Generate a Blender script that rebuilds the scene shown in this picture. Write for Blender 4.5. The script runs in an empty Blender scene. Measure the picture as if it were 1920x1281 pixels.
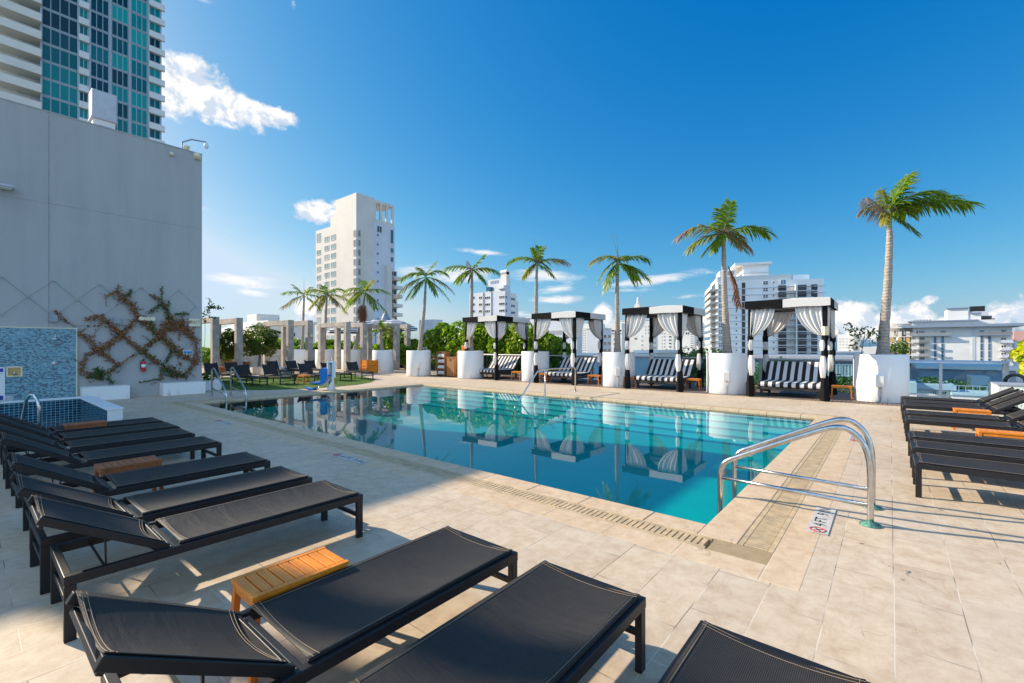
import bpy, math, random
import numpy as np
from mathutils import Vector, Matrix
PI = math.pi
R = math.radians
scene = bpy.context.scene
col = scene.collection

# ------------------------------------------------------------------ camera
CAMX, CAMY, CAMZ = 1.1804, -3.9979, 1.5
TH = R(39.6)
FPX, HY = 856.0, 649.0
cam_d = bpy.data.cameras.new('camera')
cam = bpy.data.objects.new('camera', cam_d)
col.objects.link(cam)
cam.location = (CAMX, CAMY, CAMZ)
cam.rotation_euler = (R(90), 0, TH)
cam_d.sensor_width = 36.0
cam_d.lens = FPX / 1920 * 36
cam_d.shift_y = 8.5 / 1920
cam_d.clip_start = 0.05
cam_d.clip_end = 6000
scene.camera = cam

# ------------------------------------------------------------------ view
scene.view_settings.view_transform = 'Standard'
scene.view_settings.look = 'None'
scene.view_settings.exposure = 0.75
scene.view_settings.gamma = 1.0
scene.view_settings.use_curve_mapping = False
scene.render.resolution_x = 1024
scene.render.resolution_y = 683
try:
    scene.cycles.max_bounces = 12
    scene.cycles.transparent_max_bounces = 24
    scene.cycles.sample_clamp_indirect = 6.0
except Exception:
    pass

# ------------------------------------------------------------------ sun
SUN_AZ = R(19.0)      # shadows travel towards (cos, sin)
SUN_EL = R(28.5)
tv = Vector((math.cos(SUN_AZ) * math.cos(SUN_EL), math.sin(SUN_AZ) * math.cos(SUN_EL), -math.sin(SUN_EL)))
sd = bpy.data.lights.new('sun', 'SUN')
sd.energy = 4.75
sd.angle = R(0.55)
sd.color = (1.0, 0.87, 0.685)
so = bpy.data.objects.new('sun', sd)
col.objects.link(so)
so.rotation_euler = (-tv).to_track_quat('Z', 'Y').to_euler()
so.location = (-30, -10, 30)

# ------------------------------------------------------------------ measuring helpers (photo pixels -> world)
CS, SN = math.cos(TH), math.sin(TH)
def ray(px):
    k = (px - 960.0) / FPX
    return (-SN + k * CS, CS + k * SN)
def WZ(px, Z):
    d = ray(px)
    return (CAMX + d[0] * Z, CAMY + d[1] * Z)
def ony(px, Y):
    d = ray(px); t = (Y - CAMY) / d[1]
    return CAMX + t * d[0], t
def onx(px, X):
    d = ray(px); t = (X - CAMX) / d[0]
    return CAMY + t * d[1], t
def zat(py, t):
    return CAMZ + (HY - py) / FPX * t
RGT = Vector((CS, SN, 0))
FWD = Vector((-SN, CS, 0))

# ------------------------------------------------------------------ world: Nishita sky with clouds
world = bpy.data.worlds.new('World')
scene.world = world
world.use_nodes = True
wn = world.node_tree
wn.nodes.clear()

class NT:
    """tiny helper to write node maths"""
    def __init__(s, tree): s.t = tree
    def n(s, typ, **kw):
        nd = s.t.nodes.new(typ)
        for k, v in kw.items(): setattr(nd, k, v)
        return nd
    def inp(s, nd, idx, val):
        if val is None: return
        if hasattr(val, 'bl_rna') and hasattr(val, 'is_linked'):
            s.t.links.new(val, nd.inputs[idx])
        else:
            nd.inputs[idx].default_value = val
    def m(s, op, a, b=None, c=None, clamp=False):
        nd = s.n('ShaderNodeMath', operation=op); nd.use_clamp = clamp
        s.inp(nd, 0, a); s.inp(nd, 1, b)
        if c is not None: s.inp(nd, 2, c)
        return nd.outputs[0]
    def mix(s, f, a, b, mode='MIX'):
        nd = s.n('ShaderNodeMix'); nd.data_type = 'RGBA'; nd.blend_type = mode
        s.inp(nd, 0, f)
        s.inp(nd, 6, a if not isinstance(a, tuple) else (*a[:3], 1))
        s.inp(nd, 7, b if not isinstance(b, tuple) else (*b[:3], 1))
        return nd.outputs[2]
    def sstep(s, v, a, b):
        nd = s.n('ShaderNodeMapRange'); nd.interpolation_type = 'SMOOTHSTEP'
        s.inp(nd, 0, v); nd.inputs[1].default_value = a; nd.inputs[2].default_value = b
        return nd.outputs[0]
    def noise(s, vec, scale, detail=4, rough=0.5, dist=0.0, out=0):
        nd = s.n('ShaderNodeTexNoise')
        if vec is not None: s.t.links.new(vec, nd.inputs['Vector'])
        nd.inputs['Scale'].default_value = scale; nd.inputs['Detail'].default_value = detail
        nd.inputs['Roughness'].default_value = rough; nd.inputs['Distortion'].default_value = dist
        return nd.outputs[out]
    def comb(s, x, y, z=0.0):
        nd = s.n('ShaderNodeCombineXYZ'); s.inp(nd, 0, x); s.inp(nd, 1, y); s.inp(nd, 2, z)
        return nd.outputs[0]
    def ramp(s, f, stops):
        nd = s.n('ShaderNodeValToRGB')
        s.inp(nd, 0, f)
        e = nd.color_ramp.elements
        while len(e) < len(stops): e.new(0.5)
        for k, (p, c) in enumerate(stops):
            e[k].position = p; e[k].color = (*c[:3], 1)
        return nd.outputs[0]

W_ = NT(wn)
sky = W_.n('ShaderNodeTexSky')
sky.sky_type = 'NISHITA'
sky.sun_disc = False
sky.sun_elevation = SUN_EL
sunv = -tv
sky.sun_rotation = math.atan2(sunv.x, sunv.y)
sky.altitude = 50
sky.air_density = 1.0
sky.dust_density = 1.0
sky.ozone_density = 3.0
# gentle channel grade towards the polarised deep blue of the photograph
KSKY = 0.16
ss_ = W_.n('ShaderNodeSeparateColor'); wn.links.new(sky.outputs[0], ss_.inputs[0])
def grade(o, a, p): return W_.m('MULTIPLY', W_.m('POWER', W_.m('MULTIPLY', o, KSKY), p), a / KSKY)
cc_ = W_.n('ShaderNodeCombineColor')
g_ = W_.m('MINIMUM', grade(ss_.outputs[1], 0.80, 1.0), 5.0)
r_ = W_.m('MAXIMUM', W_.m('SUBTRACT', grade(ss_.outputs[0], 1.10, 1.95), 0.018 / KSKY), 0.0)
wn.links.new(W_.m('MINIMUM', r_, W_.m('MULTIPLY', g_, 0.80)), cc_.inputs[0])
wn.links.new(g_, cc_.inputs[1])
wn.links.new(grade(ss_.outputs[2], 0.85, 0.5), cc_.inputs[2])
tc = W_.n('ShaderNodeTexCoord')
sep = W_.n('ShaderNodeSeparateXYZ')
wn.links.new(tc.outputs['Generated'], sep.inputs[0])
X_, Y_, Z_ = sep.outputs
az = W_.m('ARCTAN2', X_, Y_)
rxy = W_.m('SQRT', W_.m('ADD', W_.m('MULTIPLY', X_, X_), W_.m('MULTIPLY', Y_, Y_)))
te = W_.m('DIVIDE', Z_, rxy)
def azte(px, py):
    d = ray(px)
    return math.atan2(d[0], d[1]), ((HY - py) / FPX) / math.hypot(*d)
def cloudmask(lst):
    out = None
    for (px, py, hw, hh, rot, wgt) in lst:
        a0, t0 = azte(px, py)
        a1, _ = azte(px + hw, py); _, t1 = azte(px, py - hh)
        ra, rt = abs(a1 - a0), abs(t1 - t0)
        k = rt / ra if ra else 1
        du = W_.m('SUBTRACT', az, a0); dv = W_.m('SUBTRACT', te, t0)
        c, s_ = math.cos(R(rot)), math.sin(R(rot))
        u = W_.m('ADD', W_.m('MULTIPLY', du, c / ra), W_.m('MULTIPLY', dv, s_ / ra))
        v = W_.m('ADD', W_.m('MULTIPLY', du, -s_ / rt), W_.m('MULTIPLY', dv, c / rt))
        q = W_.m('ADD', W_.m('MULTIPLY', u, u), W_.m('MULTIPLY', v, v))
        mk = W_.m('MULTIPLY', W_.m('SUBTRACT', 1.0, W_.m('SQRT', q)), wgt)
        out = mk if out is None else W_.m('MAXIMUM', out, mk)
    return out
cum = [(358, 160, 95, 62, -28, 1), (425, 196, 85, 42, -24, 1), (330, 190, 60, 40, 0, .8), (505, 217, 70, 26, -4, .75),
       (592, 398, 52, 30, 8, .9), (640, 385, 30, 20, 0, .6), (578, 610, 34, 70, 0, .8),
       (1605, 600, 62, 42, 0, 1), (1580, 580, 30, 32, 0, .9), (1660, 610, 60, 38, 0, 1), (1715, 590, 52, 30, 25, .9),
       (1745, 562, 30, 14, 25, .7), (1800, 610, 70, 22, 0, .6), (1870, 600, 60, 40, 0, .8), (1915, 590, 40, 36, 0, .8), (1130, 592, 24, 26, 0, .9), (1148, 610, 30, 16, 0, .8),
       (1520, 618, 60, 20, 0, .5), (1310, 600, 60, 14, 0, .4)]
cir = [(450, 528, 95, 17, -3, 1), (470, 548, 45, 10, -6, .9), (905, 473, 65, 8, -5, .9), (1020, 516, 95, 17, -2, .95), (860, 515, 90, 22, 3, .85),
       (780, 508, 70, 20, 6, .7), (1045, 562, 75, 11, 0, .9), (1230, 525, 120, 13, 6, 1), (1170, 545, 70, 6, 0, .6), (990, 590, 60, 8, 0, .5), (1290, 556, 45, 6, 4, .5),
       (1790, 583, 30, 5, 0, .7), (382, 390, 80, 8, -6, .35), (380, 0, 40, 10, 0, .6), (550, 6, 10, 14, 0, .6), (1050, 540, 60, 12, 10, .5)]
vec1 = W_.comb(W_.m('MULTIPLY', az, 1.0), te, 0.0)
n1 = W_.noise(vec1, 17, 9, 0.62, 0.4)
m1 = cloudmask(cum)
d1 = W_.sstep(W_.m('ADD', m1, W_.m('MULTIPLY', W_.m('SUBTRACT', n1, 0.5), 1.8)), 0.06, 0.42)
vec2 = W_.comb(W_.m('MULTIPLY', az, 1.0), W_.m('MULTIPLY', te, 4.5), 3.0)
n2 = W_.noise(vec2, 11, 9, 0.65, 0.8)
m2 = cloudmask(cir)
d2 = W_.m('MULTIPLY', W_.sstep(W_.m('ADD', m2, W_.m('MULTIPLY', W_.m('SUBTRACT', n2, 0.5), 1.7)), 0.1, 0.8), 0.85)
# unseen broken cumulus added behind the camera to brighten the shaded surfaces
fd_ = W_.m('ADD', W_.m('MULTIPLY', X_, FWD.x), W_.m('MULTIPLY', Y_, FWD.y))
n3 = W_.noise(tc.outputs['Generated'], 3.2, 7, 0.6, 0.3)
d3 = W_.m('MULTIPLY', W_.sstep(W_.m('ADD', n3, 0.09), 0.46, 0.60), W_.sstep(W_.m('MULTIPLY', fd_, -1.0), 0.05, 0.35))
dens = W_.m('MAXIMUM', d1, d2)
vec1b = W_.comb(W_.m('ADD', az, -0.014), W_.m('ADD', te, 0.018), 0.0)
shade = W_.sstep(W_.m('SUBTRACT', W_.noise(vec1, 17, 6, 0.58, 0.4), W_.noise(vec1b, 17, 6, 0.58, 0.4)), -0.07, 0.05)  # sunward sides brighter: light and shade painted into the cloud colour
shade = W_.m('MAXIMUM', shade, d2)
ccol = W_.mix(shade, (4.1, 4.75, 5.6), (6.5, 6.4, 6.3))
skycol = W_.mix(dens, W_.mix(d3, cc_.outputs[0], (4.7, 6.9, 9.7)), ccol)
bg = W_.n('ShaderNodeBackground')
bg.inputs['Strength'].default_value = 0.095
wn.links.new(skycol, bg.inputs['Color'])
wo = W_.n('ShaderNodeOutputWorld')
wn.links.new(bg.outputs[0], wo.inputs['Surface'])

# ------------------------------------------------------------------ materials
def newmat(name):
    m = bpy.data.materials.new(name); m.use_nodes = True
    t = m.node_tree; t.nodes.clear()
    N = NT(t)
    o = N.n('ShaderNodeOutputMaterial')
    b = N.n('ShaderNodeBsdfPrincipled')
    t.links.new(b.outputs[0], o.inputs[0])
    return m, N, b, o
def objco(N):
    return N.n('ShaderNodeTexCoord').outputs['Object']
def worldco(N):
    return N.n('ShaderNodeNewGeometry').outputs['Position']
def bump(N, b, h, strength=0.3, dist=0.01):
    nd = N.n('ShaderNodeBump'); nd.inputs['Strength'].default_value = strength
    nd.inputs['Distance'].default_value = dist
    N.t.links.new(h, nd.inputs['Height']); N.t.links.new(nd.outputs[0], b.inputs['Normal'])
def simple(name, c, rough=0.6, metal=0.0, var=0.12, scale=6.0, bumps=0.0, bscale=60, spec=None, c2=None, co='o', detail=5):
    m, N, b, o = newmat(name)
    v = objco(N) if co == 'o' else worldco(N)
    n = N.noise(v, scale, detail, 0.6)
    c2 = c2 or tuple(x * (1 - var * 2) for x in c)
    cc = N.mix(N.sstep(n, 0.3, 0.7), tuple(min(1, x * (1 + var)) for x in c), c2)
    N.t.links.new(cc, b.inputs['Base Color'])
    b.inputs['Roughness'].default_value = rough
    b.inputs['Metallic'].default_value = metal
    if spec is not None: b.inputs['Specular IOR Level'].default_value = spec
    if bumps: bump(N, b, N.noise(v, bscale, 4, 0.6), bumps, 0.005)
    return m

M = {}
# deck stone
def stone(name, joints=True, tint=(1, 1, 1), bw=0.56, bh=0.30, rot=False):
    m, N, b, o = newmat(name)
    p = worldco(N)
    s = N.n('ShaderNodeSeparateXYZ'); N.t.links.new(p, s.inputs[0])
    # wobble of the joints
    wob = N.m('MULTIPLY', N.m('SUBTRACT', N.noise(p, 3.0, 3), 0.5), 0.012)
    u = N.m('ADD', s.outputs[1], 0.21) if not rot else s.outputs[0]
    v = N.m('ADD', s.outputs[0], wob) if not rot else N.m('ADD', s.outputs[1], wob)
    vv = N.comb(u, v, 0)
    big = N.noise(p, 0.8, 4, 0.6)
    mid = N.noise(p, 7.5, 9, 0.74, 0.35)
    fine = N.noise(p, 60, 5, 0.7)
    st = N.noise(N.comb(N.m('MULTIPLY', s.outputs[0], 5.0), N.m('MULTIPLY', s.outputs[1], 1.6), 0), 3.0, 7, 0.7, 0.8)
    c = N.ramp(mid, [(0.22, (0.34, 0.23, 0.14)), (0.42, (0.52, 0.39, 0.26)), (0.58, (0.60, 0.475, 0.335)), (0.8, (0.66, 0.55, 0.41))])
    c = N.mix(N.m('MULTIPLY', N.sstep(st, 0.50, 0.72), 0.6), c, (0.46, 0.31, 0.18))
    c = N.mix(N.m('MULTIPLY', N.sstep(big, 0.35, 0.7), 0.5), c, N.mix(0.5, c, (0.68, 0.60, 0.50)))
    c = N.mix(N.m('MULTIPLY', N.sstep(fine, 0.55, 0.75), 0.25), c, (0.34, 0.26, 0.19))
    # scratches / cracks
    vor = N.n('ShaderNodeTexVoronoi'); vor.feature = 'DISTANCE_TO_EDGE'
    vor.inputs['Scale'].default_value = 1.1
    pp = N.n('ShaderNodeVectorMath'); pp.operation = 'ADD'
    nz = N.n('ShaderNodeTexNoise'); nz.inputs['Scale'].default_value = 3.5; nz.inputs['Detail'].default_value = 6
    N.t.links.new(p, nz.inputs['Vector'])
    sc = N.n('ShaderNodeVectorMath'); sc.operation = 'SCALE'; sc.inputs['Scale'].default_value = 0.5
    N.t.links.new(nz.outputs['Color'], sc.inputs[0])
    N.t.links.new(p, pp.inputs[0]); N.t.links.new(sc.outputs[0], pp.inputs[1])
    N.t.links.new(pp.outputs[0], vor.inputs['Vector'])
    crack = N.m('MULTIPLY', N.m('LESS_THAN', vor.outputs['Distance'], 0.0035), N.sstep(N.noise(p, 1.3, 3), 0.52, 0.62))
    c = N.mix(N.m('MULTIPLY', crack, 0.55), c, (0.14, 0.10, 0.08))
    h = N.m('ADD', N.m('MULTIPLY', mid, 0.6), N.m('MULTIPLY', fine, 0.3))
    h = N.m('SUBTRACT', h, N.m('MULTIPLY', crack, 0.4))
    if joints:
        br = N.n('ShaderNodeTexBrick')
        N.t.links.new(vv, br.inputs['Vector'])
        br.inputs['Scale'].default_value = 1.0
        br.inputs['Brick Width'].default_value = bw
        br.inputs['Row Height'].default_value = bh
        br.inputs['Mortar Size'].default_value = 0.0028
        br.inputs['Mortar Smooth'].default_value = 0.2
        br.offset = 0.42
        br.inputs['Color1'].default_value = (0, 0, 0, 1)
        br.inputs['Color2'].default_value = (1, 1, 1, 1)
        tilev = N.n('ShaderNodeRGBToBW'); N.t.links.new(br.outputs['Color'], tilev.inputs[0])
        c = N.mix(N.m('MULTIPLY', tilev.outputs[0], 0.6), c, N.mix(1.0, c, (0.85, 0.86, 0.88), 'MULTIPLY'))
        jc = N.mix(N.sstep(N.noise(p, 2.2, 4), 0.4, 0.6), (0.20, 0.15, 0.11), (0.66, 0.57, 0.46))
        c = N.mix(N.m('MULTIPLY', br.outputs['Fac'], 0.95), c, jc)
        h = N.m('SUBTRACT', h, N.m('MULTIPLY', br.outputs['Fac'], 0.8))
    if tint != (1, 1, 1):
        c = N.mix(1.0, c, tint, 'MULTIPLY')
    N.t.links.new(c, b.inputs['Base Color'])
    b.inputs['Roughness'].default_value = 0.62
    b.inputs['Specular IOR Level'].default_value = 0.35
    bump(N, b, h, 0.35, 0.006)
    return m
M['deck'] = stone('deck_stone')
M['coping'] = stone('coping_stone', False, (1.02, 0.96, 0.88))
M['coping_dirty'] = stone('coping_dirty', False, (0.62, 0.56, 0.42))
M['grate'] = simple('grate_plastic', (0.52, 0.38, 0.22), 0.6, var=0.15, scale=9, co='w', c2=(0.40, 0.30, 0.18))
M['trench'] = simple('trench_dark', (0.03, 0.025, 0.02), 0.9)
def plaster():
    m, N, b, o = newmat('white_plaster')
    p = objco(N); s = N.n('ShaderNodeSeparateXYZ'); N.t.links.new(p, s.inputs[0])
    n = N.noise(p, 3, 6, 0.65)
    st = N.noise(N.comb(N.m('MULTIPLY', s.outputs[0], 9), N.m('MULTIPLY', s.outputs[1], 9), N.m('MULTIPLY', s.outputs[2], 1.2)), 1.0, 6, 0.65)
    c = N.mix(n, (0.81, 0.80, 0.78), (0.76, 0.75, 0.73))
    g = N.m('ADD', N.m('MULTIPLY', N.sstep(s.outputs[2], 0.22, 0.0), 0.7), 0.10)
    c = N.mix(N.m('MULTIPLY', N.sstep(st, 0.48, 0.72), g), c, (0.36, 0.31, 0.26))
    N.t.links.new(c, b.inputs['Base Color']); b.inputs['Roughness'].default_value = 0.75
    bump(N, b, N.m('ADD', N.noise(p, 25, 5, 0.6), N.m('MULTIPLY', n, 3.0)), 0.25, 0.006)
    return m
M['white'] = plaster()
M['whitepaint'] = simple('white_paint', (0.72, 0.71, 0.68), 0.6, var=0.04, scale=0.15, co='w', c2=(0.66, 0.64, 0.60))
M['towerpaint'] = simple('tower_cream_paint', (0.66, 0.61, 0.55), 0.7, var=0.04, scale=0.12, co='w', c2=(0.61, 0.56, 0.50))
M['brightpaint'] = simple('bright_white_paint', (0.88, 0.86, 0.82), 0.6, var=0.03, scale=0.15, co='w', c2=(0.82, 0.80, 0.76))
M['creampaint'] = simple('cream_paint', (0.72, 0.67, 0.58), 0.6, var=0.04, scale=0.15, co='w')
M['bluewhite'] = simple('shade_paint', (0.60, 0.62, 0.66), 0.6, var=0.04, scale=0.15, co='w')  # bluish copy of the white paint, cool shade put into the colour
M['pink'] = simple('pink_paint', (0.55, 0.30, 0.26), 0.7, var=0.05, co='w')
def stucco():
    m, N, b, o = newmat('grey_stucco')
    p = worldco(N); s = N.n('ShaderNodeSeparateXYZ'); N.t.links.new(p, s.inputs[0])
    v = N.comb(s.outputs[0], s.outputs[1], N.m('MULTIPLY', s.outputs[2], 0.10))
    streak = N.noise(v, 2.6, 6, 0.65); big = N.noise(p, 0.5, 5, 0.6)
    c = N.mix(N.sstep(streak, 0.35, 0.75), (0.415, 0.405, 0.39), (0.365, 0.36, 0.35))
    c = N.mix(N.m('MULTIPLY', N.sstep(big, 0.4, 0.7), 0.4), c, (0.43, 0.42, 0.41))
    N.t.links.new(c, b.inputs['Base Color']); b.inputs['Roughness'].default_value = 0.85
    bump(N, b, N.noise(p, 45, 5, 0.65), 0.6, 0.006)
    return m
M['greywall'] = stucco()
M['seam'] = simple('wall_seam', (0.27, 0.265, 0.26), 0.9)
M['wire'] = simple('wire_dark', (0.16, 0.16, 0.16), 0.5, 0.5)
M['concrete'] = simple('concrete', (0.42, 0.37, 0.32), 0.85, var=0.15, scale=3, bumps=0.3, bscale=30, co='w', c2=(0.30, 0.27, 0.24))
M['roofgrey'] = simple('roof_grey', (0.30, 0.33, 0.38), 0.8, var=0.1, scale=0.3, co='w')
M['trimblue'] = simple('trim_blue_grey', (0.22, 0.28, 0.36), 0.6, var=0.05, co='w')
M['darkmetal'] = simple('dark_metal', (0.014, 0.013, 0.014), 0.48, 0.0, var=0.1, scale=10, bumps=0.02, bscale=200, spec=0.35)
M['brownmetal'] = simple('bronze_dark_metal', (0.05, 0.042, 0.038), 0.4, 0.3, var=0.1)
M['steel'] = simple('brushed_steel', (0.60, 0.59, 0.57), 0.2, 1.0, var=0.08, scale=25)
M['verdigris'] = simple('verdigris', (0.10, 0.28, 0.22), 0.6, 0.2, var=0.3, scale=30)
M['alu'] = simple('grey_aluminium', (0.45, 0.46, 0.48), 0.45, 0.3, var=0.05)
M['aluwhite'] = simple('white_aluminium', (0.62, 0.63, 0.65), 0.4, 0.2, var=0.05)
M['blackfab'] = simple('black_canvas', (0.009, 0.009, 0.010), 0.9, var=0.1, scale=12, bumps=0.2, bscale=80, spec=0.15)
def cloth(name, c, tr):
    m, N, b, o = newmat(name)
    n = N.noise(objco(N), 4, 5)
    cc = N.mix(n, c, tuple(x * .93 for x in c))
    N.t.links.new(cc, b.inputs['Base Color']); b.inputs['Roughness'].default_value = 0.9; b.inputs['Specular IOR Level'].default_value = 0.1
    tl = N.n('ShaderNodeBsdfTranslucent'); N.t.links.new(cc, tl.inputs['Color'])
    mx = N.n('ShaderNodeMixShader'); mx.inputs[0].default_value = tr
    N.t.links.new(b.outputs[0], mx.inputs[1]); N.t.links.new(tl.outputs[0], mx.inputs[2]); N.t.links.new(mx.outputs[0], o.inputs['Surface'])
    return m
M['whitefab'] = cloth('white_canvas', (0.90, 0.87, 0.83), 0.3)
M['blue'] = simple('blue_plastic', (0.006, 0.16, 0.50), 0.25, var=0.05, spec=0.6)
M['red'] = simple('red_paint', (0.55, 0.02, 0.02), 0.3, var=0.05)
M['black'] = simple('black_paint', (0.01, 0.01, 0.01), 0.5, var=0.05)
M['greybox'] = simple('grey_box', (0.30, 0.33, 0.35), 0.5, var=0.08, scale=12)
M['ivory'] = simple('ivory_plastic', (0.78, 0.68, 0.47), 0.4, var=0.06, scale=10)
M['inkblue'] = simple('ink_blue', (0.01, 0.04, 0.35), 0.5)
M['skyblue'] = simple('sign_blue', (0.02, 0.30, 0.65), 0.5)
M['inkred'] = simple('ink_red', (0.5, 0.03, 0.03), 0.6)
M['paper'] = simple('sign_white', (0.76, 0.76, 0.75), 0.55, var=0.04, scale=20)
M['wornsign'] = simple('worn_tile', (0.52, 0.50, 0.47), 0.6, var=0.12, scale=25, c2=(0.40, 0.36, 0.31))
M['orange'] = simple('orange_plastic', (0.80, 0.20, 0.01), 0.4)
M['bark2'] = simple('faded_brown_ink', (0.25, 0.15, 0.05), 0.6)
M['soil'] = simple('soil', (0.06, 0.04, 0.03), 0.95)
M['teak'] = None
def wood(name, c1, c2, axis=1, rough=0.45, plank=0.0):
    m, N, b, o = newmat(name)
    p = objco(N)
    mp = N.n('ShaderNodeMapping'); N.t.links.new(p, mp.inputs['Vector'])
    sc = [38, 38, 38]; sc[axis] = 2.5
    mp.inputs['Scale'].default_value = sc
    oi = N.n('ShaderNodeObjectInfo')
    n = N.noise(mp.outputs[0], 1.0, 5, 0.6, 0.6)
    c = N.ramp(n, [(0.3, c2), (0.7, c1)])
    c = N.mix(N.m('MULTIPLY', N.sstep(N.noise(p, 6, 4), 0.45, 0.7), 0.35), c, tuple(x * 0.55 for x in c2))
    N.t.links.new(c, b.inputs['Base Color'])
    b.inputs['Roughness'].default_value = rough
    bump(N, b, n, 0.2, 0.003)
    return m
M['teak'] = wood('teak_slats', (0.86, 0.29, 0.012), (0.62, 0.17, 0.008), 0)
M['teakleg'] = wood('teak_legs', (0.68, 0.20, 0.015), (0.46, 0.12, 0.01), 2)
M['teakbrown'] = wood('teak_brown', (0.40, 0.13, 0.035), (0.24, 0.07, 0.018), 0, 0.6)  # darker, browner version of the teak for some of the tables
M['teakgrey'] = wood('teak_weathered', (0.42, 0.20, 0.07), (0.28, 0.11, 0.03), 2, 0.6)
def deckwood():
    m, N, b, o = newmat('weathered_boards')
    p = worldco(N)
    s = N.n('ShaderNodeSeparateXYZ'); N.t.links.new(p, s.inputs[0])
    idx = N.m('FLOOR', N.m('DIVIDE', s.outputs[0], 0.095))
    fr = N.m('FRACT', N.m('DIVIDE', s.outputs[0], 0.095))
    wnz = N.n('ShaderNodeTexWhiteNoise'); wnz.noise_dimensions = '1D'; N.t.links.new(idx, wnz.inputs['W'])
    g = N.noise(N.comb(N.m('MULTIPLY', s.outputs[0], 60), N.m('MULTIPLY', s.outputs[1], 2.5), idx), 1.0, 5, 0.6)
    c = N.ramp(g, [(0.3, (0.12, 0.08, 0.06)), (0.7, (0.30, 0.22, 0.17))])
    c = N.mix(N.m('MULTIPLY', wnz.outputs['Value'], 0.5), c, (0.16, 0.12, 0.10))
    gap = N.m('GREATER_THAN', fr, 0.90)
    c = N.mix(gap, c, (0.015, 0.012, 0.01))
    N.t.links.new(c, b.inputs['Base Color']); b.inputs['Roughness'].default_value = 0.75
    bump(N, b, N.m('SUBTRACT', 1.0, gap), 0.5, 0.01)
    return m
M['deckwood'] = deckwood()
def fabricmat(name, c1, c2, tr=0.0):
    m, N, b, o = newmat(name)
    p = objco(N)
    s = N.n('ShaderNodeSeparateXYZ'); N.t.links.new(p, s.inputs[0])
    w1 = N.m('SINE', N.m('MULTIPLY', s.outputs[0], 2 * PI / 0.0065))
    w2 = N.m('SINE', N.m('MULTIPLY', s.outputs[1], 2 * PI / 0.0065))
    w = N.m('ADD', N.m('MULTIPLY', w1, 0.33), N.m('MULTIPLY', w2, 0.17))
    w = N.m('ADD', w, 0.5)
    dust = N.sstep(N.noise(p, 7, 7, 0.65, 0.5), 0.42, 0.72)
    spk = N.m('GREATER_THAN', N.noise(p, 130, 2, 0.5), 0.76)
    oi = N.n('ShaderNodeObjectInfo')
    c = N.mix(w, c1, c2)
    c = N.mix(N.m('MULTIPLY', dust, 0.3), c, (0.055, 0.047, 0.04))
    c = N.mix(N.m('MULTIPLY', spk, 0.25), c, (0.15, 0.14, 0.12))
    N.t.links.new(c, b.inputs['Base Color'])
    b.inputs['Roughness'].default_value = 0.6
    b.inputs['Specular IOR Level'].default_value = 0.2
    orr = N.m('MULTIPLY', oi.outputs['Random'], 23.0)
    wr = N.noise(N.comb(N.m('MULTIPLY', s.outputs[0], 1.2), N.m('MULTIPLY', s.outputs[1], 5.0), orr), 1.6, 4, 0.55, 0.5)
    amt = N.m('MULTIPLY', N.sstep(oi.outputs['Random'], 0.3, 1.0), 26.0)
    bump(N, b, N.m('ADD', w, N.m('MULTIPLY', wr, N.m('ADD', amt, 4.0))), 0.35, 0.002)
    return m
M['mesh'] = fabricmat('black_sling_mesh', (0.009, 0.0085, 0.0085), (0.056, 0.051, 0.047))
M['thread'] = simple('beige_thread', (0.30, 0.22, 0.15), 0.8)
def stripes(name, per, axis):
    m, N, b, o = newmat(name)
    p = objco(N)
    s = N.n('ShaderNodeSeparateXYZ'); N.t.links.new(p, s.inputs[0])
    f = N.m('FRACT', N.m('DIVIDE', N.m('ADD', s.outputs[axis], 50.0), per))
    k = N.m('LESS_THAN', f, 0.5)
    c = N.mix(k, (0.72, 0.70, 0.69), (0.016, 0.016, 0.020))
    N.t.links.new(c, b.inputs['Base Color']); b.inputs['Roughness'].default_value = 0.85
    bump(N, b, N.noise(p, 7, 4), 0.4, 0.02)
    return m
M['stripe'] = stripes('striped_canvas', 0.20, 0)
def rstripes():
    m, N, b, o = newmat('striped_parasol')
    p = objco(N)
    s = N.n('ShaderNodeSeparateXYZ'); N.t.links.new(p, s.inputs[0])
    f = N.m('FRACT', N.m('DIVIDE', N.m('ADD', s.outputs[2], 50.0), 0.17))
    c = N.mix(N.m('LESS_THAN', f, 0.5), (0.75, 0.74, 0.73), (0.02, 0.03, 0.07))
    N.t.links.new(c, b.inputs['Base Color']); b.inputs['Roughness'].default_value = 0.8
    return m
M['pstripe'] = rstripes()
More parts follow.
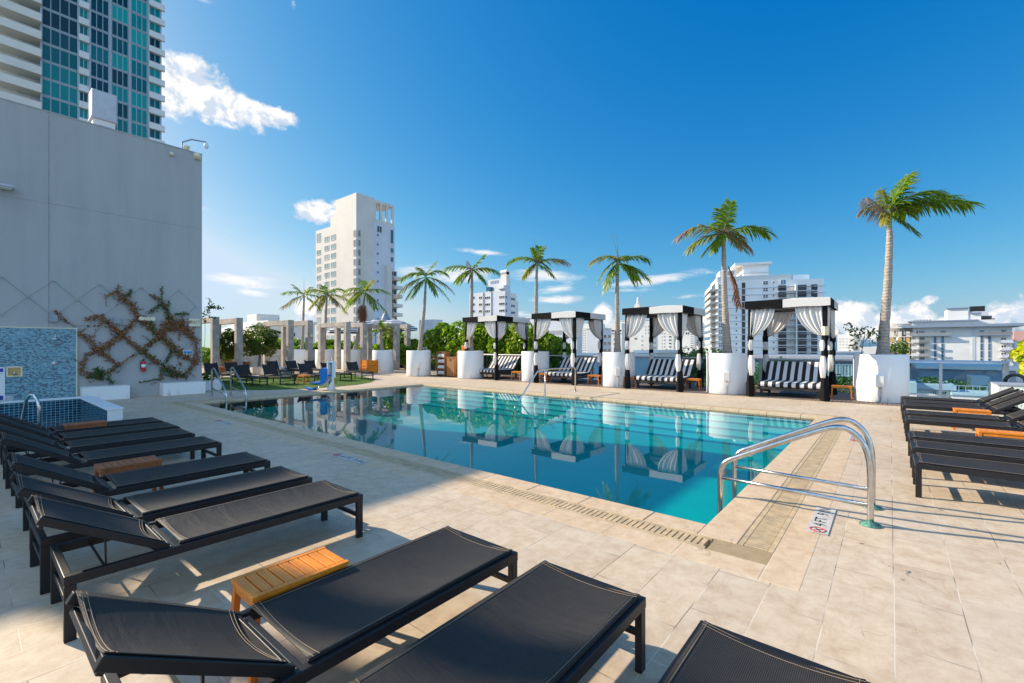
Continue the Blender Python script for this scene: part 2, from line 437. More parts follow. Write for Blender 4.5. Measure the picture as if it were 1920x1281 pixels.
def mosaic(name, w, h, off, cols, mortar, msize, rough=0.15, useobj=False, swap=True):
    m, N, b, o = newmat(name)
    p = worldco(N)
    s = N.n('ShaderNodeSeparateXYZ'); N.t.links.new(p, s.inputs[0])
    hor = N.m('ADD', s.outputs[0], s.outputs[1])
    br = N.n('ShaderNodeTexBrick')
    N.t.links.new(N.comb(hor, s.outputs[2], 0), br.inputs['Vector'])
    br.inputs['Scale'].default_value = 1.0
    br.inputs['Brick Width'].default_value = w; br.inputs['Row Height'].default_value = h
    br.inputs['Mortar Size'].default_value = msize; br.offset = off; br.inputs['Mortar Smooth'].default_value = 0.0
    br.inputs['Color1'].default_value = (0, 0, 0, 1); br.inputs['Color2'].default_value = (1, 1, 1, 1)
    bw = N.n('ShaderNodeRGBToBW'); N.t.links.new(br.outputs['Color'], bw.inputs[0])
    nd = N.n('ShaderNodeValToRGB'); N.t.links.new(bw.outputs[0], nd.inputs[0])
    nd.color_ramp.interpolation = 'CONSTANT'
    e = nd.color_ramp.elements
    while len(e) < len(cols): e.new(0.5)
    for k, (pp, c) in enumerate(cols): e[k].position = pp; e[k].color = (*c, 1)
    c = N.mix(br.outputs['Fac'], nd.outputs[0], mortar)
    N.t.links.new(c, b.inputs['Base Color']); b.inputs['Roughness'].default_value = rough
    bump(N, b, N.m('SUBTRACT', 1.0, br.outputs['Fac']), 0.3, 0.002)
    return m
M['mosaic'] = mosaic('blue_glass_mosaic', 0.052, 0.026, 0.5, [(0.0, (0.02, 0.05, 0.09)), (0.25, (0.08, 0.22, 0.29)), (0.6, (0.13, 0.30, 0.37)), (0.85, (0.19, 0.37, 0.43))], (0.28, 0.42, 0.46), 0.0025, 0.2)
M['spatile'] = mosaic('spa_tile', 0.062, 0.05, 0.0, [(0.0, (0.004, 0.022, 0.05)), (0.4, (0.006, 0.04, 0.08)), (0.75, (0.01, 0.06, 0.11))], (0.25, 0.48, 0.52), 0.0028, 0.1)
M['poolpaint'] = simple('pool_plaster', (0.05, 0.58, 0.47), 0.7, var=0.05, scale=0.7, co='w')
M['steppaint'] = simple('step_plaster', (0.42, 0.62, 0.58), 0.7, var=0.05, scale=0.7, co='w')
M['poolblue'] = simple('pool_blue_band', (0.015, 0.10, 0.26), 0.5, var=0.1)
M['nosing'] = simple('step_nosing', (0.07, 0.28, 0.38), 0.5, var=0.1)
def water(name, bscale, bstr, volcol, dens):
    m = bpy.data.materials.new(name); m.use_nodes = True
    t = m.node_tree; t.nodes.clear(); N = NT(t)
    o = N.n('ShaderNodeOutputMaterial')
    p = worldco(N)
    h = N.m('ADD', N.noise(p, bscale, 2, 0.5), N.m('MULTIPLY', N.noise(p, bscale * 0.3, 2, 0.5), 1.5))
    bp = N.n('ShaderNodeBump'); bp.inputs['Strength'].default_value = bstr; bp.inputs['Distance'].default_value = 0.01
    t.links.new(h, bp.inputs['Height'])
    g = N.n('ShaderNodeBsdfGlossy'); g.inputs['Roughness'].default_value = 0.0
    t.links.new(bp.outputs[0], g.inputs['Normal'])
    tr = N.n('ShaderNodeBsdfTransparent'); tr.inputs['Color'].default_value = (0.97, 0.995, 1, 1)
    fr = N.n('ShaderNodeFresnel'); fr.inputs['IOR'].default_value = 1.42
    t.links.new(bp.outputs[0], fr.inputs['Normal'])
    mx = N.n('ShaderNodeMixShader')
    bf = N.n('ShaderNodeNewGeometry').outputs['Backfacing']
    fac = N.m('MULTIPLY', fr.outputs[0], N.m('SUBTRACT', 1.0, bf))
    t.links.new(fac, mx.inputs[0]); t.links.new(tr.outputs[0], mx.inputs[1]); t.links.new(g.outputs[0], mx.inputs[2])
    t.links.new(mx.outputs[0], o.inputs['Surface'])
    va = N.n('ShaderNodeVolumeAbsorption'); va.inputs['Color'].default_value = (*volcol, 1); va.inputs['Density'].default_value = dens
    t.links.new(va.outputs[0], o.inputs['Volume'])
    return m
M['water'] = water('pool_water', 2.6, 0.045, (0.0, 0.83, 0.865), 1.15)
M['spawater'] = water('spa_water', 5, 0.08, (0.0, 0.72, 0.95), 0.9)
def glass(name, tint, refl=1.45, rough=0.0):
    m = bpy.data.materials.new(name); m.use_nodes = True
    t = m.node_tree; t.nodes.clear(); N = NT(t)
    o = N.n('ShaderNodeOutputMaterial')
    g = N.n('ShaderNodeBsdfGlossy'); g.inputs['Roughness'].default_value = rough
    tr = N.n('ShaderNodeBsdfTransparent'); tr.inputs['Color'].default_value = (*tint, 1)
    fr = N.n('ShaderNodeFresnel'); fr.inputs['IOR'].default_value = refl
    mx = N.n('ShaderNodeMixShader')
    bf = N.n('ShaderNodeNewGeometry').outputs['Backfacing']
    fac = N.m('MULTIPLY', fr.outputs[0], N.m('SUBTRACT', 1.0, bf))
    t.links.new(fac, mx.inputs[0]); t.links.new(tr.outputs[0], mx.inputs[1]); t.links.new(g.outputs[0], mx.inputs[2])
    t.links.new(mx.outputs[0], o.inputs['Surface'])
    return m
M['railglass'] = glass('rail_glass', (0.66, 0.82, 0.88), 1.5)
def winmat(name, stops, rough=0.06, spec=0.45):
    m, N, b, o = newmat(name)
    oi = N.n('ShaderNodeObjectInfo')
    c = N.ramp(oi.outputs['Random'], stops)
    N.t.links.new(c, b.inputs['Base Color']); b.inputs['Roughness'].default_value = rough
    b.inputs['Specular IOR Level'].default_value = spec
    return m
M['winteal'] = winmat('teal_glass', [(0.0, (0.001, 0.035, 0.06)), (0.35, (0.002, 0.08, 0.11)), (0.6, (0.002, 0.17, 0.19)), (0.8, (0.004, 0.28, 0.28)), (1.0, (0.01, 0.36, 0.33))], spec=0.12)
M['windark'] = winmat('dark_glass', [(0.0, (0.006, 0.008, 0.012)), (0.6, (0.02, 0.027, 0.035)), (1.0, (0.09, 0.10, 0.10))])
M['wingreen'] = winmat('green_glass', [(0.0, (0.20, 0.34, 0.34)), (0.6, (0.30, 0.44, 0.43)), (1.0, (0.42, 0.50, 0.48))])
M['wincurtain'] = winmat('curtained_glass', [(0.0, (0.20, 0.19, 0.17)), (1.0, (0.34, 0.33, 0.30))], 0.3)
M['winblue'] = winmat('blue_glass', [(0.0, (0.03, 0.10, 0.16)), (1.0, (0.08, 0.20, 0.28))])
M['mullion'] = simple('mullion_grey', (0.36, 0.42, 0.45), 0.5, 0.2, var=0.03)
M['ochre'] = simple('ochre_panel', (0.55, 0.36, 0.12), 0.7, var=0.08)
def leafmat(name, c1, c2, c3, transl=0.45):
    m, N, b, o = newmat(name)
    gm = N.n('ShaderNodeNewGeometry')
    r = gm.outputs['Random Per Island']
    c = N.ramp(r, [(0.0, c1), (0.5, c2), (1.0, c3)])
    N.t.links.new(c, b.inputs['Base Color']); b.inputs['Roughness'].default_value = 0.42
    b.inputs['Specular IOR Level'].default_value = 0.35
    tl = N.n('ShaderNodeBsdfTranslucent')
    bright = N.mix(1.0, c, (1.5, 1.6, 0.7), 'MULTIPLY')
    N.t.links.new(bright, tl.inputs['Color'])
    mx = N.n('ShaderNodeMixShader'); mx.inputs[0].default_value = transl
    N.t.links.new(b.outputs[0], mx.inputs[1]); N.t.links.new(tl.outputs[0], mx.inputs[2])
    N.t.links.new(mx.outputs[0], o.inputs['Surface'])
    return m
M['palmleaf'] = leafmat('palm_leaf', (0.06, 0.15, 0.012), (0.14, 0.25, 0.015), (0.30, 0.36, 0.02))
M['palmyellow'] = leafmat('palm_leaf_yellowing', (0.14, 0.20, 0.015), (0.32, 0.32, 0.02), (0.45, 0.34, 0.05))
M['palmdead'] = leafmat('palm_leaf_dead', (0.20, 0.12, 0.07), (0.34, 0.22, 0.14), (0.42, 0.30, 0.24), 0.2)
M['palmbrown'] = leafmat('palm_leaf_brown', (0.16, 0.05, 0.02), (0.25, 0.09, 0.04), (0.30, 0.14, 0.07), 0.2)
M['hedge'] = leafmat('sea_grape_leaf', (0.09, 0.18, 0.012), (0.17, 0.28, 0.015), (0.30, 0.38, 0.03))
M['ficus'] = leafmat('ficus_leaf', (0.035, 0.075, 0.015), (0.08, 0.13, 0.02), (0.16, 0.17, 0.03))
M['farleaf'] = leafmat('far_leaf', (0.03, 0.09, 0.015), (0.07, 0.15, 0.02), (0.14, 0.22, 0.03), 0.15)
M['yellowleaf'] = leafmat('croton_leaf', (0.24, 0.36, 0.02), (0.50, 0.52, 0.02), (0.78, 0.64, 0.03))
M['vinegreen'] = leafmat('vine_leaf_green', (0.03, 0.08, 0.015), (0.05, 0.12, 0.02), (0.09, 0.16, 0.03))
M['vinebrown'] = leafmat('vine_leaf_dry', (0.17, 0.05, 0.018), (0.30, 0.11, 0.035), (0.42, 0.24, 0.12), 0.2)
M['bark'] = simple('grey_bark', (0.22, 0.18, 0.15), 0.85, var=0.2, scale=8, bumps=0.5, bscale=30)
def palmbark():
    m, N, b, o = newmat('palm_bark')
    p = objco(N)
    s = N.n('ShaderNodeSeparateXYZ'); N.t.links.new(p, s.inputs[0])
    ring = N.m('SINE', N.m('MULTIPLY', N.m('ADD', s.outputs[2], N.m('MULTIPLY', N.noise(p, 6, 2), 0.03)), 2 * PI / 0.085))
    n = N.noise(p, 14, 6, 0.65)
    c = N.ramp(n, [(0.3, (0.26, 0.21, 0.17)), (0.7, (0.50, 0.43, 0.36))])
    c = N.mix(N.m('MULTIPLY', N.sstep(ring, 0.7, 1.0), 0.5), c, (0.13, 0.10, 0.08))
    N.t.links.new(c, b.inputs['Base Color']); b.inputs['Roughness'].default_value = 0.85
    bump(N, b, N.m('ADD', ring, n), 0.4, 0.01)
    return m
M['palmbark'] = palmbark()
M['crownshaft'] = simple('crownshaft_green', (0.36, 0.42, 0.22), 0.5, var=0.2, scale=6)
M['grassblade'] = leafmat('turf_blade', (0.06, 0.13, 0.01), (0.10, 0.20, 0.015), (0.17, 0.26, 0.02), 0.25)
M['turf'] = simple('turf_base', (0.07, 0.13, 0.02), 0.9, var=0.2, scale=20)
M['towel'] = simple('white_towel', (0.78, 0.78, 0.80), 0.9, var=0.05, scale=30, bumps=0.5, bscale=120)
def terrazzo():
    m, N, b, o = newmat('speckled_terrazzo')
    p = objco(N)
    k = N.m('GREATER_THAN', N.noise(p, 28, 3, 0.6), 0.6)
    c = N.mix(k, (0.62, 0.68, 0.64), (0.12, 0.17, 0.17))
    N.t.links.new(c, b.inputs['Base Color']); b.inputs['Roughness'].default_value = 0.6
    return m
M['terrazzo'] = terrazzo()
def cityground():
    m, N, b, o = newmat('city_ground')
    p = worldco(N)
    n = N.noise(p, 0.02, 5, 0.6)
    n2 = N.noise(p, 0.4, 4, 0.6)
    c = N.ramp(n, [(0.35, (0.05, 0.05, 0.05)), (0.5, (0.12, 0.13, 0.12)), (0.62, (0.04, 0.08, 0.02))])
    c = N.mix(N.m('MULTIPLY', n2, 0.4), c, (0.2, 0.19, 0.18))
    N.t.links.new(c, b.inputs['Base Color']); b.inputs['Roughness'].default_value = 0.9
    return m
M['city'] = cityground()

# ------------------------------------------------------------------ mesh builder
class MB:
    def __init__(s): s.v = []; s.f = []; s.m = []
    def add(s, vs, fs, m=0):
        o = len(s.v); s.v.extend([tuple(q) for q in vs])
        s.f.extend([tuple(i + o for i in q) for q in fs]); s.m.extend([m] * len(fs)); return s
    def box(s, x0, y0, z0, x1, y1, z1, m=0):
        if x0 > x1: x0, x1 = x1, x0
        if y0 > y1: y0, y1 = y1, y0
        if z0 > z1: z0, z1 = z1, z0
        vs = [(x0, y0, z0), (x1, y0, z0), (x1, y1, z0), (x0, y1, z0), (x0, y0, z1), (x1, y0, z1), (x1, y1, z1), (x0, y1, z1)]
        fs = [(0, 3, 2, 1), (4, 5, 6, 7), (0, 1, 5, 4), (1, 2, 6, 5), (2, 3, 7, 6), (3, 0, 4, 7)]
        return s.add(vs, fs, m)
    def bar(s, p, q, w, h, up=(0, 0, 1), m=0):
        p, q = Vector(p), Vector(q); d = (q - p).normalized(); up = Vector(up)
        a = d.cross(up)
        if a.length < 1e-4: a = d.cross(Vector((0, 1, 0)))
        a.normalize(); b = a.cross(d).normalized()
        a *= w / 2; b *= h / 2
        vs = [p - a - b, p + a - b, p + a + b, p - a + b, q - a - b, q + a - b, q + a + b, q - a + b]
        return s.add(vs, [(0, 3, 2, 1), (4, 5, 6, 7), (0, 1, 5, 4), (1, 2, 6, 5), (2, 3, 7, 6), (3, 0, 4, 7)][::1], m)
    def tube(s, pts, r, n=8, m=0, caps=True, flat=None):
        pts = [Vector(p) for p in pts]
        rs = r if isinstance(r, (list, tuple)) else [r] * len(pts)
        o = len(s.v); up = Vector((0, 0, 1)); prev = None
        for i, p in enumerate(pts):
            d = (pts[min(i + 1, len(pts) - 1)] - pts[max(i - 1, 0)]).normalized()
            if prev is None:
                a = d.cross(up)
                if a.length < 0.05: a = d.cross(Vector((0, 1, 0)))
            else:
                a = prev - d * prev.dot(d)
            a.normalize(); prev = a.copy(); b = d.cross(a).normalized()
            for k in range(n):
                t = 2 * PI * k / n
                s.v.append(tuple(p + a * (math.cos(t) * rs[i]) + b * (math.sin(t) * rs[i])))
        for i in range(len(pts) - 1):
            for k in range(n):
                k2 = (k + 1) % n
                s.f.append((o + i * n + k, o + i * n + k2, o + (i + 1) * n + k2, o + (i + 1) * n + k)); s.m.append(m)
        if caps:
            s.f.append(tuple(o + k for k in range(n))[::-1]); s.m.append(m)
            e = o + (len(pts) - 1) * n
            s.f.append(tuple(e + k for k in range(n))); s.m.append(m)
        return s
    def lathe(s, prof, c=(0, 0, 0), n=24, m=0, sx=1.0, sy=1.0):
        o = len(s.v)
        for (r, z) in prof:
            for k in range(n):
                t = 2 * PI * k / n
                s.v.append((c[0] + math.cos(t) * r * sx, c[1] + math.sin(t) * r * sy, c[2] + z))
        for i in range(len(prof) - 1):
            for k in range(n):
                k2 = (k + 1) % n
                s.f.append((o + i * n + k, o + i * n + k2, o + (i + 1) * n + k2, o + (i + 1) * n + k)); s.m.append(m)
        if prof[0][0] > 1e-4: s.f.append(tuple(o + k for k in range(n))[::-1]); s.m.append(m)
        if prof[-1][0] > 1e-4:
            e = o + (len(prof) - 1) * n; s.f.append(tuple(e + k for k in range(n))); s.m.append(m)
        return s
    def poly(s, pts, m=0):
        return s.add(pts, [tuple(range(len(pts)))], m)
    def prism(s, pts, z0, z1, m=0):
        n = len(pts); o = len(s.v)
        s.v.extend([(x, y, z0) for x, y in pts]); s.v.extend([(x, y, z1) for x, y in pts])
        s.f.append(tuple(o + k for k in range(n))[::-1]); s.m.append(m)
        s.f.append(tuple(o + n + k for k in range(n))); s.m.append(m)
        for k in range(n):
            k2 = (k + 1) % n; s.f.append((o + k, o + k2, o + n + k2, o + n + k)); s.m.append(m)
        return s
    def grid(s, fn, nu, nv, m=0):
        o = len(s.v)
        for i in range(nu + 1):
            for j in range(nv + 1): s.v.append(tuple(fn(i / nu, j / nv)))
        for i in range(nu):
            for j in range(nv):
                a = o + i * (nv + 1) + j
                s.f.append((a, a + nv + 1, a + nv + 2, a + 1)); s.m.append(m)
        return s
    def build(s, name, mats, parent=None, smooth=False, bevel=0.0, solid=0.0, loc=None):
        me = bpy.data.meshes.new(name)
        me.from_pydata(s.v, [], s.f)
        if not isinstance(mats, (list, tuple)): mats = [mats]
        for mt in mats: me.materials.append(mt)
        me.polygons.foreach_set('material_index', s.m)
        if smooth: me.polygons.foreach_set('use_smooth', [True] * len(me.polygons))
        me.update()
        o = bpy.data.objects.new(name, me); col.objects.link(o)
        if parent is not None: o.parent = parent
        if loc is not None: o.location = loc
        if smooth == 'auto':
            try:
                me.set_sharp_from_angle(angle=R(38))
            except Exception: pass
        if solid:
            md = o.modifiers.new('thickness', 'SOLIDIFY'); md.thickness = solid; md.offset = 0
        if bevel:
            md = o.modifiers.new('bevel', 'BEVEL'); md.width = bevel; md.segments = 2; md.limit_method = 'ANGLE'
        return o
def tag(o, label=None, cat=None, group=None, kind=None):
    if label: o['label'] = label
    if cat: o['category'] = cat
    if group: o['group'] = group
    if kind: o['kind'] = kind
    return o
def thing(name, label, cat, loc=(0, 0, 0), rz=0.0, group=None):
    o = bpy.data.objects.new(name, None); col.objects.link(o)
    o.empty_display_size = 0.2
    o.location = loc; o.rotation_euler = (0, 0, rz)
    return tag(o, label, cat, group)
def dup(root, loc, rz, label, group=None):
    r = root.copy(); col.objects.link(r); r.location = loc; r.rotation_euler = (0, 0, rz)
    r['label'] = label
    if group: r['group'] = group
    for ch in list(root.children):
        c = ch.copy(); col.objects.link(c); c.parent = r
        for g in list(ch.children):
            d = g.copy(); col.objects.link(d); d.parent = c
    return r
def textmesh(name, body, size, mat, parent=None, loc=(0, 0, 0), rot=(0, 0, 0), ext=0.001, align='CENTER'):
    cu = bpy.data.curves.new(name, 'FONT'); cu.body = body; cu.size = size; cu.extrude = ext
    cu.align_x = align; cu.align_y = 'CENTER'
    tmp = bpy.data.objects.new(name + '_tmp', cu); col.objects.link(tmp)
    dg = bpy.context.evaluated_depsgraph_get(); dg.update()
    me = bpy.data.meshes.new_from_object(tmp.evaluated_get(dg))
    col.objects.unlink(tmp); bpy.data.objects.remove(tmp)
    o = bpy.data.objects.new(name, me); col.objects.link(o)
    me.materials.clear(); me.materials.append(mat)
    o.parent = parent; o.location = loc; o.rotation_euler = rot
    return o

# ================================================================== SETTING
GZ = -24.0
g = MB(); g.poly([(-2500, -2500, GZ), (2500, -2500, GZ), (2500, 2500, GZ), (-2500, 2500, GZ)])
tag(g.build('ground', M['city']), kind='structure')

PX0, PX1, PY0, PY1 = -13.0, 0.0, 0.0, 7.6     # pool edges
TX1, TY0 = 0.53, -0.48                        # outer edge of the drain on right and near side
TX0, TY1 = -13.55, 8.02
SX0, SX1, SY0, SY1 = -11.8, -8.9, -6.0, -2.43   # spa hole
def rects(x0, y0, x1, y1, holes):
    xs = sorted({x0, x1, *[h[0] for h in holes], *[h[2] for h in holes]})
    ys = sorted({y0, y1, *[h[1] for h in holes], *[h[3] for h in holes]})
    xs = [x for x in xs if x0 <= x <= x1]; ys = [y for y in ys if y0 <= y <= y1]
    out = []
    for i in range(len(xs) - 1):
        for j in range(len(ys) - 1):
            cx, cy = (xs[i] + xs[i + 1]) / 2, (ys[j] + ys[j + 1]) / 2
            if any(h[0] < cx < h[2] and h[1] < cy < h[3] for h in holes): continue
            out.append((xs[i], ys[j], xs[i + 1], ys[j + 1]))
    return out
d = MB()
for (a, b_, c_, e_) in rects(-38, -14, 9, 10.9, [(TX0, TY0, TX1, TY1), (SX0, SY0, SX1, SY1)]):
    d.poly([(a, b_, 0), (c_, b_, 0), (c_, e_, 0), (a, e_, 0)])
for (a, b_, c_, e_) in [(-38, 10.9, -17.2, 18), (1.5, 10.9, 9, 14.0)]:
    d.poly([(a, b_, 0), (c_, b_, 0), (c_, e_, 0), (a, e_, 0)])
tag(d.build('pool_deck', M['deck']), kind='structure')
w = MB(); w.box(-17.2, 10.9, -0.05, 1.5, 14.0, 0.012)
tag(w.build('wood_deck', M['deckwood']), kind='structure')
# the hotel under the deck: outer walls round the edge
w = MB()
w.box(-38, 17.9, GZ, -17.2, 18.1, -0.01); w.box(-17.2, 13.98, GZ, 9, 14.12, -0.01); w.box(9, -14, GZ, 9.2, 14.12, -0.01)
w.box(-38.2, -14, GZ, -38, 18.1, -0.01); w.box(-17.4, 14.12, GZ, -17.2, 18.1, -0.01)
tag(w.build('hotel_base', M['whitepaint']), label='white outer walls of the hotel below the pool deck', cat='building')

# coping ring with joints, slightly proud
def coping_side(x0, y0, x1, y1, along, step, seed, name='pool_coping'):
    rnd = random.Random(seed); b = MB()
    L0, L1 = (x0, x1) if along == 'x' else (y0, y1)
    p = L0
    while p < L1 - 0.01:
        q = min(L1, p + step * rnd.uniform(0.92, 1.05))
        if L1 - q < 0.2: q = L1
        e = 0.004; dz = rnd.uniform(-0.001, 0.0015)
        if along == 'x': b.box(p + e, y0, -0.06, q - e, y1, 0.004 + dz)
        else: b.box(x0, p + e, -0.06, x1, q - e, 0.004 + dz)
        p = q
    return tag(b.build(name, M['coping'], bevel=0.006), kind='structure')
coping_side(PX0 - 0.25, PY0 - 0.25, PX1 + 0.0, PY0, 'x', 0.62, 1)
coping_side(PX1, PY0 - 0.25, PX1 + 0.29, PY1 + 0.25, 'y', 0.62, 2)
coping_side(PX0 - 0.25, PY1, PX1, PY1 + 0.25, 'x', 0.62, 3)
coping_side(PX0 - 0.25, PY0, PX0, PY1, 'y', 0.62, 4)
# base below coping/grates
b = MB()
for (a, b_, c_, e_) in rects(TX0, TY0, TX1, TY1, [(PX0, PY0, PX1, PY1)]):
    b.box(a, b_, -0.30, c_, e_, -0.062)
tag(b.build('drain_channel', M['trench']), kind='structure')
# drain grates: frame strips + slats
def grate(side, spacing, sw, seed, lo, hi, a0, a1, name='drain_grate'):
    """side 'x': runs along x between lo..hi, spans a0..a1 in y"""
    b = MB(); rnd = random.Random(seed)
    fr = 0.035
    if side == 'x':
        b.box(lo, a0, -0.05, hi, a0 + fr, 0.003); b.box(lo, a1 - fr, -0.05, hi, a1, 0.003)
    else:
        b.box(a0, lo, -0.05, a0 + fr, hi, 0.003); b.box(a1 - fr, lo, -0.05, a1, hi, 0.003)
    p = lo + 0.01
    while p < hi - sw:
        if side == 'x': b.box(p, a0 + fr + .004, -0.05, p + sw, a1 - fr - .004, 0.002)
        else: b.box(a0 + fr + .004, p, -0.05, a1 - fr - .004, p + sw, 0.002)
        p += spacing
    return tag(b.build(name, M['grate']), kind='structure')
grate('x', 0.048, 0.034, 1, TX0 + 0.26, 0.12, TY0, -0.255)
grate('y', 0.036, 0.0245, 2, TY0 + 0.235, TY1 - 0.24, 0.295, TX1)
grate('x', 0.05, 0.032, 3, TX0 + 0.26, TX1, PY1 + 0.26, TY1)
grate('y', 0.05, 0.032, 4, TY0, TY1, TX0, PX0 - 0.26)
b = MB(); b.box(0.135, TY0, -0.05, TX1, -0.25, 0.001)
tag(b.build('drain_cover', M['coping_dirty']), kind='structure')
# coping stones of the border outside the drain
b = MB()
rb = random.Random(6)
p = TY0 - 0.25
for k in range(16):
    q = p + rb.uniform(0.52, 0.6); b.box(TX1 + 0.003, p + .002, -0.03, 0.755, min(q, 8.3) - .002, 0.0015); p = q
    if p > 8.2: break
p = TX0
while p < TX1:
    q = min(p + rb.uniform(0.52, 0.6), TX1); b.box(p + .002, TY0 - 0.25, -0.03, q - .002, TY0 - .003, 0.0015); p = q
tag(b.build('border_stone', M['coping'], bevel=0.004), kind='structure')

# pool basin
FZ = -0.74
b = MB()
b.poly([(PX0 - .02, PY0 - .02, FZ), (PX1 + .02, PY0 - .02, FZ), (PX1 + .02, PY1, FZ), (PX0 - .02, PY1, FZ)], 0)
wt = -0.061
for (a, b_, c_, e_) in [(PX0, PY0, PX1, PY0), (PX1, PY0, PX1, PY1), (PX1, PY1, PX0, PY1), (PX0, PY1, PX0, PY0)]:
    ox = -0.012 if a == c_ == PX0 else (0.012 if a == c_ == PX1 else 0)
    oy = -0.012 if b_ == e_ == PY0 else (0.012 if b_ == e_ == PY1 else 0)
    b.poly([(a + ox, b_ + oy, FZ), (c_ + ox, e_ + oy, FZ), (c_ + ox, e_ + oy, -0.22), (a + ox, b_ + oy, -0.22)], 0)
    b.poly([(a + ox, b_ + oy, -0.22), (c_ + ox, e_ + oy, -0.22), (c_ + ox, e_ + oy, wt), (a + ox, b_ + oy, wt)], 1)
tag(b.build('pool_basin', [M['poolpaint'], M['poolblue']]), kind='structure')
st = MB()
for k in range(5):
    y1_ = PY1 - 0.27 * k; y0_ = y1_ - 0.27
    z = -0.11 - 0.105 * k
    st.box(PX0, y0_, FZ, PX1, y1_, z, 0)
    st.box(PX0, y0_ - 0.004, z - 0.03, PX1, y0_ + 0.035, z + 0.004, 1)
tag(st.build('pool_steps', [M['steppaint'], M['nosing']]), kind='structure')
WL = -0.045
b = MB(); b.box(PX0 - 0.01, PY0 - 0.01, FZ - 0.05, PX1 + 0.01, PY1 + 0.01, WL)
tag(b.build('pool_water', M['water']), kind='structure')

# turf rug at far left
turf = [(-16.1, 1.7), (-15.2, 2.6), (-14.65, 3.6), (-14.5, 4.6), (-14.7, 5.8), (-15.4, 6.9), (-16.6, 7.9), (-20.5, 9.0), (-22.8, 8.5), (-22.8, 1.7)]
b = MB(); b.prism(turf, 0.0, 0.012); tag(b.build('turf_base', M['turf']), kind='structure')
def inpoly(x, y, P):
    c = False
    for i in range(len(P)):
        x1, y1 = P[i]; x2, y2 = P[i - 1]
        if (y1 > y) != (y2 > y) and x < (x2 - x1) * (y - y1) / (y2 - y1) + x1: c = not c
    return c
rg = random.Random(8); b = MB()
while len(b.f) < 26000:
    x = rg.uniform(-22.8, -14.4); y = rg.uniform(1.7, 9)
    if not inpoly(x, y, turf): continue
    a = rg.uniform(0, PI); h = rg.uniform(0.02, 0.04); lx, ly = rg.uniform(-.015, .015), rg.uniform(-.015, .015)
    b.add([(x - .006 * math.cos(a), y - .006 * math.sin(a), .01), (x + .006 * math.cos(a), y + .006 * math.sin(a), .01), (x + lx, y + ly, .01 + h)], [(0, 1, 2)])
tag(b.build('turf', M['grassblade']), kind='stuff', label='short green artificial turf under the far loungers', cat='grass')

# ================================================================== GREY SERVICE BUILDING
WX = -16.0; WT = 7.7
gb = thing('service_building', 'tall plain grey stucco block with climbing vines, left of the pool', 'building', (WX, 1.0, 0))
b = MB(); b.box(-1.0, -15, 0, 0, 0, WT); b.box(-16, -15, 0, -1.003, -2.1, WT - .02)
b.box(-1.02, -15.0, WT, 0.012, 0.012, WT + 0.03)
b.build('wall', M['greywall'], gb)
cy_ = -2.84 - 15.6 * math.tan(SUN_AZ) - 1.0
MB().box(-.44, cy_ - .13 - .1, WT + .031, -.18, cy_ + .13 - .1, 10.0).build('shadow_post', M['greywall'], gb)  # unseen post added on the roof to cast a shadow band on the loungers
b = MB(); b.box(0.0, -3.505, 0, 0.003, -3.492, WT); b.box(0.0, -15, 5.28, 0.003, -0.01, 5.288)
b.build('joint', M['seam'], gb)
b = MB(); b.box(0.003, -15, 0, 0.05, -2.98, 1.965); b.build('tile_panel', M['mosaic'], gb)
b = MB(); b.box(0.003, -15, 1.966, 0.056, -2.955, 1.99); b.box(0.003, -2.979, 0, 0.056, -2.955, 1.965); b.build('tile_trim', M['ivory'], gb)
XF = WX + 0.05
# shower head, valve, niche, drain plate, rules sign
t = thing('wall_shower', 'round chrome shower head on a short arm above the blue mosaic', 'shower', (XF, -2.40, 1.78))
b = MB(); b.lathe([(0.0, -0.10), (0.115, -0.105), (0.12, -0.092), (0.03, -0.06), (0.018, -0.04), (0.014, 0.03), (0, 0.03)], (0.2, 0, 0), 20); b.build('head', M['steel'], t, True)
b = MB(); b.tube([(0, 0, 0.06), (0.1, 0, 0.07), (0.17, 0, 0.05), (0.2, 0, 0.02)], 0.012); b.lathe([(0.035, 0), (0.03, 0.01), (0, 0.01)], (0, 0, 0.06)); b.build('arm', M['steel'], t, True)
o = MB().lathe([(0, 0), (0.055, 0.0), (0.055, 0.012), (0.025, 0.02), (0.02, 0.06), (0, 0.062)], n=20).build('shower_valve', M['aluwhite'], None, True)
o.location = (XF, -2.40, 1.04); o.rotation_euler = (0, R(90), 0); tag(o, 'small round shower valve on the blue mosaic below the shower head', 'valve')
t = thing('wall_niche', 'cream framed soap niche set in the blue mosaic', 'niche', (XF, -3.12, 0.85))
b = MB(); b.box(0, -.14, -.13, .02, .14, -.10); b.box(0, -.14, .10, .02, .14, .13); b.box(0, -.14, -.1, .02, -.11, .1); b.box(0, .11, -.1, .02, .14, .1); b.build('frame', M['ivory'], t)
b = MB(); b.box(-.03, -.11, -.1, .004, .11, .1); b.build('back', M['ochre'], t)
b = MB(); b.lathe([(0, -.09), (.03, -.09), (.025, -.05), (.035, -.03), (.02, 0), (0, .0)], (.03, 0, 0), 12); b.build('tap', M['steel'], t, True)
o = MB().lathe([(0, 0), (.09, 0), (.085, .01), (0, .012)], n=20).build('drain_plate', M['alu'], None); o.location = (XF, -3.22, 0.17); o.rotation_euler = (0, R(90), 0)
tag(o, 'round grey cover plate low on the blue mosaic', 'plate')
t = thing('rules_sign', 'white pool rules board with blue bands at left edge', 'sign', (XF, -3.61, 0.55))
b = MB(); b.box(0, -.33, -.42, .02, .33, .42); b.build('board', M['paper'], t)
b = MB(); b.box(.02, -.30, .30, .024, .30, .39); b.box(.02, -.30, -.40, .024, .30, -.29); b.box(.02, -.30, .255, .024, .30, .262); b.build('band', M['inkblue'], t)
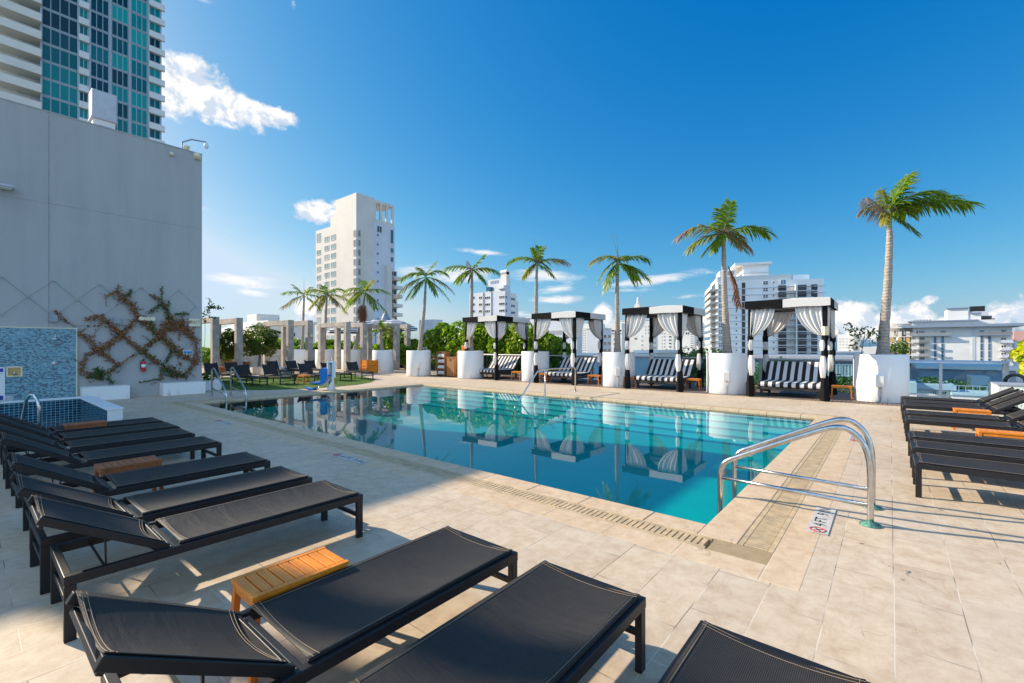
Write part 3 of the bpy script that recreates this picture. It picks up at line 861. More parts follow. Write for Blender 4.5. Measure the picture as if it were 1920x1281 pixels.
# wall light boxes
for k, (y, z, lab) in enumerate([(-2.42, 2.235, 'small grey junction box on the wall above the shower panel'), (-1.13, 2.24, 'small grey junction box between vine stems right of the shower')]):
    t = thing('junction_box', lab, 'box', (WX, y, z), 0, 'grey wall boxes')
    MB().box(0.003, -.075, -.085, .09, .075, .085).build('box', M['greybox'], t, bevel=.006)
    MB().box(0.08, -.08, -.09, .1, .08, .09).build('lid', M['greybox'], t, bevel=.004)
# emergency light
t = thing('emergency_light', 'cream twin head emergency light on the vine wall', 'light', (WX, -0.44, 2.31))
b = MB(); b.box(0.003, -.2, -.055, .09, .2, .055); b.build('housing', M['ivory'], t, bevel=.02)
for s in (-1, 1):
    o = MB().lathe([(0, 0), (.06, 0), (.062, .05), (.045, .055), (0, .04)], n=18).build('lamp_head', M['ivory'], t, True); o.location = (.09, s * .14, 0); o.rotation_euler = (0, R(90), 0)
t = thing('exit_sign', 'cream exit sign at right end of the vine wall', 'sign', (WX, 0.79, 2.245))
MB().box(.003, -.16, -.13, .06, .16, .13).build('plate', M['ivory'], t, bevel=.02)
textmesh('lettering', 'EXIT', .15, M['bark2'], t, (.061, 0, .01), (R(90), 0, R(90)), .002)
t = thing('notice_sign', 'small square notice plate right of the extinguisher', 'sign', (WX, 0.85, 1.47))
MB().box(.003, -.06, -.075, .012, .06, .075).build('plate', M['paper'], t)
MB().box(.012, -.04, -.045, .014, .04, -.03).build('print', M['inkred'], t)
t = thing('depth_notice', 'white notice with a blue picture half hidden by vines', 'sign', (WX, 0.6, 1.22))
MB().box(.003, -.13, -.14, .012, .13, .14).build('board', M['paper'], t)
MB().box(.012, -.10, .05, .014, .12, .12).build('picture', M['skyblue'], t)
b = MB()
for k in range(5): b.tube([(.014, -.09 + .045 * k + .015 * math.cos(q * PI / 4), -.09 + .02 * math.sin(q * PI / 4)) for q in range(9)], .004, 5)
b.build('print', M['black'], t)
# fire extinguisher
t = thing('fire_extinguisher', 'red fire extinguisher hung on the grey wall', 'extinguisher', (WX + .08, -0.52, .74))
MB().lathe([(0, 0), (.052, 0), (.056, .015), (.056, .25), (.045, .29), (.018, .31), (.018, .33), (0, .33)], n=20).build('cylinder', M['red'], t, True)
MB().lathe([(.0575, .13), (.0575, .22)], n=20).build('label_band', M['paper'], t)
b = MB(); b.box(-.015, -.02, .33, .015, .02, .36); b.bar((0, -.02, .36), (0, .08, .40), .015, .008); b.bar((0, -.02, .375), (0, .07, .375), .012, .006); b.build('valve_handle', M['black'], t)
MB().tube([(0, -.02, .34), (0, -.06, .32), (0, -.068, .22), (0, -.066, .08)], .008).build('hose', M['black'], t, True)
# wall lamp upper left, cameras, conduit arm, vent
t = thing('wall_lamp', 'long grey flat wall light high on the grey wall at left edge', 'lamp', (WX, -3.45, 5.48))
b = MB(); b.box(0.003, -.5, -.03, .3, .32, .05); b.build('housing', M['alu'], t, bevel=.025)
MB().box(.03, -.48, -.045, .27, .28, -.031).build('lens', M['paper'], t)
for k, (y, z, lab) in enumerate([(0.86, 7.60, 'dome camera at the top corner of the grey wall'), (.18, 7.45, 'small dome camera left of the corner camera')]):
    t = thing('security_camera', lab, 'camera', (WX, y, z), 0)
    s_ = 1 if k == 0 else .55
    MB().box(.003, -.1 * s_, -.09 * s_, .05, .1 * s_, .09 * s_).build('bracket', M['ivory'], t, bevel=.01)
    o = MB().lathe([(0, 0), (.1 * s_, 0), (.1 * s_, .03), (.07 * s_, .08 * s_), (0, .11 * s_)], n=16).build('dome', M['ivory'], t, True); o.rotation_euler = (0, R(90), 0); o.location = (.05, 0, 0)
t = thing('camera_arm', 'dark bent arm with hanging camera on the roof edge', 'camera', (WX - .15, .5, WT + .03))
b = MB(); b.bar((0, 0, 0), (0, .0, .26), .035, .035); b.bar((0, 0, .25), (0, .25, .42), .035, .035); b.bar((0, .24, .42), (.15, .62, .42), .035, .035); b.build('arm', M['trimblue'], t)
MB().lathe([(0, -.18), (.05, -.16), (.07, -.09), (.05, 0), (.02, .03), (0, .03)], (.15, .62, .38), 16).build('dome_camera', M['paper'], t, True)
MB().lathe([(0, .0), (.05, 0), (.09, .12), (.1, .16), (0, .16)], (.0, .12, .0), 14).build('floodlight', M['ivory'], t, True)
vx, vy = WZ(193, 14.2)
t = thing('roof_vent', 'white sheet metal vent stack on top of the grey building', 'vent', (vx, vy, WT))
b = MB(); b.box(-.22, -.26, -.3, .22, .26, .75); b.build('base', M['whitepaint'], t, bevel=.01)
b = MB(); b.box(-.27, -.31, .75, .27, .31, .80); b.box(-.25, -.29, .80, .25, .29, 1.62); b.build('hood', M['alu'], t, bevel=.01)
b = MB(); b.box(.22, -.12, .42, .235, .16, .43); b.box(.22, -.12, .55, .235, .16, .56); b.box(.22, -.13, .42, .235, -.12, .56); b.box(.22, .16, .42, .235, .17, .56); b.build('hatch', M['black'], t)

# wire trellis with studs
t = thing('wire_trellis', 'thin steel wires in a diamond pattern on the grey wall', 'trellis', (WX, 0, 0))
y_top = [-3.34, -2.41, -1.49, -0.56, .37, 1.28]
b = MB(); studs = []
rows = [3.24, 2.76, 2.28, 1.8, 1.32, .84]
for r_, z in enumerate(rows):
    for k in range(-2, 8):
        y = -3.34 + .925 * k + (.4625 if r_ % 2 else 0)
        studs.append((y, z))
wires = []
for r_ in range(len(rows) - 1):
    for k in range(-2, 8):
        y = -3.34 + .925 * k + (.4625 if r_ % 2 else 0)
        for dy in (-.4625, .4625):
            y2 = y + dy
            if max(y, y2) < .99 and not (rows[r_ + 1] < 1.99 and min(y, y2) < -2.0):
                wires.append(((y, rows[r_]), (y2, rows[r_ + 1])))
for (p, q) in wires: b.tube([(.05, p[0], p[1]), (.05, q[0], q[1])], .0035, 5)
b.build('wire', M['wire'], t)
b = MB()
for (y, z) in studs:
    if y < .97 and not (z < 2.05 and y < -1.95): b.lathe([(0, 0), (.018, 0), (.018, .05), (.012, .06), (0, .062)], (0, 0, 0), 8)
    else: continue
    n_ = 8 * 5
    for q in range(len(b.v) - n_, len(b.v)):
        x0, y0, z0 = b.v[q]; b.v[q] = (z0 + .003, y + x0, z + y0)
b.build('stud', M['steel'], t)
# vines: leaves along wires
def vine(name, label, segs, loc, seed):
    """segs: (p,q,density,width,brownness) in (y,z)"""
    rnd = random.Random(seed)
    t = thing(name, label, 'vine', loc)
    lg, lb, stm = MB(), MB(), MB()
    for (p, q, dn, wd, br) in segs:
        L = math.hypot(q[0] - p[0], q[1] - p[1])
        pts = []
        for k in range(7):
            f = k / 6
            pts.append((.055 + rnd.uniform(-.01, .02), p[0] + (q[0] - p[0]) * f + rnd.uniform(-.02, .02), p[1] + (q[1] - p[1]) * f + rnd.uniform(-.02, .02)))
        for s_ in range(2 if dn > 60 else 1):
            stm.tube([(a + rnd.uniform(-.01, .01), b2 + rnd.uniform(-.02, .02), c2 + rnd.uniform(-.02, .02)) for a, b2, c2 in pts], .007 if dn > 60 else .004, 5)
        for k in range(int(dn * L * 1.35)):
            f = rnd.random()
            y = p[0] + (q[0] - p[0]) * f + rnd.gauss(0, wd); z = p[1] + (q[1] - p[1]) * f + rnd.gauss(0, wd)
            x = .05 + abs(rnd.gauss(0, .04))
            if y > .99: x = rnd.uniform(-.2, .1)
            s = rnd.uniform(.013, .034)
            tgt = lb if rnd.random() < br else lg
            n = Vector((rnd.uniform(.3, 1), rnd.uniform(-.8, .8), rnd.uniform(-.4, .9))).normalized()
            a = n.cross(Vector((0, 0, 1))).normalized(); a.rotate(Matrix.Rotation(rnd.uniform(0, 6.28), 3, n)); c = n.cross(a)
            P = Vector((x, y, z))
            tgt.add([P - a * s, P + c * s * .75 - a * .1 * s, P + a * s * 1.1, P - c * s * .75 - a * .1 * s], [(0, 1, 2, 3)])
        # little side tendrils
        for k in range(int(L * dn / 30)):
            f = rnd.random(); y = p[0] + (q[0] - p[0]) * f; z = p[1] + (q[1] - p[1]) * f
            a_ = rnd.uniform(0, 6.28); l_ = rnd.uniform(.08, .3)
            pt = [(.05, y, z)]; cy, cz = y, z
            for q_ in range(4):
                a_ += rnd.uniform(-.5, .5); cy += math.cos(a_) * l_ / 4; cz += math.sin(a_) * l_ / 4; pt.append((.05 + rnd.uniform(0, .02), cy, cz))
                if cy > .98: break
                for r2 in range(3):
                    s = rnd.uniform(.01, .02); yy, zz = cy + rnd.uniform(-.02, .02), cz + rnd.uniform(-.02, .02)
                    (lb if rnd.random() < br else lg).add([(.06, yy - s, zz), (.07, yy, zz + s), (.06, yy + s, zz), (.065, yy, zz - s)], [(0, 1, 2, 3)])
            if len(pt) > 1: stm.tube(pt, .002, 4)
    if lg.f: lg.build('green_leaves', M['vinegreen'], t)
    if lb.f: lb.build('dry_leaves', M['vinebrown'], t)
    stm.build('stem', M['bark'], t)
    return t
_v = lambda px, py: (onx(px, WX + .05)[0], zat(py, onx(px, WX + .05)[1]))
def pxsegs(L): return [(_v(a, b_), _v(c, d_), dn, wd, br) for (a, b_, c, d_, dn, wd, br) in L]
vine('wall_vine', 'mostly dry brown vine climbing from the left trough past the extinguisher', pxsegs([
    (152, 695, 162, 665, 140, .035, .9), (162, 665, 186, 657, 160, .04, .95), (186, 657, 228, 628, 260, .045, .95), (228, 628, 258, 596, 200, .035, .9),
    (258, 596, 245, 570, 260, .045, .95), (245, 570, 218, 548, 260, .055, .85), (218, 548, 195, 555, 110, .03, .95), (218, 548, 222, 535, 80, .03, .7),
    (235, 560, 246, 543, 120, .03, .1), (228, 628, 196, 600, 260, .045, .97), (196, 600, 180, 592, 170, .035, .97), (180, 592, 160, 600, 110, .03, .97),
    (186, 657, 165, 635, 150, .04, .95), (165, 635, 148, 622, 150, .04, .95), (140, 612, 118, 598, 60, .025, .95), (118, 598, 102, 582, 90, .025, .95), (186, 657, 222, 685, 170, .035, .9),
    (222, 685, 200, 700, 170, .04, .55), (200, 700, 165, 705, 260, .05, .35), (152, 695, 165, 705, 170, .05, .85), (222, 685, 262, 658, 60, .02, .9), (190, 712, 182, 690, 300, .05, .05), (200, 708, 212, 718, 120, .03, .05),
    (170, 602, 195, 590, 40, .02, .9), (150, 612, 190, 612, 25, .02, .9), (168, 640, 190, 605, 25, .02, .9)]), (WX, 0, 0), 3)
vine('wall_vine', 'brown and green vine climbing from the right trough to the exit sign', pxsegs([
    (258, 596, 300, 630, 220, .045, .75), (300, 630, 265, 658, 240, .045, .65), (228, 628, 262, 655, 200, .04, .9), (265, 658, 310, 690, 240, .045, .6),
    (310, 690, 345, 705, 260, .05, .3), (345, 705, 368, 680, 180, .04, .8), (368, 680, 368, 640, 160, .05, .92), (368, 640, 344, 618, 230, .045, .95), (344, 618, 318, 600, 330, .06, .93),
    (318, 598, 305, 568, 230, .035, .35), (305, 568, 282, 552, 130, .03, .5), (305, 568, 278, 588, 110, .03, .05), (303, 565, 303, 540, 60, .02, .1), (310, 578, 318, 565, 90, .03, .1),
    (318, 598, 300, 630, 330, .065, .85), (300, 630, 345, 668, 330, .06, .8), (345, 668, 368, 680, 230, .05, .9), (318, 620, 345, 600, 300, .07, .95), (335, 608, 360, 625, 300, .06, .95), (285, 605, 290, 628, 120, .05, .15), (325, 655, 310, 680, 130, .03, .15),
    (335, 705, 305, 700, 160, .05, .15), (350, 588, 330, 590, 120, .04, .1), (340, 600, 335, 640, 50, .02, .9), (262, 717, 300, 710, 60, .015, .2), (330, 660, 340, 690, 30, .02, .5), (302, 712, 300, 690, 90, .03, .8)]), (WX, 0, 0), 5)
# vine overhanging beyond the corner
t = thing('corner_vine', 'loose green vine hanging past the corner of the grey wall', 'vine', (WX - .25, 1.15, 0))
rnd = random.Random(12); b = MB(); s2 = MB()
for k in range(9):
    y, z = rnd.uniform(-.1, .1), rnd.uniform(2.1, 2.9); pt = [(0, y, z)]
    a_ = rnd.uniform(-.6, 1.9)
    for q in range(7):
        a_ += rnd.uniform(-.5, .5); y += math.cos(a_) * .06; z += math.sin(a_) * .06 - .01; pt.append((rnd.uniform(-.03, .03), y, z))
        for r2 in range(4):
            s = rnd.uniform(.012, .028); yy, zz, xx = y + rnd.gauss(0, .025), z + rnd.gauss(0, .025), rnd.uniform(-.08, .08)
            b.add([(xx, yy - s, zz), (xx + .01, yy, zz + s), (xx, yy + s, zz), (xx - .01, yy, zz - s)], [(0, 1, 2, 3)])
    s2.tube(pt, .003, 4)
s2.tube([(0, 0, .3), (0.02, -.03, 1), (-.02, .02, 2), (0, 0, 2.8)], .006, 5)
for k in range(140):
    s = rnd.uniform(.02, .04); xx, yy, zz = rnd.gauss(.1, .12), rnd.gauss(.05, .12), rnd.uniform(.38, .62)
    b.add([(xx, yy - s, zz), (xx + .02, yy, zz + s), (xx, yy + s, zz), (xx - .02, yy, zz - s)], [(0, 1, 2, 3)])
b.build('leaves', M['vinegreen'], t); s2.build('stem', M['bark'], t)

# white trough planters
for (y0, y1, x0, lab) in [(-1.9, -.90, WX + .003, 'white trough planter at foot of the wall left of the extinguisher'), (-.12, .975, WX + .003, 'white trough planter at foot of the wall below the exit sign'), (1.05, 1.75, -17.0, 'white trough planter just past the grey wall corner')]:
    t = thing('trough_planter', lab, 'planter', (x0, (y0 + y1) / 2, 0), 0, 'white wall troughs')
    h = (y1 - y0) / 2; wd = .43
    b = MB(); b.box(0, -h, 0, .03, h, .37); b.box(wd - .03, -h, 0, wd, h, .37); b.box(.031, -h, 0, wd - .031, -h + .03, .37); b.box(.031, h - .03, 0, wd - .031, h, .37); b.build('box', M['white'], t, bevel=.006)
    MB().box(.031, -h + .031, 0.02, wd - .031, h - .031, .33).build('soil', M['soil'], t)

# ================================================================== SPA
t = thing('spa_tub', 'raised square spa lined with dark blue tiles in front of the shower wall', 'spa', (SX0, SY1, 0))
X0, X1, Y0, Y1 = -11.6, -8.9, -5.8, -2.43
def L(x, y, z=0): return (x - SX0, y - SY1, z)
H_ = .45
def lb(bm, x0, y0, z0, x1, y1, z1, m=0): a = L(x0, y0, z0); c = L(x1, y1, z1); bm.box(a[0], a[1], a[2], c[0], c[1], c[2], m)
b = MB(); lb(b, X0 - .2, Y0, -.9, X0, Y1 + .2, H_ - .03); lb(b, X0, Y1, -.9, X1, Y1 + .2, H_ - .03); lb(b, X1, Y0, -.9, X1 + .1, Y1 + .0, -.0)
b.build('wall', M['whitepaint'], t)
b = MB(); lb(b, X0 - .22, Y0, H_ - .03, X0 + .01, Y1 + .22, H_); lb(b, X0 + .01, Y1 - .01, H_ - .03, X1 + .01, Y1 + .22, H_); b.build('coping', M['whitepaint'], t, bevel=.008)
b = MB(); lb(b, X0, Y0, -.9, X0 + .006, Y1, H_ - .031); lb(b, X0, Y1 - .006, -.9, X1, Y1, H_ - .031); lb(b, X1 - .006, Y0, -.9, X1, Y1, -.01); b.build('tiles', M['spatile'], t)
b = MB(); lb(b, X0, Y0, -.92, X1, Y1, -.6); b.build('floor', M['poolpaint'], t)
b = MB(); lb(b, X0 - .003, Y0, -.65, X1 + .003, Y1 + .003, -.012); b.build('water', M['spawater'], t)
# spa grab rail
t = thing('spa_handrail', 'single steel grab rail standing in the tiled spa', 'handrail', (-9.45, -3.2, 0))
t.location = (-9.5, onx(73, -9.5)[0], 0)
b = MB(); b.tube([(0, 0, -.5), (0, 0, .5), (-.01, -.02, .62), (-.05, -.05, .70), (-.12, -.09, .71), (-.19, -.13, .62), (-.27, -.17, .3), (-.42, -.26, -.5)], .024, 12); b.build('rail', M['steel'], t, True)

# ================================================================== DEPTH MARKERS
def marker(loc, rz, label, worn=0.0, scale=1.0):
    t = thing('depth_marker', label, 'floor sign', loc, rz, 'pool depth markers set in the deck')
    MB().box(-.37 * scale, -.075, 0, .37 * scale, .075, .004).build('tile', M['wornsign'], t)
    textmesh('lettering', '4 FT', .125, M['black'], t, (-.075 * scale, 0, .0045), (0, 0, 0), .0005)
    textmesh('lettering', '9 IN', .125, M['black'], t, (.225 * scale, 0, .0045), (0, 0, 0), .0005)
    b = MB()
    b.tube([(-.295 * scale + .052 * math.cos(q * PI / 12), .0 + .052 * math.sin(q * PI / 12), .005) for q in range(25)], .005, 5, caps=False)
    b.bar((-.295 * scale - .036, .036, .005), (-.295 * scale + .036, -.036, .005), .008, .002)
    b.build('no_diving_ring', M['inkred'], t)
    b = MB(); b.bar((-.295 * scale - .03, -.02, .0055), (-.295 * scale + .03, .018, .0055), .009, .001); b.bar((-.295 * scale, .0, .0055), (-.295 * scale + .02, -.03, .0055), .007, .001); b.lathe([(.009, 0), (0, .001)], (-.295 * scale - .038, -.026, .005), 8)
    b.build('diver_symbol', M['black'], t)
    return t
marker((.73, .74, .003), R(90), 'depth marker beside the near steel handrail posts')
marker((-4.36, -.70, .003), R(0), 'depth marker in the shade right of the near left loungers')
marker((-8.85, -.71, .003), R(0), 'faint depth marker in the shade towards the spa')
marker((.74, 5.3, .003), R(90), 'worn depth marker on the sunny deck far behind the handrails')

# ================================================================== HANDRAILS
def bezier(pts, n=8):
    """Catmull-Rom through pts"""
    P = [Vector(p) for p in pts]; P = [P[0] * 2 - P[1]] + P + [P[-1] * 2 - P[-2]]; out = []
    for i in range(1, len(P) - 2):
        for k in range(n):
            t_ = k / n
            out.append(0.5 * ((2 * P[i]) + (-P[i - 1] + P[i + 1]) * t_ + (2 * P[i - 1] - 5 * P[i] + 4 * P[i + 1] - P[i + 2]) * t_ * t_ + (-P[i - 1] + 3 * P[i] - 3 * P[i + 1] + P[i + 2]) * t_ ** 3))
    out.append(P[-2]); return out
def corner(path, r=.08, n=6):
    P = [Vector(p) for p in path]; out = [P[0]]
    for i in range(1, len(P) - 1):
        a = (P[i - 1] - P[i]); b_ = (P[i + 1] - P[i]); q = min(r[i - 1] if isinstance(r, (list, tuple)) else r, a.length * .49, b_.length * .49)
        A, B = P[i] + a.normalized() * q, P[i] + b_.normalized() * q
        for k in range(n + 1):
            f = k / n; out.append(A * (1 - f) ** 2 + P[i] * 2 * f * (1 - f) + B * f * f)
    out.append(P[-1]); return out
def stair_rail(y, label):
    t = thing('pool_handrail', label, 'handrail', (1.056, y, 0), 0, 'bent steel stair rails at the near pool corner')
    path = [(0, 0, 0), (0, 0, .40), (-.012, 0, .56), (-.05, 0, .68), (-.12, 0, .765), (-.20, 0, .795), (-.30, 0, .775), (-.45, 0, .705), (-.75, 0, .555), (-1.0, 0, .425), (-1.10, 0, .372), (-1.155, 0, .32), (-1.182, 0, .24), (-1.187, 0, .15), (-1.187, 0, -.2), (-1.187, 0, -.95)]
    MB().tube(bezier(path, 5), .0235, 16).build('rail', M['steel'], t, True)
    MB().tube([(-.01, 0, .165), (-1.187, 0, .185)], .018, 14).build('lower_bar', M['steel'], t, True)
    MB().lathe([(.078, 0), (.074, .012), (.04, .016), (.03, .028), (0, .028)], n=28).build('flange', M['verdigris'], t, True)
    return t
stair_rail(.86, 'nearer of the two bent steel rails at the near pool corner')
stair_rail(1.40, 'farther of the two bent steel rails at the near pool corner')
# pool ladder steps between them
t = thing('pool_ladder', 'black submerged ladder steps between the near steel rails', 'ladder', (-.13, 1.13, 0))
for z in (-.32, -.58, -.84): MB().box(-.06, -.24, z, .05, .24, z + .03).build('step', M['black'], t, bevel=.005)
# left ladder rails
for (y, lab) in [(.70, 'nearer of the two ladder rails at the far left pool edge'), (1.20, 'farther of the two ladder rails at the far left pool edge')]:
    t = thing('ladder_rail', lab, 'handrail', (-14.12, y, 0), 0, 'ladder rails at the left pool edge')
    path = corner([(0, 0, 0), (0, 0, .82), (.16, 0, .86), (1.0, 0, .33), (1.16, 0, .2), (1.18, 0, -.9)], [.12, .12, .2, .15], 7)
    MB().tube(path, .0235, 12).build('rail', M['steel'], t, True)
    MB().tube([(0, 0, .27), (1.16, 0, .14)], .018, 10).build('lower_bar', M['steel'], t, True)
    MB().lathe([(.07, 0), (.065, .012), (0, .018)], n=20).build('flange', M['steel'], t, True)
# far step rail
t = thing('step_rail', 'steel rail sloping down the far pool steps in front of the second cabana', 'handrail', (-6.85, 9.0, 0))
MB().tube(corner([(0, 0, 0), (0, 0, .79), (0, -2.05, .80), (0, -3.15, -.18), (0, -3.3, -.6)], [.09, .12, .1], 8), .022, 12).build('rail', M['steel'], t, True)
MB().tube([(0, -1.72, .79), (0, -1.72, -.4)], .020, 12).build('post', M['steel'], t, True)
MB().lathe([(.07, 0), (.065, .012), (0, .018)], n=20).build('flange', M['steel'], t, True)

# ================================================================== LOUNGERS
LW, LH = .58, .335
def make_lounger(name, label, group, ang=30.5, bl=.61, near=True, sag=.032):
    t = thing(name, label, 'sun lounger', (0, 0, 0), 0, group)
    hw = LW / 2; Y1_ = 1.69; HY_ = 1.22
    mt = M['darkmetal']
    b = MB()
    for s in (-1, 1):
        x = s * (hw - .0175)
        b.box(x - .0175, 0, LH - .05, x + .0175, Y1_, LH)
        b.box(x - .009 - s * .012, .03, LH + .0005, x + .004 - s * .012, HY_ - .02, LH + .012)
    b.box(-hw + .036, 0, LH - .05, hw - .036, .035, LH - .001)
    b.box(-hw + .036, Y1_ - .035, LH - .05, hw - .036, Y1_, LH - .001)
    b.box(-hw + .036, HY_ - .015, LH - .045, hw - .036, HY_ + .015, LH - .01)
    b.build('frame', mt, t, bevel=.004)
    for s in (-1, 1):
        x = s * (hw - .019)
        MB().box(x - .0165, .001, 0, x + .0165, .049, LH - .0505).build('leg', mt, t, bevel=.003)
        MB().box(x - .0165, Y1_ - .049, 0, x + .0165, Y1_ - .001, LH - .0505).build('leg', mt, t, bevel=.003)
    MB().box(-hw + .036, .012, .155, hw - .036, .034, .185).build('stretcher', mt, t, bevel=.003)
    MB().box(-hw + .036, Y1_ - .034, .155, hw - .036, Y1_ - .012, .185).build('stretcher', mt, t, bevel=.003)
    # sling seat
    fw = hw - .022
    def seat(u, v):
        x = (u * 2 - 1) * fw; y = .022 + v * (HY_ - .045)
        e = 1 - (x / fw) ** 2
        endf = .35 + .65 * math.sin(PI * v) ** .5 if 0 < v < 1 else .35
        return (x, y + (.0 if 0 < v < 1 else (.016 if v == 0 else -.016) * e), LH + .014 - sag * e * (1.0 if near else 1) * endf - .006 * e)
    nu, nv = (16, 24) if near else (10, 8)
    MB().grid(seat, nu, nv).build('seat_sling', M['mesh'], t, True, solid=.003)
    a = R(ang); ca, sa = math.cos(a), math.sin(a)
    def bk(x, l, n=0): return (x, HY_ + .03 + l * ca - n * sa, LH - .005 + l * sa + n * ca)
    b = MB()
    for s in (-1, 1):
        b.bar(bk(s * (hw - .04), 0), bk(s * (hw - .04), bl), .028, .04, up=(0, -sa, ca))
    b.bar(bk(-hw + .055, .015), bk(hw - .055, .015), .025, .03, up=(0, -sa, ca))
    # curved head bar
    b.bar(bk(-hw + .055, bl - .03, -.03), bk(hw - .055, bl - .03, -.03), .02, .02, up=(0, -sa, ca))
    b.build('backrest_frame', mt, t, bevel=.003)
    fb = hw - .042
    def back(u, v):
        e = 1 - (u * 2 - 1) ** 2; x = (u * 2 - 1) * fb; l = .03 + .02 * e * max(0, 1 - v * 6) + v * (bl - .035) - .035 * e * max(0, v * 4 - 3)
        k = .5 + .5 * math.sin(PI * min(1, v * .7 + .3) if v < 1 else PI * .3)
        return bk(x, l, .024 - (.028 + .022 * v) * e)
    MB().grid(back, nu, 14 if near else 6).build('backrest_sling', M['mesh'], t, True, solid=.003)
    # struts
    b = MB()
    for s in (-1, 1):
        x = s * (hw - .06)
        b.bar(bk(x, bl * .52), (x, HY_ + .30 if ang < 45 else HY_ + .36, LH - .04), .012, .008)
        b.bar(bk(x, bl * .30), (x, HY_ + .05 if ang < 45 else HY_ + .25, LH - .04), .010, .008)
    b.tube([(-hw + .03, HY_ + .30, LH - .035), (hw - .03, HY_ + .30, LH - .035)], .007, 6)
    b.build('strut', mt, t)
    if near:
        b = MB()
        def pl(fn, n=22, r=.0011): b.tube([fn(k / n) for k in range(n + 1)], r, 4)
        up = Vector((0, 0, .0035))
        for v0 in (.985, .965): pl(lambda q, v0=v0: Vector(seat(q, v0)) + up)
        for v0 in (.015, .03): pl(lambda q, v0=v0: Vector(seat(q, v0)) + up)
        for u0 in (.03, .97): pl(lambda q, u0=u0: Vector(seat(u0, .002 + .996 * q)) + up)
        for v0 in (.015, .045, .945, .975): pl(lambda q, v0=v0: Vector(back(q, v0)) + up)
        for u0 in (.03, .97): pl(lambda q, u0=u0: Vector(back(u0, q)) + up)
        b.build('stitching', M['thread'], t)
    return t
G1 = 'black sling loungers in the left row'
lx = [-7.46, -6.71, -5.93, -5.03, -3.67, -2.77, -2.01, -.44, .31, 1.14]
ll = ['black sling lounger farthest up the left row, next to the spa',
      'second black sling lounger from the spa in the left row',
      'third black sling lounger from the spa in the left row',
      'fourth black sling lounger from the spa, just beyond a brown slatted side table',
      'fifth black sling lounger from the spa, just in front of the brown slatted table',
      'sixth black sling lounger from the spa, wholly in shade beside the half-lit one',
      'lounger with dusty brown sling lit by low sun, beyond the bright orange side table',
      'black sling lounger with raised back in front of the bright orange side table',
      'black sling lounger at bottom centre with a curved shadow across its seat',
      'black sling lounger cut off by the bottom edge, only its foot end showing']
base = make_lounger('sun_lounger', ll[0], G1)
base.location = (lx[0] - LW / 2, -1.985, 0); base.rotation_euler = (0, 0, PI)
for k in range(1, 10):
    r = dup(base, (lx[k] - LW / 2, -1.985 + [0, .01, -.02, 0, .0, -.02, .01, .0, .015, .0][k], 0), PI + R([0, .4, -.5, .3, 0, .6, -.3, 0, .4, 0][k]), ll[k])
G2 = 'black sling loungers in the right row'
rl = ['black lounger at far end of the right row, beside the glass railing', 'second black lounger from the railing in the right row', 'third black lounger from the railing, just beyond the farther orange table',
      'fourth black lounger from the railing, just before the farther orange table', 'fifth black lounger from the railing in the right row', 'black lounger just in front of the nearer orange table at right edge',
      'second nearest black lounger in the right row', 'nearest black lounger at the right edge, its legs and shadow fully seen']
for k, yf in enumerate([9.88, 9.02, 8.30, 6.95, 6.05, 4.29, 3.50, 2.62]):
    dup(base, (1.375, yf - LW / 2, 0), -PI / 2 + R([.5, -.4, .3, 0, -.3, .5, 0, .3][k]), rl[k], G2)
# far loungers on turf, upright backs facing the pool
G3 = 'upright black loungers on the turf'
fl = make_lounger('sun_lounger', 'x', G3, 60.0, .52, near=False)
front = [3.13, 3.96, 5.3, 6.45, 7.55]
fx = [-16.9, -16.5, -16.5, -16.6, -16.7]
flab = ['upright black lounger on the turf nearest the left ladder rails', 'upright black lounger on the turf left of the small orange stool', 'upright black lounger on the turf just right of the orange stool, behind the lift seat',
        'upright black lounger directly behind the white lift post', 'upright black lounger at the right end beside the slatted wood bin']
for k in range(5):
    if k == 0: fl.location = (fx[0], front[0], 0); fl.rotation_euler = (0, 0, PI / 2 + R(4)); fl['label'] = flab[0]
    else: dup(fl, (fx[k], front[k], 0), PI / 2 + R([0, 3, 0, 4, -4][k]), flab[k])
bk_ = [(400, 19.8, 'upright black lounger half hidden by the corner of the grey wall'), (437, 20.6, 'upright black lounger in the back row partly behind the nearest turf lounger'),
       (514, 22.6, 'upright black lounger in the back row with its top above the second front lounger'), (549, 23.0, 'upright black lounger in the back row in the middle, before a white planter'), (584, 23.3, 'upright black lounger in the back row behind the small stool, tallest looking')]
for (px, Z, lab) in bk_:
    x, y = WZ(px, Z); dup(fl, (x + 1.45, y - .05, 0), PI / 2 + R(2), lab)

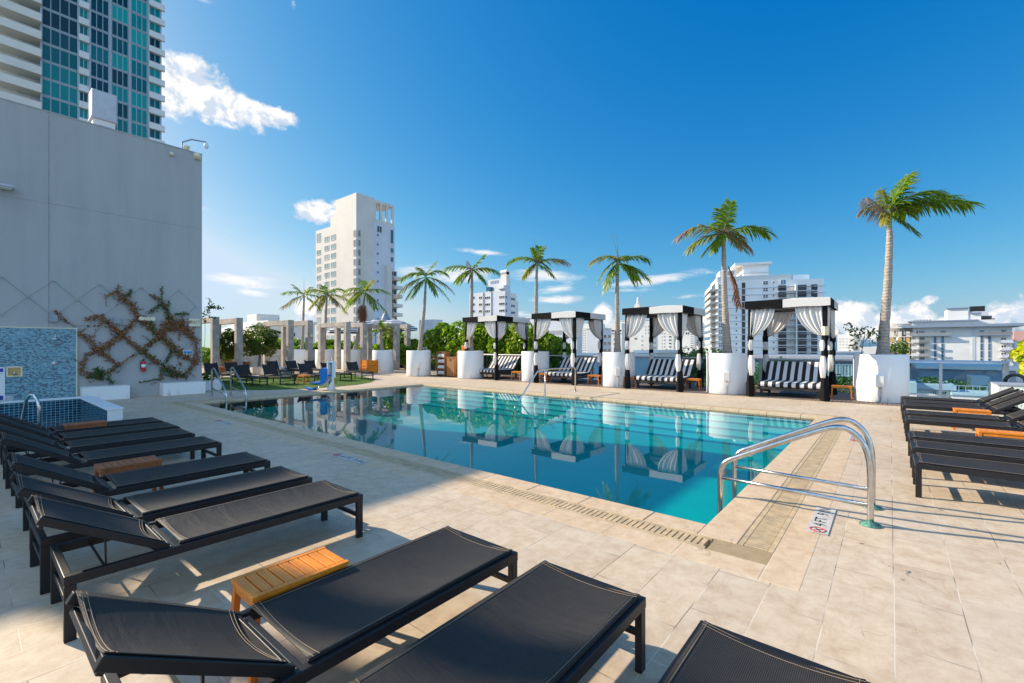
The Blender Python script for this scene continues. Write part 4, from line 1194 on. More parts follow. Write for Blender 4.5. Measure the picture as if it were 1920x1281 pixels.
# ================================================================== STOOLS / SIDE TABLES
def make_stool(name, label, group, wd=.27, ln=.47, h=.375):
    t = thing(name, label, 'side table', (0, 0, 0), 0, group)
    b = MB(); hw, hl = wd / 2, ln / 2
    b.box(-hw, -hl, h - .022, -hw + .028, hl, h); b.box(hw - .028, -hl, h - .022, hw, hl, h)
    n = 9; g_ = (ln - .004) / n
    for k in range(n): b.box(-hw + .030, -hl + .003 + k * g_, h - .02, hw - .030, -hl + (k + 1) * g_ - .003, h - .001)
    b.build('slat_top', M['teak'], t, bevel=.003)
    b = MB(); z0 = h - .062
    b.box(-hw + .008, -hl + .02, z0, -hw + .026, hl - .02, h - .0225); b.box(hw - .026, -hl + .02, z0, hw - .008, hl - .02, h - .0225)
    b.box(-hw + .0265, -hl + .01, z0, hw - .0265, -hl + .028, h - .0225); b.box(-hw + .0265, hl - .028, z0, hw - .0265, hl - .01, h - .0225)
    b.build('apron', M['teak'], t, bevel=.002)
    for sx in (-1, 1):
        for sy in (-1, 1):
            MB().bar((sx * (hw - .002), sy * (hl - .002), 0), (sx * (hw - .018), sy * (hl - .024), h - .023), .032, .032, up=(0, 1, 0)).build('leg', M['teakleg'], t, bevel=.003)
    b = MB()
    for sy in (-1, 1): b.box(-hw + .02, sy * (hl - .012) - .009, .14, hw - .02, sy * (hl - .012) + .009, .165)
    b.build('stretcher', M['teakleg'], t, bevel=.002)
    return t
G4 = 'small slatted teak side tables'
st0 = make_stool('side_table', 'bright orange slatted side table in sun between the near left loungers', G4)
st0.location = (-1.14, -2.93, 0); st0.rotation_euler = (0, 0, R(-1))
def browner(r):  # swaps every part of a table to the darker brown teak
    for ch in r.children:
        ch.material_slots[0].link = 'OBJECT'; ch.material_slots[0].material = M['teakbrown']
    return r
browner(dup(st0, (-4.53, -2.95, 0), R(1), 'brown slatted side table in shade between the left loungers'))
browner(dup(st0, (-7.93, -2.83, 0), R(0), 'brown slatted side table in shade beside the spa at the far end'))
dup(st0, (2.32, 4.75, 0), R(90), 'orange slatted side table between right loungers, nearer one, cut by the right edge')
dup(st0, (2.30, 7.45, 0), R(90), 'orange slatted side table between the far right loungers')
x, y = WZ(570, 17.8); dup(st0, (x, y, 0), R(90), 'small orange stool on the turf between the far loungers')

# ================================================================== POOL LIFT
lx_, ly_ = WZ(624, 15.6)
t = thing('pool_lift', 'white pool lift with a blue seat and footrest at the far left pool edge', 'pool lift', (lx_, ly_, 0), 0)
def V2(dx, z, dd=0): v = RGT * dx + FWD * dd; return (v.x, v.y, z)
b = MB(); b.bar(V2(0, 0), V2(0, 1.0), .055, .06); b.bar(V2(.06, .42), V2(.06, .98), .05, .06); b.bar(V2(-.17, .44), V2(-.17, .96), .05, .05); b.bar(V2(-.19, .95), V2(.08, .95), .05, .05); b.build('mast', M['paper'], t, bevel=.006)
b = MB(); b.tube([V2(-.1, .3), V2(-.1, .9)], .022, 10); b.tube([V2(-.02, .95), V2(-.02, 1.08)], .018, 10); b.build('cylinder', M['alu'], t, True)
b = MB(); b.poly([V2(-.16, 0, -.12), V2(.06, 0, -.12), V2(.02, .28, -.02), V2(-.05, .28, -.02)]); b.poly([V2(-.16, 0, .12), V2(-.05, .28, .02), V2(.02, .28, .02), V2(.06, 0, .12)]); b.poly([V2(-.16, 0, -.12), V2(-.05, .28, -.02), V2(-.05, .28, .02), V2(-.16, 0, .12)]); b.poly([V2(.06, 0, -.12), V2(.06, 0, .12), V2(.02, .28, .02), V2(.02, .28, -.02)]); b.build('base', M['whitefab'], t, True)
b = MB(); b.tube([V2(-.16, .0), V2(-.20, .12), V2(-.19, .3), V2(-.12, .38)], .012, 8); b.build('hose', M['paper'], t, True)
# seat shell: profile (dx,z), extruded along depth
prof = [(-.70, .26), (-.69, .235), (-.45, .215), (-.36, .19), (-.27, .185), (-.21, .24), (-.17, .32), (-.17, .66), (-.19, .74), (-.27, .76), (-.34, .74), (-.36, .68), (-.36, .36), (-.38, .30), (-.44, .275), (-.68, .275)]
b = MB(); n = len(prof); o0 = 0
w_ = .19
b.v = [V2(a, z, -w_) for a, z in prof] + [V2(a, z, w_) for a, z in prof]
b.f = [tuple(range(n)), tuple(range(2 * n - 1, n - 1, -1))] + [(k, n + k, n + (k + 1) % n, (k + 1) % n) for k in range(n)]; b.m = [0] * len(b.f)
b.build('seat', M['blue'], t, bevel=.02)
b = MB(); b.bar(V2(-.2, .49), V2(.0, .49), .05, .07); b.build('bracket', M['blue'], t, bevel=.01)
b = MB(); b.tube([V2(-.32, .2, 0), V2(-.62, -.02, 0)], .012, 8); b.build('footrest_bar', M['steel'], t, True)
prof = [(-.58, .02), (-.66, -.06), (-.86, .02), (-.93, .065), (-.88, .06), (-.68, .02), (-.62, .05)]
prof = [(a, z + .03) for a, z in prof]
b = MB(); n = len(prof); b.v = [V2(a, z, -.16) for a, z in prof] + [V2(a, z, .16) for a, z in prof]
b.f = [tuple(range(n)), tuple(range(2 * n - 1, n - 1, -1))] + [(k, n + k, n + (k + 1) % n, (k + 1) % n) for k in range(n)]; b.m = [0] * len(b.f)
b.build('footrest', M['blue'], t, bevel=.006)

# ================================================================== CABANAS
def curtain_mesh(x_post, xdir, yo, ztop, ztie, width, seed, alongy=False, ysign=1):
    """white curtain gathered from the beam to a tie on the post"""
    rnd = random.Random(seed); ph = rnd.uniform(0, 6)
    def fn(u, v):
        wv = width * (1 - v ** 1.7) + .09 * v ** 1.7
        sx = u * wv
        drop = (ztop - ztie) * v
        # outer edge falls in a curve towards the tie
        z = ztop - drop - .10 * u * math.sin(PI * v)
        amp = .030 * (1 - .3 * v)
        yy = amp * math.sin(u * 2 * PI * 5.5 + ph + .8 * math.sin(v * 3)) + .018 * math.sin(u * 23 + ph * 2)
        if alongy: return (x_post + yy, yo + ysign * sx, z)
        return (x_post + xdir * sx, yo + yy, z)
    return MB().grid(fn, 44, 14)
def puff(x, y, z0, z1, r0, r1, seed, flare=0.0):
    rnd = random.Random(seed); ph = rnd.uniform(0, 6)
    b = MB(); n = 20; prof = []
    for k in range(9):
        f = k / 8
        r = r0 + (r1 - r0) * math.sin(PI * f) + flare * (1 - f) ** 2
        prof.append((r, z0 + (z1 - z0) * f))
    o = 0
    for (r, z) in prof:
        for k in range(n):
            t_ = 2 * PI * k / n; rr = r * (1 + .16 * math.sin(5 * t_ + ph + z * 3))
            b.v.append((x + math.cos(t_) * rr, y + math.sin(t_) * rr, z))
    for i in range(8):
        for k in range(n):
            k2 = (k + 1) % n; b.f.append((i * n + k, i * n + k2, (i + 1) * n + k2, (i + 1) * n + k)); b.m.append(0)
    return b
def cabana(x0, x1, label, seed):
    y0, y1 = 10.95, 13.05
    wd, dp = x1 - x0, y1 - y0
    t = thing('cabana', label, 'cabana', (x0, y0, .012), 0, 'black and white cabanas beyond the pool')
    for (px, py) in [(0, 0), (wd, 0), (0, dp), (wd, dp)]:
        MB().box(px - .055, py - .055, 0, px + .055, py + .055, 2.58).build('post', M['blackfab'], t, bevel=.008)
    b = MB(); zb = 2.50
    for (a, c) in [((0, 0), (wd, 0)), ((0, dp), (wd, dp)), ((0, 0), (0, dp)), ((wd, 0), (wd, dp))]:
        b.bar((a[0], a[1], 2.62), (c[0], c[1], 2.62), .05, .05)
    b.bar((0, dp * .33, 2.62), (wd, dp * .33, 2.62), .03, .03); b.bar((0, dp * .66, 2.62), (wd, dp * .66, 2.62), .03, .03)
    b.build('beam', M['brownmetal'], t)
    # canopy: 4 sides x 2 halves, pinwheel colours, plus roof pyramid
    e = .13; zt, zb = 2.80, 2.58; X0, X1, Y0, Y1 = -e, wd + e, -e, dp + e; cx, cy = (X0 + X1) / 2, (Y0 + Y1) / 2; zp = 2.93
    bb, wb = MB(), MB()
    def half(p, q, dark):
        tg = bb if dark else wb
        def fn(u, v): return (p[0] + (q[0] - p[0]) * u, p[1] + (q[1] - p[1]) * u, zb + (zt - zb) * v - (.006 * math.sin(u * 9 + p[0]) if v == 0 else 0))
        tg.grid(fn, 8, 2)
    P = [(X0, Y0), (X1, Y0), (X1, Y1), (X0, Y1)]
    sp = .47
    for k in range(4):
        a, c = P[k], P[(k + 1) % 4]; m = (a[0] + (c[0] - a[0]) * sp, a[1] + (c[1] - a[1]) * sp)
        half(a, m, True); half(m, c, False)
        bb.poly([(a[0], a[1], zt), (m[0], m[1], zt), (cx, cy, zp)]); wb.poly([(m[0], m[1], zt), (c[0], c[1], zt), (cx, cy, zp)])
    bb.build('black_canopy', M['blackfab'], t, solid=.006); wb.build('white_canopy', M['whitefab'], t, solid=.006)
    rn = random.Random(seed)
    k = 0
    for (px, py, xd, yd) in [(0, 0, 1, 1), (wd, 0, -1, 1), (0, dp, 1, -1), (wd, dp, -1, -1)]:
        zt_ = 1.80 + rn.uniform(-.06, .06)
        curtain_mesh(px, xd, py - .03 * yd, 2.57, zt_, .70 + rn.uniform(-.08, .08), seed * 10 + k).build('curtain', M['whitefab'], t, True, solid=.002)
        if k in (1, 3): curtain_mesh(px - .02 * xd, xd, py, 2.57, zt_ - .02, .62, seed * 10 + k + 50, True, yd).build('curtain', M['whitefab'], t, True, solid=.002)
        ox = .035 * xd
        # lower gathers with ties between
        a = 1.66 + rn.uniform(-.04, .04)
        puff(px + ox - .02, py - .03, 1.36, a, .052, .068, seed + k).build('curtain_gather', M['whitefab'], t, True)
        puff(px + ox, py - .04, .66 + rn.uniform(-.06, .06), 1.22, .055, .088, seed + k + 9).build('curtain_gather', M['whitefab'], t, True)
        puff(px, py, 1.2, 1.38, .07, .076, seed + k + 3).build('tie', M['blackfab'], t, True)
        puff(px, py, a - .02, zt_ + .04, .07, .076, seed + k + 4).build('tie', M['blackfab'], t, True)
        puff(px, py, 0.01, .68, .072, .088, seed + k + 5, .035).build('post_wrap', M['blackfab'], t, True)
        k += 1
    return t
def daybed(x0, x1, label, seed):
    yb0 = 11.2; wd = (x1 - x0) - .22; xo = x0 + .11
    t = thing('daybed', label, 'daybed', (xo, yb0, .012), 0, 'striped daybeds in the cabanas')
    b = MB(); b.box(.04, .05, .20, wd - .04, 1.6, .27); b.build('frame', M['brownmetal'], t, bevel=.006)
    for (px, py) in [(.10, .18), (wd - .10, .18), (.10, 1.35), (wd - .10, 1.35)]:
        MB().box(px - .035, py - .035, 0, px + .035, py + .035, .20).build('leg', M['brownmetal'], t, bevel=.004)
    for h in (0, 1):
        a, c = (0, wd / 2 - .004) if h == 0 else (wd / 2 + .004, wd)
        # profile of mattress in (y,z): seat then raised back
        top = [(0.02, .36), (.06, .415), (.14, .43), (.6, .425), (1.02, .43), (1.10, .45), (1.30, .70), (1.55, .985), (1.60, 1.0)]
        bot = [(1.66, .96), (1.45, .70), (1.22, .42), (1.10, .30), (.6, .275), (.10, .275), (.03, .30)]
        pr = top + bot
        def sec(xx, ins):
            cyy, czz = .7, .45
            return [(xx, y + (.02 if y < .1 else 0) * ins, z - (.015 * ins if (y, z) in top else -.012 * ins)) for y, z in pr]
        xs = [(a, 1.0), (a + .03, .2), (a + .06, 0), ((a + c) / 2, 0), (c - .06, 0), (c - .03, .2), (c, 1.0)]
        b = MB(); n = len(pr)
        for (xx, ins) in xs: b.v.extend(sec(xx, ins))
        for i in range(len(xs) - 1):
            for k in range(n):
                k2 = (k + 1) % n; b.f.append((i * n + k, (i + 1) * n + k, (i + 1) * n + k2, i * n + k2)); b.m.append(0)
        b.f.append(tuple(range(n))); b.m.append(0); e_ = (len(xs) - 1) * n; b.f.append(tuple(e_ + k for k in range(n))[::-1]); b.m.append(0)
        b.build('mattress', M['stripe'], t, 'auto' if False else False, bevel=.012)
    return t
cabs = []
for (pa, pb, lab, lb2) in [(874.5, 931, 'cabana farthest left, in front of the green hedge', 'striped daybed in the farthest left cabana'),
                           (1005, 1077, 'second cabana from the left, behind the sloping step rail', 'striped daybed in the cabana behind the sloping step rail'),
                           (1176, 1275, 'third cabana from the left, before the white city blocks', 'striped daybed in the third cabana from the left'),
                           (1407, 1547, 'cabana farthest right, in front of the tall balconied block', 'striped daybed in the farthest right cabana, facing squarely')]:
    x0, x1 = ony(pa, 10.95)[0], ony(pb, 10.95)[0]
    cabs.append((x0, x1)); cabana(x0, x1, lab, len(cabs) * 7); daybed(x0, x1, lb2, len(cabs))
# rattan-coloured tie on the last cabana post
puff(0, 0, 1.78, 2.02, .085, .09, 5).build('rope_tie', M['ivory'], None, True)
o = bpy.data.objects['rope_tie']; o.location = (cabs[3][1], 10.95, .012); tag(o, 'cream band wrapped round front right post of the last cabana', 'band')
# stools by the daybeds
for (px, py, lab) in [(650 // 1, 0, None)] * 0 + [(1578, 752, 'orange stool right of the last cabana, before the big planter'), (1399, 742, 'orange stool left of the last cabana, behind its front post'),
                      (1300, 733, 'orange stool at right foot of the third daybed'), (1183, 729, 'orange stool left of the third cabana front post'),
                      (1115, 723, 'orange stool at right foot of the second daybed'), (1017, 719, 'orange stool left of the second daybed'), (970, 714, 'orange stool at right foot of the first daybed'), (903, 708, 'orange stool left of the first daybed legs')]:
    Z = 1.5 * FPX / (py - HY) + .35; x, y = WZ(px, Z)
    dup(st0, (x, max(y, 11.3), .012), R(92), lab)

# ================================================================== ROUND PLANTERS AND PALMS
def round_planter(x, y, label, box=True, r=.60):
    t = thing('round_planter', label, 'planter', (x, y, .012 if x > -17.2 else 0), 0, 'round white palm planters')
    MB().lathe([(r - .005, 0), (r, .01), (r, 1.25), (r - .01, 1.262), (r - .06, 1.262), (r - .07, 1.25), (r - .07, 1.15)], n=56).build('pot', M['white'], t, True)
    MB().lathe([(0, 1.15), (r - .072, 1.15)], n=40).build('soil', M['soil'], t)
    if box:
        dv = Vector((CAMX - x, CAMY - y, 0)).normalized()
        a = math.atan2(dv.y, dv.x) - .02
        b = MB(); b.box(r - .01, -.085, .42, r + .13, .085, .70); o = b.build('outlet_box', M['whitefab'], t, bevel=.01); o.rotation_euler = (0, 0, a)
        b = MB(); b.tube([(r + .03, .02, .42), (r + .04, .03, .25), (r + .02, .02, .15), (r + .03, .0, .02)], .012, 8); b.tube([(r + .03, -.01, .42), (r + .05, -.03, .2), (r + .04, .03, .1)], .008, 8); o = b.build('cable', M['alu'], t, True); o.rotation_euler = (0, 0, a)
    return t
def frond(root, bp, ang, Lm, droop, dead, depth, wind, seed, leaf=None, nl=30, thin=1.0):
    nl = int(nl * 1.35)
    rnd = random.Random(seed)
    up = Vector((0, 0, 1)); a = R(ang)
    dirv = (RGT * math.cos(a) + up * math.sin(a) + FWD * depth).normalized()
    leaf = leaf or Lm * .42
    def rp(t_): return Vector(bp) + dirv * (Lm * t_) - up * (droop * Lm * t_ ** 2.1) + RGT * (wind * Lm * .25 * t_ ** 2)
    b = MB()
    pts = [rp(k / 10) for k in range(11)]
    b.tube(pts, [.022 * thin * (1 - .85 * k / 10) + .003 for k in range(11)], 5, 0)
    for k in range(nl):
        t_ = .10 + .90 * (k + rnd.uniform(0, .6)) / nl
        p = rp(t_); T = (rp(min(1, t_ + .03)) - rp(t_ - .03)).normalized()
        S = T.cross(up)
        if S.length < .25: S = T.cross(FWD)
        S.normalize(); Nn = S.cross(T).normalized()
        lt = leaf * (math.sin(PI * (.20 + .66 * t_)) ** .6) * rnd.uniform(.82, 1.08)
        for s in (-1, 1):
            sag_ = rnd.uniform(.25, .9) + (1.1 if dead == 1 else 0)
            dv = (S * s * (.75 if dead != 1 else .4) + T * (.55 + .5 * t_) + Nn * .25 - up * sag_ * .55 + RGT * wind * .7 + Vector((rnd.uniform(-.12, .12), rnd.uniform(-.12, .12), rnd.uniform(-.12, .12)))).normalized()
            wv = dv.cross(Nn + Vector((rnd.uniform(-.3, .3),) * 3)).normalized() * ((.010 + .011 * Lm) * thin * rnd.uniform(.8, 1.2) * (.6 if dead == 1 else 1))
            q1 = p + dv * lt * .45 - up * lt * .03; q2 = p + dv * lt * .8 - up * lt * (.12 + .1 * sag_); q3 = p + dv * lt - up * lt * (.22 + .22 * sag_)
            mi = 0
            if dead == 0 and rnd.random() < .12: mi = 1
            if dead == 3: mi = 2 if (rnd.random() < .2 + .75 * t_) else (1 if rnd.random() < .4 else 0)
            if dead == 1: mi = 2
            if dead == 2: mi = 1
            o = len(b.v)
            b.v.extend([tuple(p - wv * .4), tuple(p + wv * .4), tuple(q1 - wv), tuple(q1 + wv), tuple(q2 - wv * .7), tuple(q2 + wv * .7), tuple(q3)])
            b.f.extend([(o, o + 1, o + 3, o + 2), (o + 2, o + 3, o + 5, o + 4), (o + 4, o + 5, o + 6)]); b.m.extend([mi] * 3)
    return b
def palm(px, py_front_Z, trunk, crown, rad, label, fr, spear=None, shaft=.5, skirt=None, wind=.35, extra_dead=0, base_z=1.16, seedo=0, nl=30, thin=1.0, hang=None):
    """trunk: list of (px,py) up to crown base, at depth Z"""
    Z = py_front_Z
    x0, y0 = WZ(trunk[0][0], Z)
    t = thing('palm_tree', label, 'palm tree', (x0, y0, base_z), 0, 'palms in the round planters')
    org = Vector((x0, y0, base_z))
    def W3(p): x, y = WZ(p[0], Z); return Vector((x, y, zat(p[1], Z)))
    P = [W3(p) - org for p in trunk]; P[0].z = 0
    sm = bezier(P, 6); n = len(sm) - 1
    r0, r1 = rad
    rs = [r0 + (r1 - r0) * (k / n) ** .8 + (.25 * r0 * (1 - k / n) ** 10) + (.04 * r0 * math.sin(k * 1.7)) for k in range(n + 1)]
    tr = MB().tube(sm, rs, 14); tr.build('trunk', M['palmbark'], t, True)
    cb = sm[-1]; C = W3(crown) - org
    d_ = (C - cb)
    if shaft > 0:
        MB().tube([cb, cb + d_ * .3, cb + d_ * .7, C], [r1 * 1.0, r1 * 1.15, r1 * .95, r1 * .5], 12).build('crownshaft', M['crownshaft'], t, True)
    px2m = Z / FPX
    for k, f in enumerate(fr):
        ang, Lp, droop, dead = f[:4]; dep = f[4] if len(f) > 4 else 0
        b = frond(t, C - d_ * (.15 * (k % 3)), ang, .9 * Lp * px2m * math.sqrt(1 + dep * dep), droop, dead, dep, wind, seedo * 100 + k, nl=nl, thin=thin)
        b.build('frond', [M['palmleaf'], M['palmyellow'], M['palmdead'] if dead != 4 else M['palmbrown']], t)
    if spear:
        b = MB()
        for s in spear: b.tube([C, C + Vector((0, 0, .1)), W3(s) - org], [.02, .014, .004], 5)
        b.build('spear_leaf', M['palmyellow'], t)
    if extra_dead:
        rnd = random.Random(seedo); b = MB()
        for k in range(extra_dead):
            a = rnd.uniform(0, 2 * PI); l = rnd.uniform(.15, .42); dv = Vector((math.cos(a), math.sin(a), rnd.uniform(-.4, .7))).normalized()
            p = C + Vector((rnd.uniform(-.12, .12), rnd.uniform(-.12, .12), rnd.uniform(-.1, .1)))
            b.tube([p, p + dv * l * .5, p + dv * l - Vector((0, 0, l * .5))], [.008, .006, .003], 4)
        b.build('dead_flower_stalk', M['palmdead'], t)
    if hang:
        b = frond(t, W3(hang[0]) - org, hang[1], hang[2] * px2m, .2, 4, 0, 0, seedo + 77, leaf=.28, nl=22)
        b.m = [2] * len(b.m); b.build('dead_frond', [M['palmleaf'], M['palmyellow'], M['palmbrown']], t)
    if skirt:
        rnd = random.Random(seedo + 5); b = MB()
        a0, a1 = W3(skirt[0]) - org, W3(skirt[1]) - org
        for k in range(260):
            f = rnd.random(); p = a0.lerp(a1, f * .6) + Vector((rnd.gauss(0, .1), rnd.gauss(0, .1), 0)); l = rnd.uniform(.3, .8)
            s = rnd.uniform(.012, .03); q = p + Vector((rnd.gauss(0, .12), rnd.gauss(0, .12), -l)); wv = Vector((CS, SN, 0)) * s
            b.add([p - wv, p + wv, q + wv * .3, q - wv * .3], [(0, 1, 2, 3)])
        b.build('dead_skirt', M['palmbrown'], t)
    return t
pz = [(1651, 12.45), (1363, 14.55), (1159.5, 17.05), (1003.5, 19.6), (882.5, 21.4), (785, 23.1), (717.5, 26.4), (659, 29.2), (609, 31.0), (562, 32.0)]
plab = ['large round white planter at right with the tallest palm', 'round white planter between the third and last cabana', 'round white planter between the second and third cabana',
        'round white planter between the first and second cabana', 'round white planter left of the first cabana, behind its front post', 'round white planter left of the towel shelves',
        'round white planter right of the slatted wood bin', 'round white planter behind the third concrete gate', 'round white planter behind the second concrete gate', 'farthest left round white planter, partly behind a concrete post']
pp_ = []
for k, (px, Z) in enumerate(pz):
    x, y = WZ(px, Z); pp_.append((x, y)); round_planter(x, y, plab[k], k in (0, 1, 2, 3, 5))
palm(1651, 12.6, [(1655, 672), (1657, 630), (1660, 590), (1664, 540), (1666, 500), (1667.5, 462), (1668, 440), (1667, 428)], (1666, 392), (.135, .060),
     'tallest palm in the large planter at right, crown blown to the right', [
     (62, 100, .10, 0, .2), (78, 78, .10, 0, -.3), (36, 150, .30, 0, .1), (17, 132, .26, 0, -.2), (40, 100, .45, 0, .6), (137, 70, .16, 1, 0), (150, 55, .45, 3, .4), (215, 30, .3, 2, -.4), (320, 45, .3, 0, -.5), (50, 70, .4, 0, -.8), (100, 55, .1, 2, .2)],
     shaft=1, wind=.40, seedo=1, extra_dead=12, nl=44, thin=.72)
palm(1363, 14.7, [(1364, 672), (1362, 630), (1360, 590), (1358, 540), (1357.5, 500), (1357, 470), (1357, 458)], (1358, 436), (.135, .052),
     'palm between the third and last cabana with brown hanging frond on its trunk', [
     (152, 108, .52, 3, 0), (30, 100, .45, 0, 0), (97, 62, .05, 0, .1), (83, 66, .06, 0, -.1), (-5, 55, .45, 1, 0), (200, 45, .5, 0, .3), (20, 60, .5, 3, .7), (165, 60, .5, 2, .7), (330, 40, .4, 0, -.6), (215, 42, .4, 0, -.6)],
     spear=[(1363, 363)], shaft=1, wind=.1, seedo=2, extra_dead=60, nl=32, hang=((1366, 500), -72, 64))
palm(1159, 17.1, [(1158, 670), (1157.5, 620), (1157, 570), (1157.5, 530), (1158, 515)], (1159, 488), (.115, .05),
     'palm between the second and third cabana with two thin bare spears', [
     (150, 66, .55, 3, 0), (35, 70, .48, 0, 0), (5, 62, .6, 0, 0), (195, 44, .7, 2, .2), (60, 46, .5, 0, .4), (20, 50, .8, 0, .6), (310, 40, .5, 0, -.5), (225, 46, .5, 0, -.5), (110, 30, .3, 2, .3)],
     spear=[(1146, 434), (1156, 440)], shaft=1, wind=.15, seedo=3, extra_dead=30, nl=26)
palm(1003, 19.6, [(1004, 670), (1004.5, 620), (1005.5, 560), (1006, 525), (1006.5, 510)], (1007, 490), (.115, .05),
     'palm between the first and second cabana with upright centre frond', [
     (152, 66, .48, 0, 0), (25, 66, .40, 3, 0), (85, 40, .06, 0, 0), (68, 38, .1, 0, .2), (110, 34, .1, 0, -.2), (205, 34, .5, 1, 0), (-10, 30, .5, 0, 0), (200, 30, .5, 2, .7), (340, 34, .4, 0, -.7)],
     spear=[(1002, 448)], shaft=1, wind=.05, seedo=4, extra_dead=60, nl=26)
palm(882, 21.4, [(883, 670), (883.5, 620), (884.5, 560), (885, 530), (885, 518)], (885, 505), (.11, .05),
     'palm left of the first cabana with one frond snapped at top', [
     (155, 60, .40, 0, 0), (55, 44, .12, 0, 0), (28, 58, .48, 0, 0), (-35, 26, .3, 2, 0), (215, 30, .4, 0, 0), (110, 26, .1, 1, .2), (330, 34, .4, 0, -.5), (180, 36, .5, 0, .6), (250, 20, .2, 2, -.2)],
     shaft=1, wind=.05, seedo=5, extra_dead=30, nl=26)
palm(785, 23.1, [(787, 668), (790, 630), (795, 585), (797, 555), (798, 535)], (798, 518), (.11, .05),
     'leaning palm with full green crown left of the towel shelves', [
     (148, 58, .62, 0, 0), (185, 58, .55, 3, 0), (205, 44, .5, 0, 0), (40, 56, .55, 0, 0), (0, 56, .5, 3, 0), (-22, 52, .45, 0, 0), (62, 40, .12, 2, .2), (120, 36, .2, 0, .5), (230, 36, .3, 0, -.5), (310, 36, .3, 0, -.4)],
     shaft=1, wind=.0, seedo=6, nl=26)
palm(659, 29.2, [(665, 662), (670, 635), (676, 600), (681, 575), (683, 560)], (684, 546), (.13, .055),
     'leaning palm with a brown dead skirt before the white tower', [
     (150, 48, .5, 0, 0), (205, 46, .35, 0, 0), (65, 40, .25, 2, 0), (20, 52, .4, 0, 0), (-30, 50, .3, 0, 0), (100, 34, .2, 0, .3), (180, 40, .5, 0, .5), (320, 36, .3, 0, -.5), (170, 40, .3, 2, -.5)],
     shaft=1, wind=0, seedo=7, skirt=[(679, 572), (681, 600)], nl=22)
palm(609, 31, [(607, 664), (609, 630), (611, 590), (612.5, 565)], (613, 550), (.12, .055),
     'palm with drooping yellowing fronds left of the skirted palm', [
     (150, 46, .45, 0, 0), (45, 48, .5, 0, 0), (15, 50, .5, 2, 0), (200, 38, .5, 2, 0), (-25, 44, .4, 2, 0), (110, 34, .3, 0, .3), (230, 30, .3, 2, .2), (340, 30, .4, 3, -.5), (250, 26, .2, 1, -.2)],
     spear=[(612, 510)], shaft=1, wind=0, seedo=8, nl=22, extra_dead=30)
palm(562, 32, [(566, 664), (567.5, 630), (569, 590), (570, 565)], (570, 551), (.115, .055),
     'farthest left palm, rising behind the concrete gates', [
     (160, 44, .3, 0, 0), (200, 46, .2, 3, 0), (130, 34, .1, 0, 0), (42, 34, .4, 2, 0), (10, 42, .4, 0, 0), (-20, 34, .4, 0, 0), (70, 26, .3, 0, .5), (240, 20, .3, 0, -.3)],
     spear=[(570, 520)], shaft=1, wind=0, seedo=9, nl=22)
palm(717, 26.4, [(716, 662), (715, 650), (714, 632), (716, 622)], (717, 617), (.12, .07),
     'short young palm with bent fronds behind the wood bin', [
     (120, 22, .3, 2, 0), (45, 30, .6, 2, 0), (160, 24, .5, 0, 0), (15, 30, .6, 1, 0), (70, 22, .3, 2, .4), (200, 20, .4, 0, -.3), (-20, 24, .5, 1, 0), (100, 20, .1, 0, 0)],
     shaft=.0, wind=.1, seedo=10, nl=18)

# sapling beside tallest palm
def leafcloud(b, cen, rad, n, s0, s1, rnd, flat=.0, m=0, shell=.35):
    for k in range(n):
        while True:
            q = Vector((rnd.uniform(-1, 1), rnd.uniform(-1, 1), rnd.uniform(-1, 1)))
            if .02 < q.length < 1: break
        q = q.normalized() * (q.length ** shell)
        p = Vector(cen) + Vector((q.x * rad[0], q.y * rad[1], q.z * rad[2]))
        nn = (q.normalized() * .6 + Vector((rnd.uniform(-1, 1), rnd.uniform(-1, 1), rnd.uniform(-.3, 1.2)))).normalized()
        a = nn.cross(Vector((rnd.uniform(-1, 1), rnd.uniform(-1, 1), rnd.uniform(-1, 1)))).normalized(); c = nn.cross(a)
        s = rnd.uniform(s0, s1)
        b.add([p - a * s, p - a * s * .3 + c * s * .62, p + a * s * .6 + c * s * .45, p + a * s, p + a * s * .6 - c * s * .45, p - a * s * .3 - c * s * .62], [(0, 1, 2, 3, 4, 5)], m)
def clumpy(b, cen, rad, n, s0, s1, seed, nclump=14, cl=.42):
    rnd = random.Random(seed)
    for k in range(nclump):
        while True:
            q = Vector((rnd.uniform(-1, 1), rnd.uniform(-1, 1), rnd.uniform(-1, 1)))
            if q.length < 1: break
        q = q.normalized() * (q.length ** .4) * .74
        r_ = rnd.uniform(.7, 1.2) * cl
        leafcloud(b, (cen[0] + q.x * rad[0], cen[1] + q.y * rad[1], cen[2] + q.z * rad[2]), (rad[0] * r_, rad[1] * r_, rad[2] * r_), n // nclump, s0, s1, rnd)
x, y = WZ(1612, 12.55)
t = thing('sapling', 'thin leafy sapling in the large planter beside the tallest palm', 'plant', (x, y, 1.16))
def PV(px, py, Z=12.55): q = WZ(px, Z); return Vector((q[0] - x, q[1] - y, zat(py, Z) - 1.16))
b = MB(); b.tube([PV(1614, 672), PV(1618, 645), PV(1622, 625)], [.014, .01, .006], 6); b.tube([PV(1618, 645), PV(1604, 620), PV(1594, 612)], [.009, .006, .004], 5); b.tube([PV(1622, 640), PV(1634, 622), PV(1640, 618)], [.008, .006, .004], 5)
b.build('stem', M['bark'], t, True)
b = MB(); rnd = random.Random(4)
for (px, py, rr, n) in [(1592, 614, .13, 26), (1604, 623, .15, 34), (1618, 632, .16, 30), (1628, 622, .16, 36), (1640, 628, .15, 30), (1606, 644, .16, 30), (1634, 644, .10, 12), (1598, 652, .10, 14), (1614, 618, .10, 12)]:
    c = PV(px, py); leafcloud(b, c, (rr, rr, rr), n, .025, .045, rnd)
b.build('leaves', M['ficus'], t)

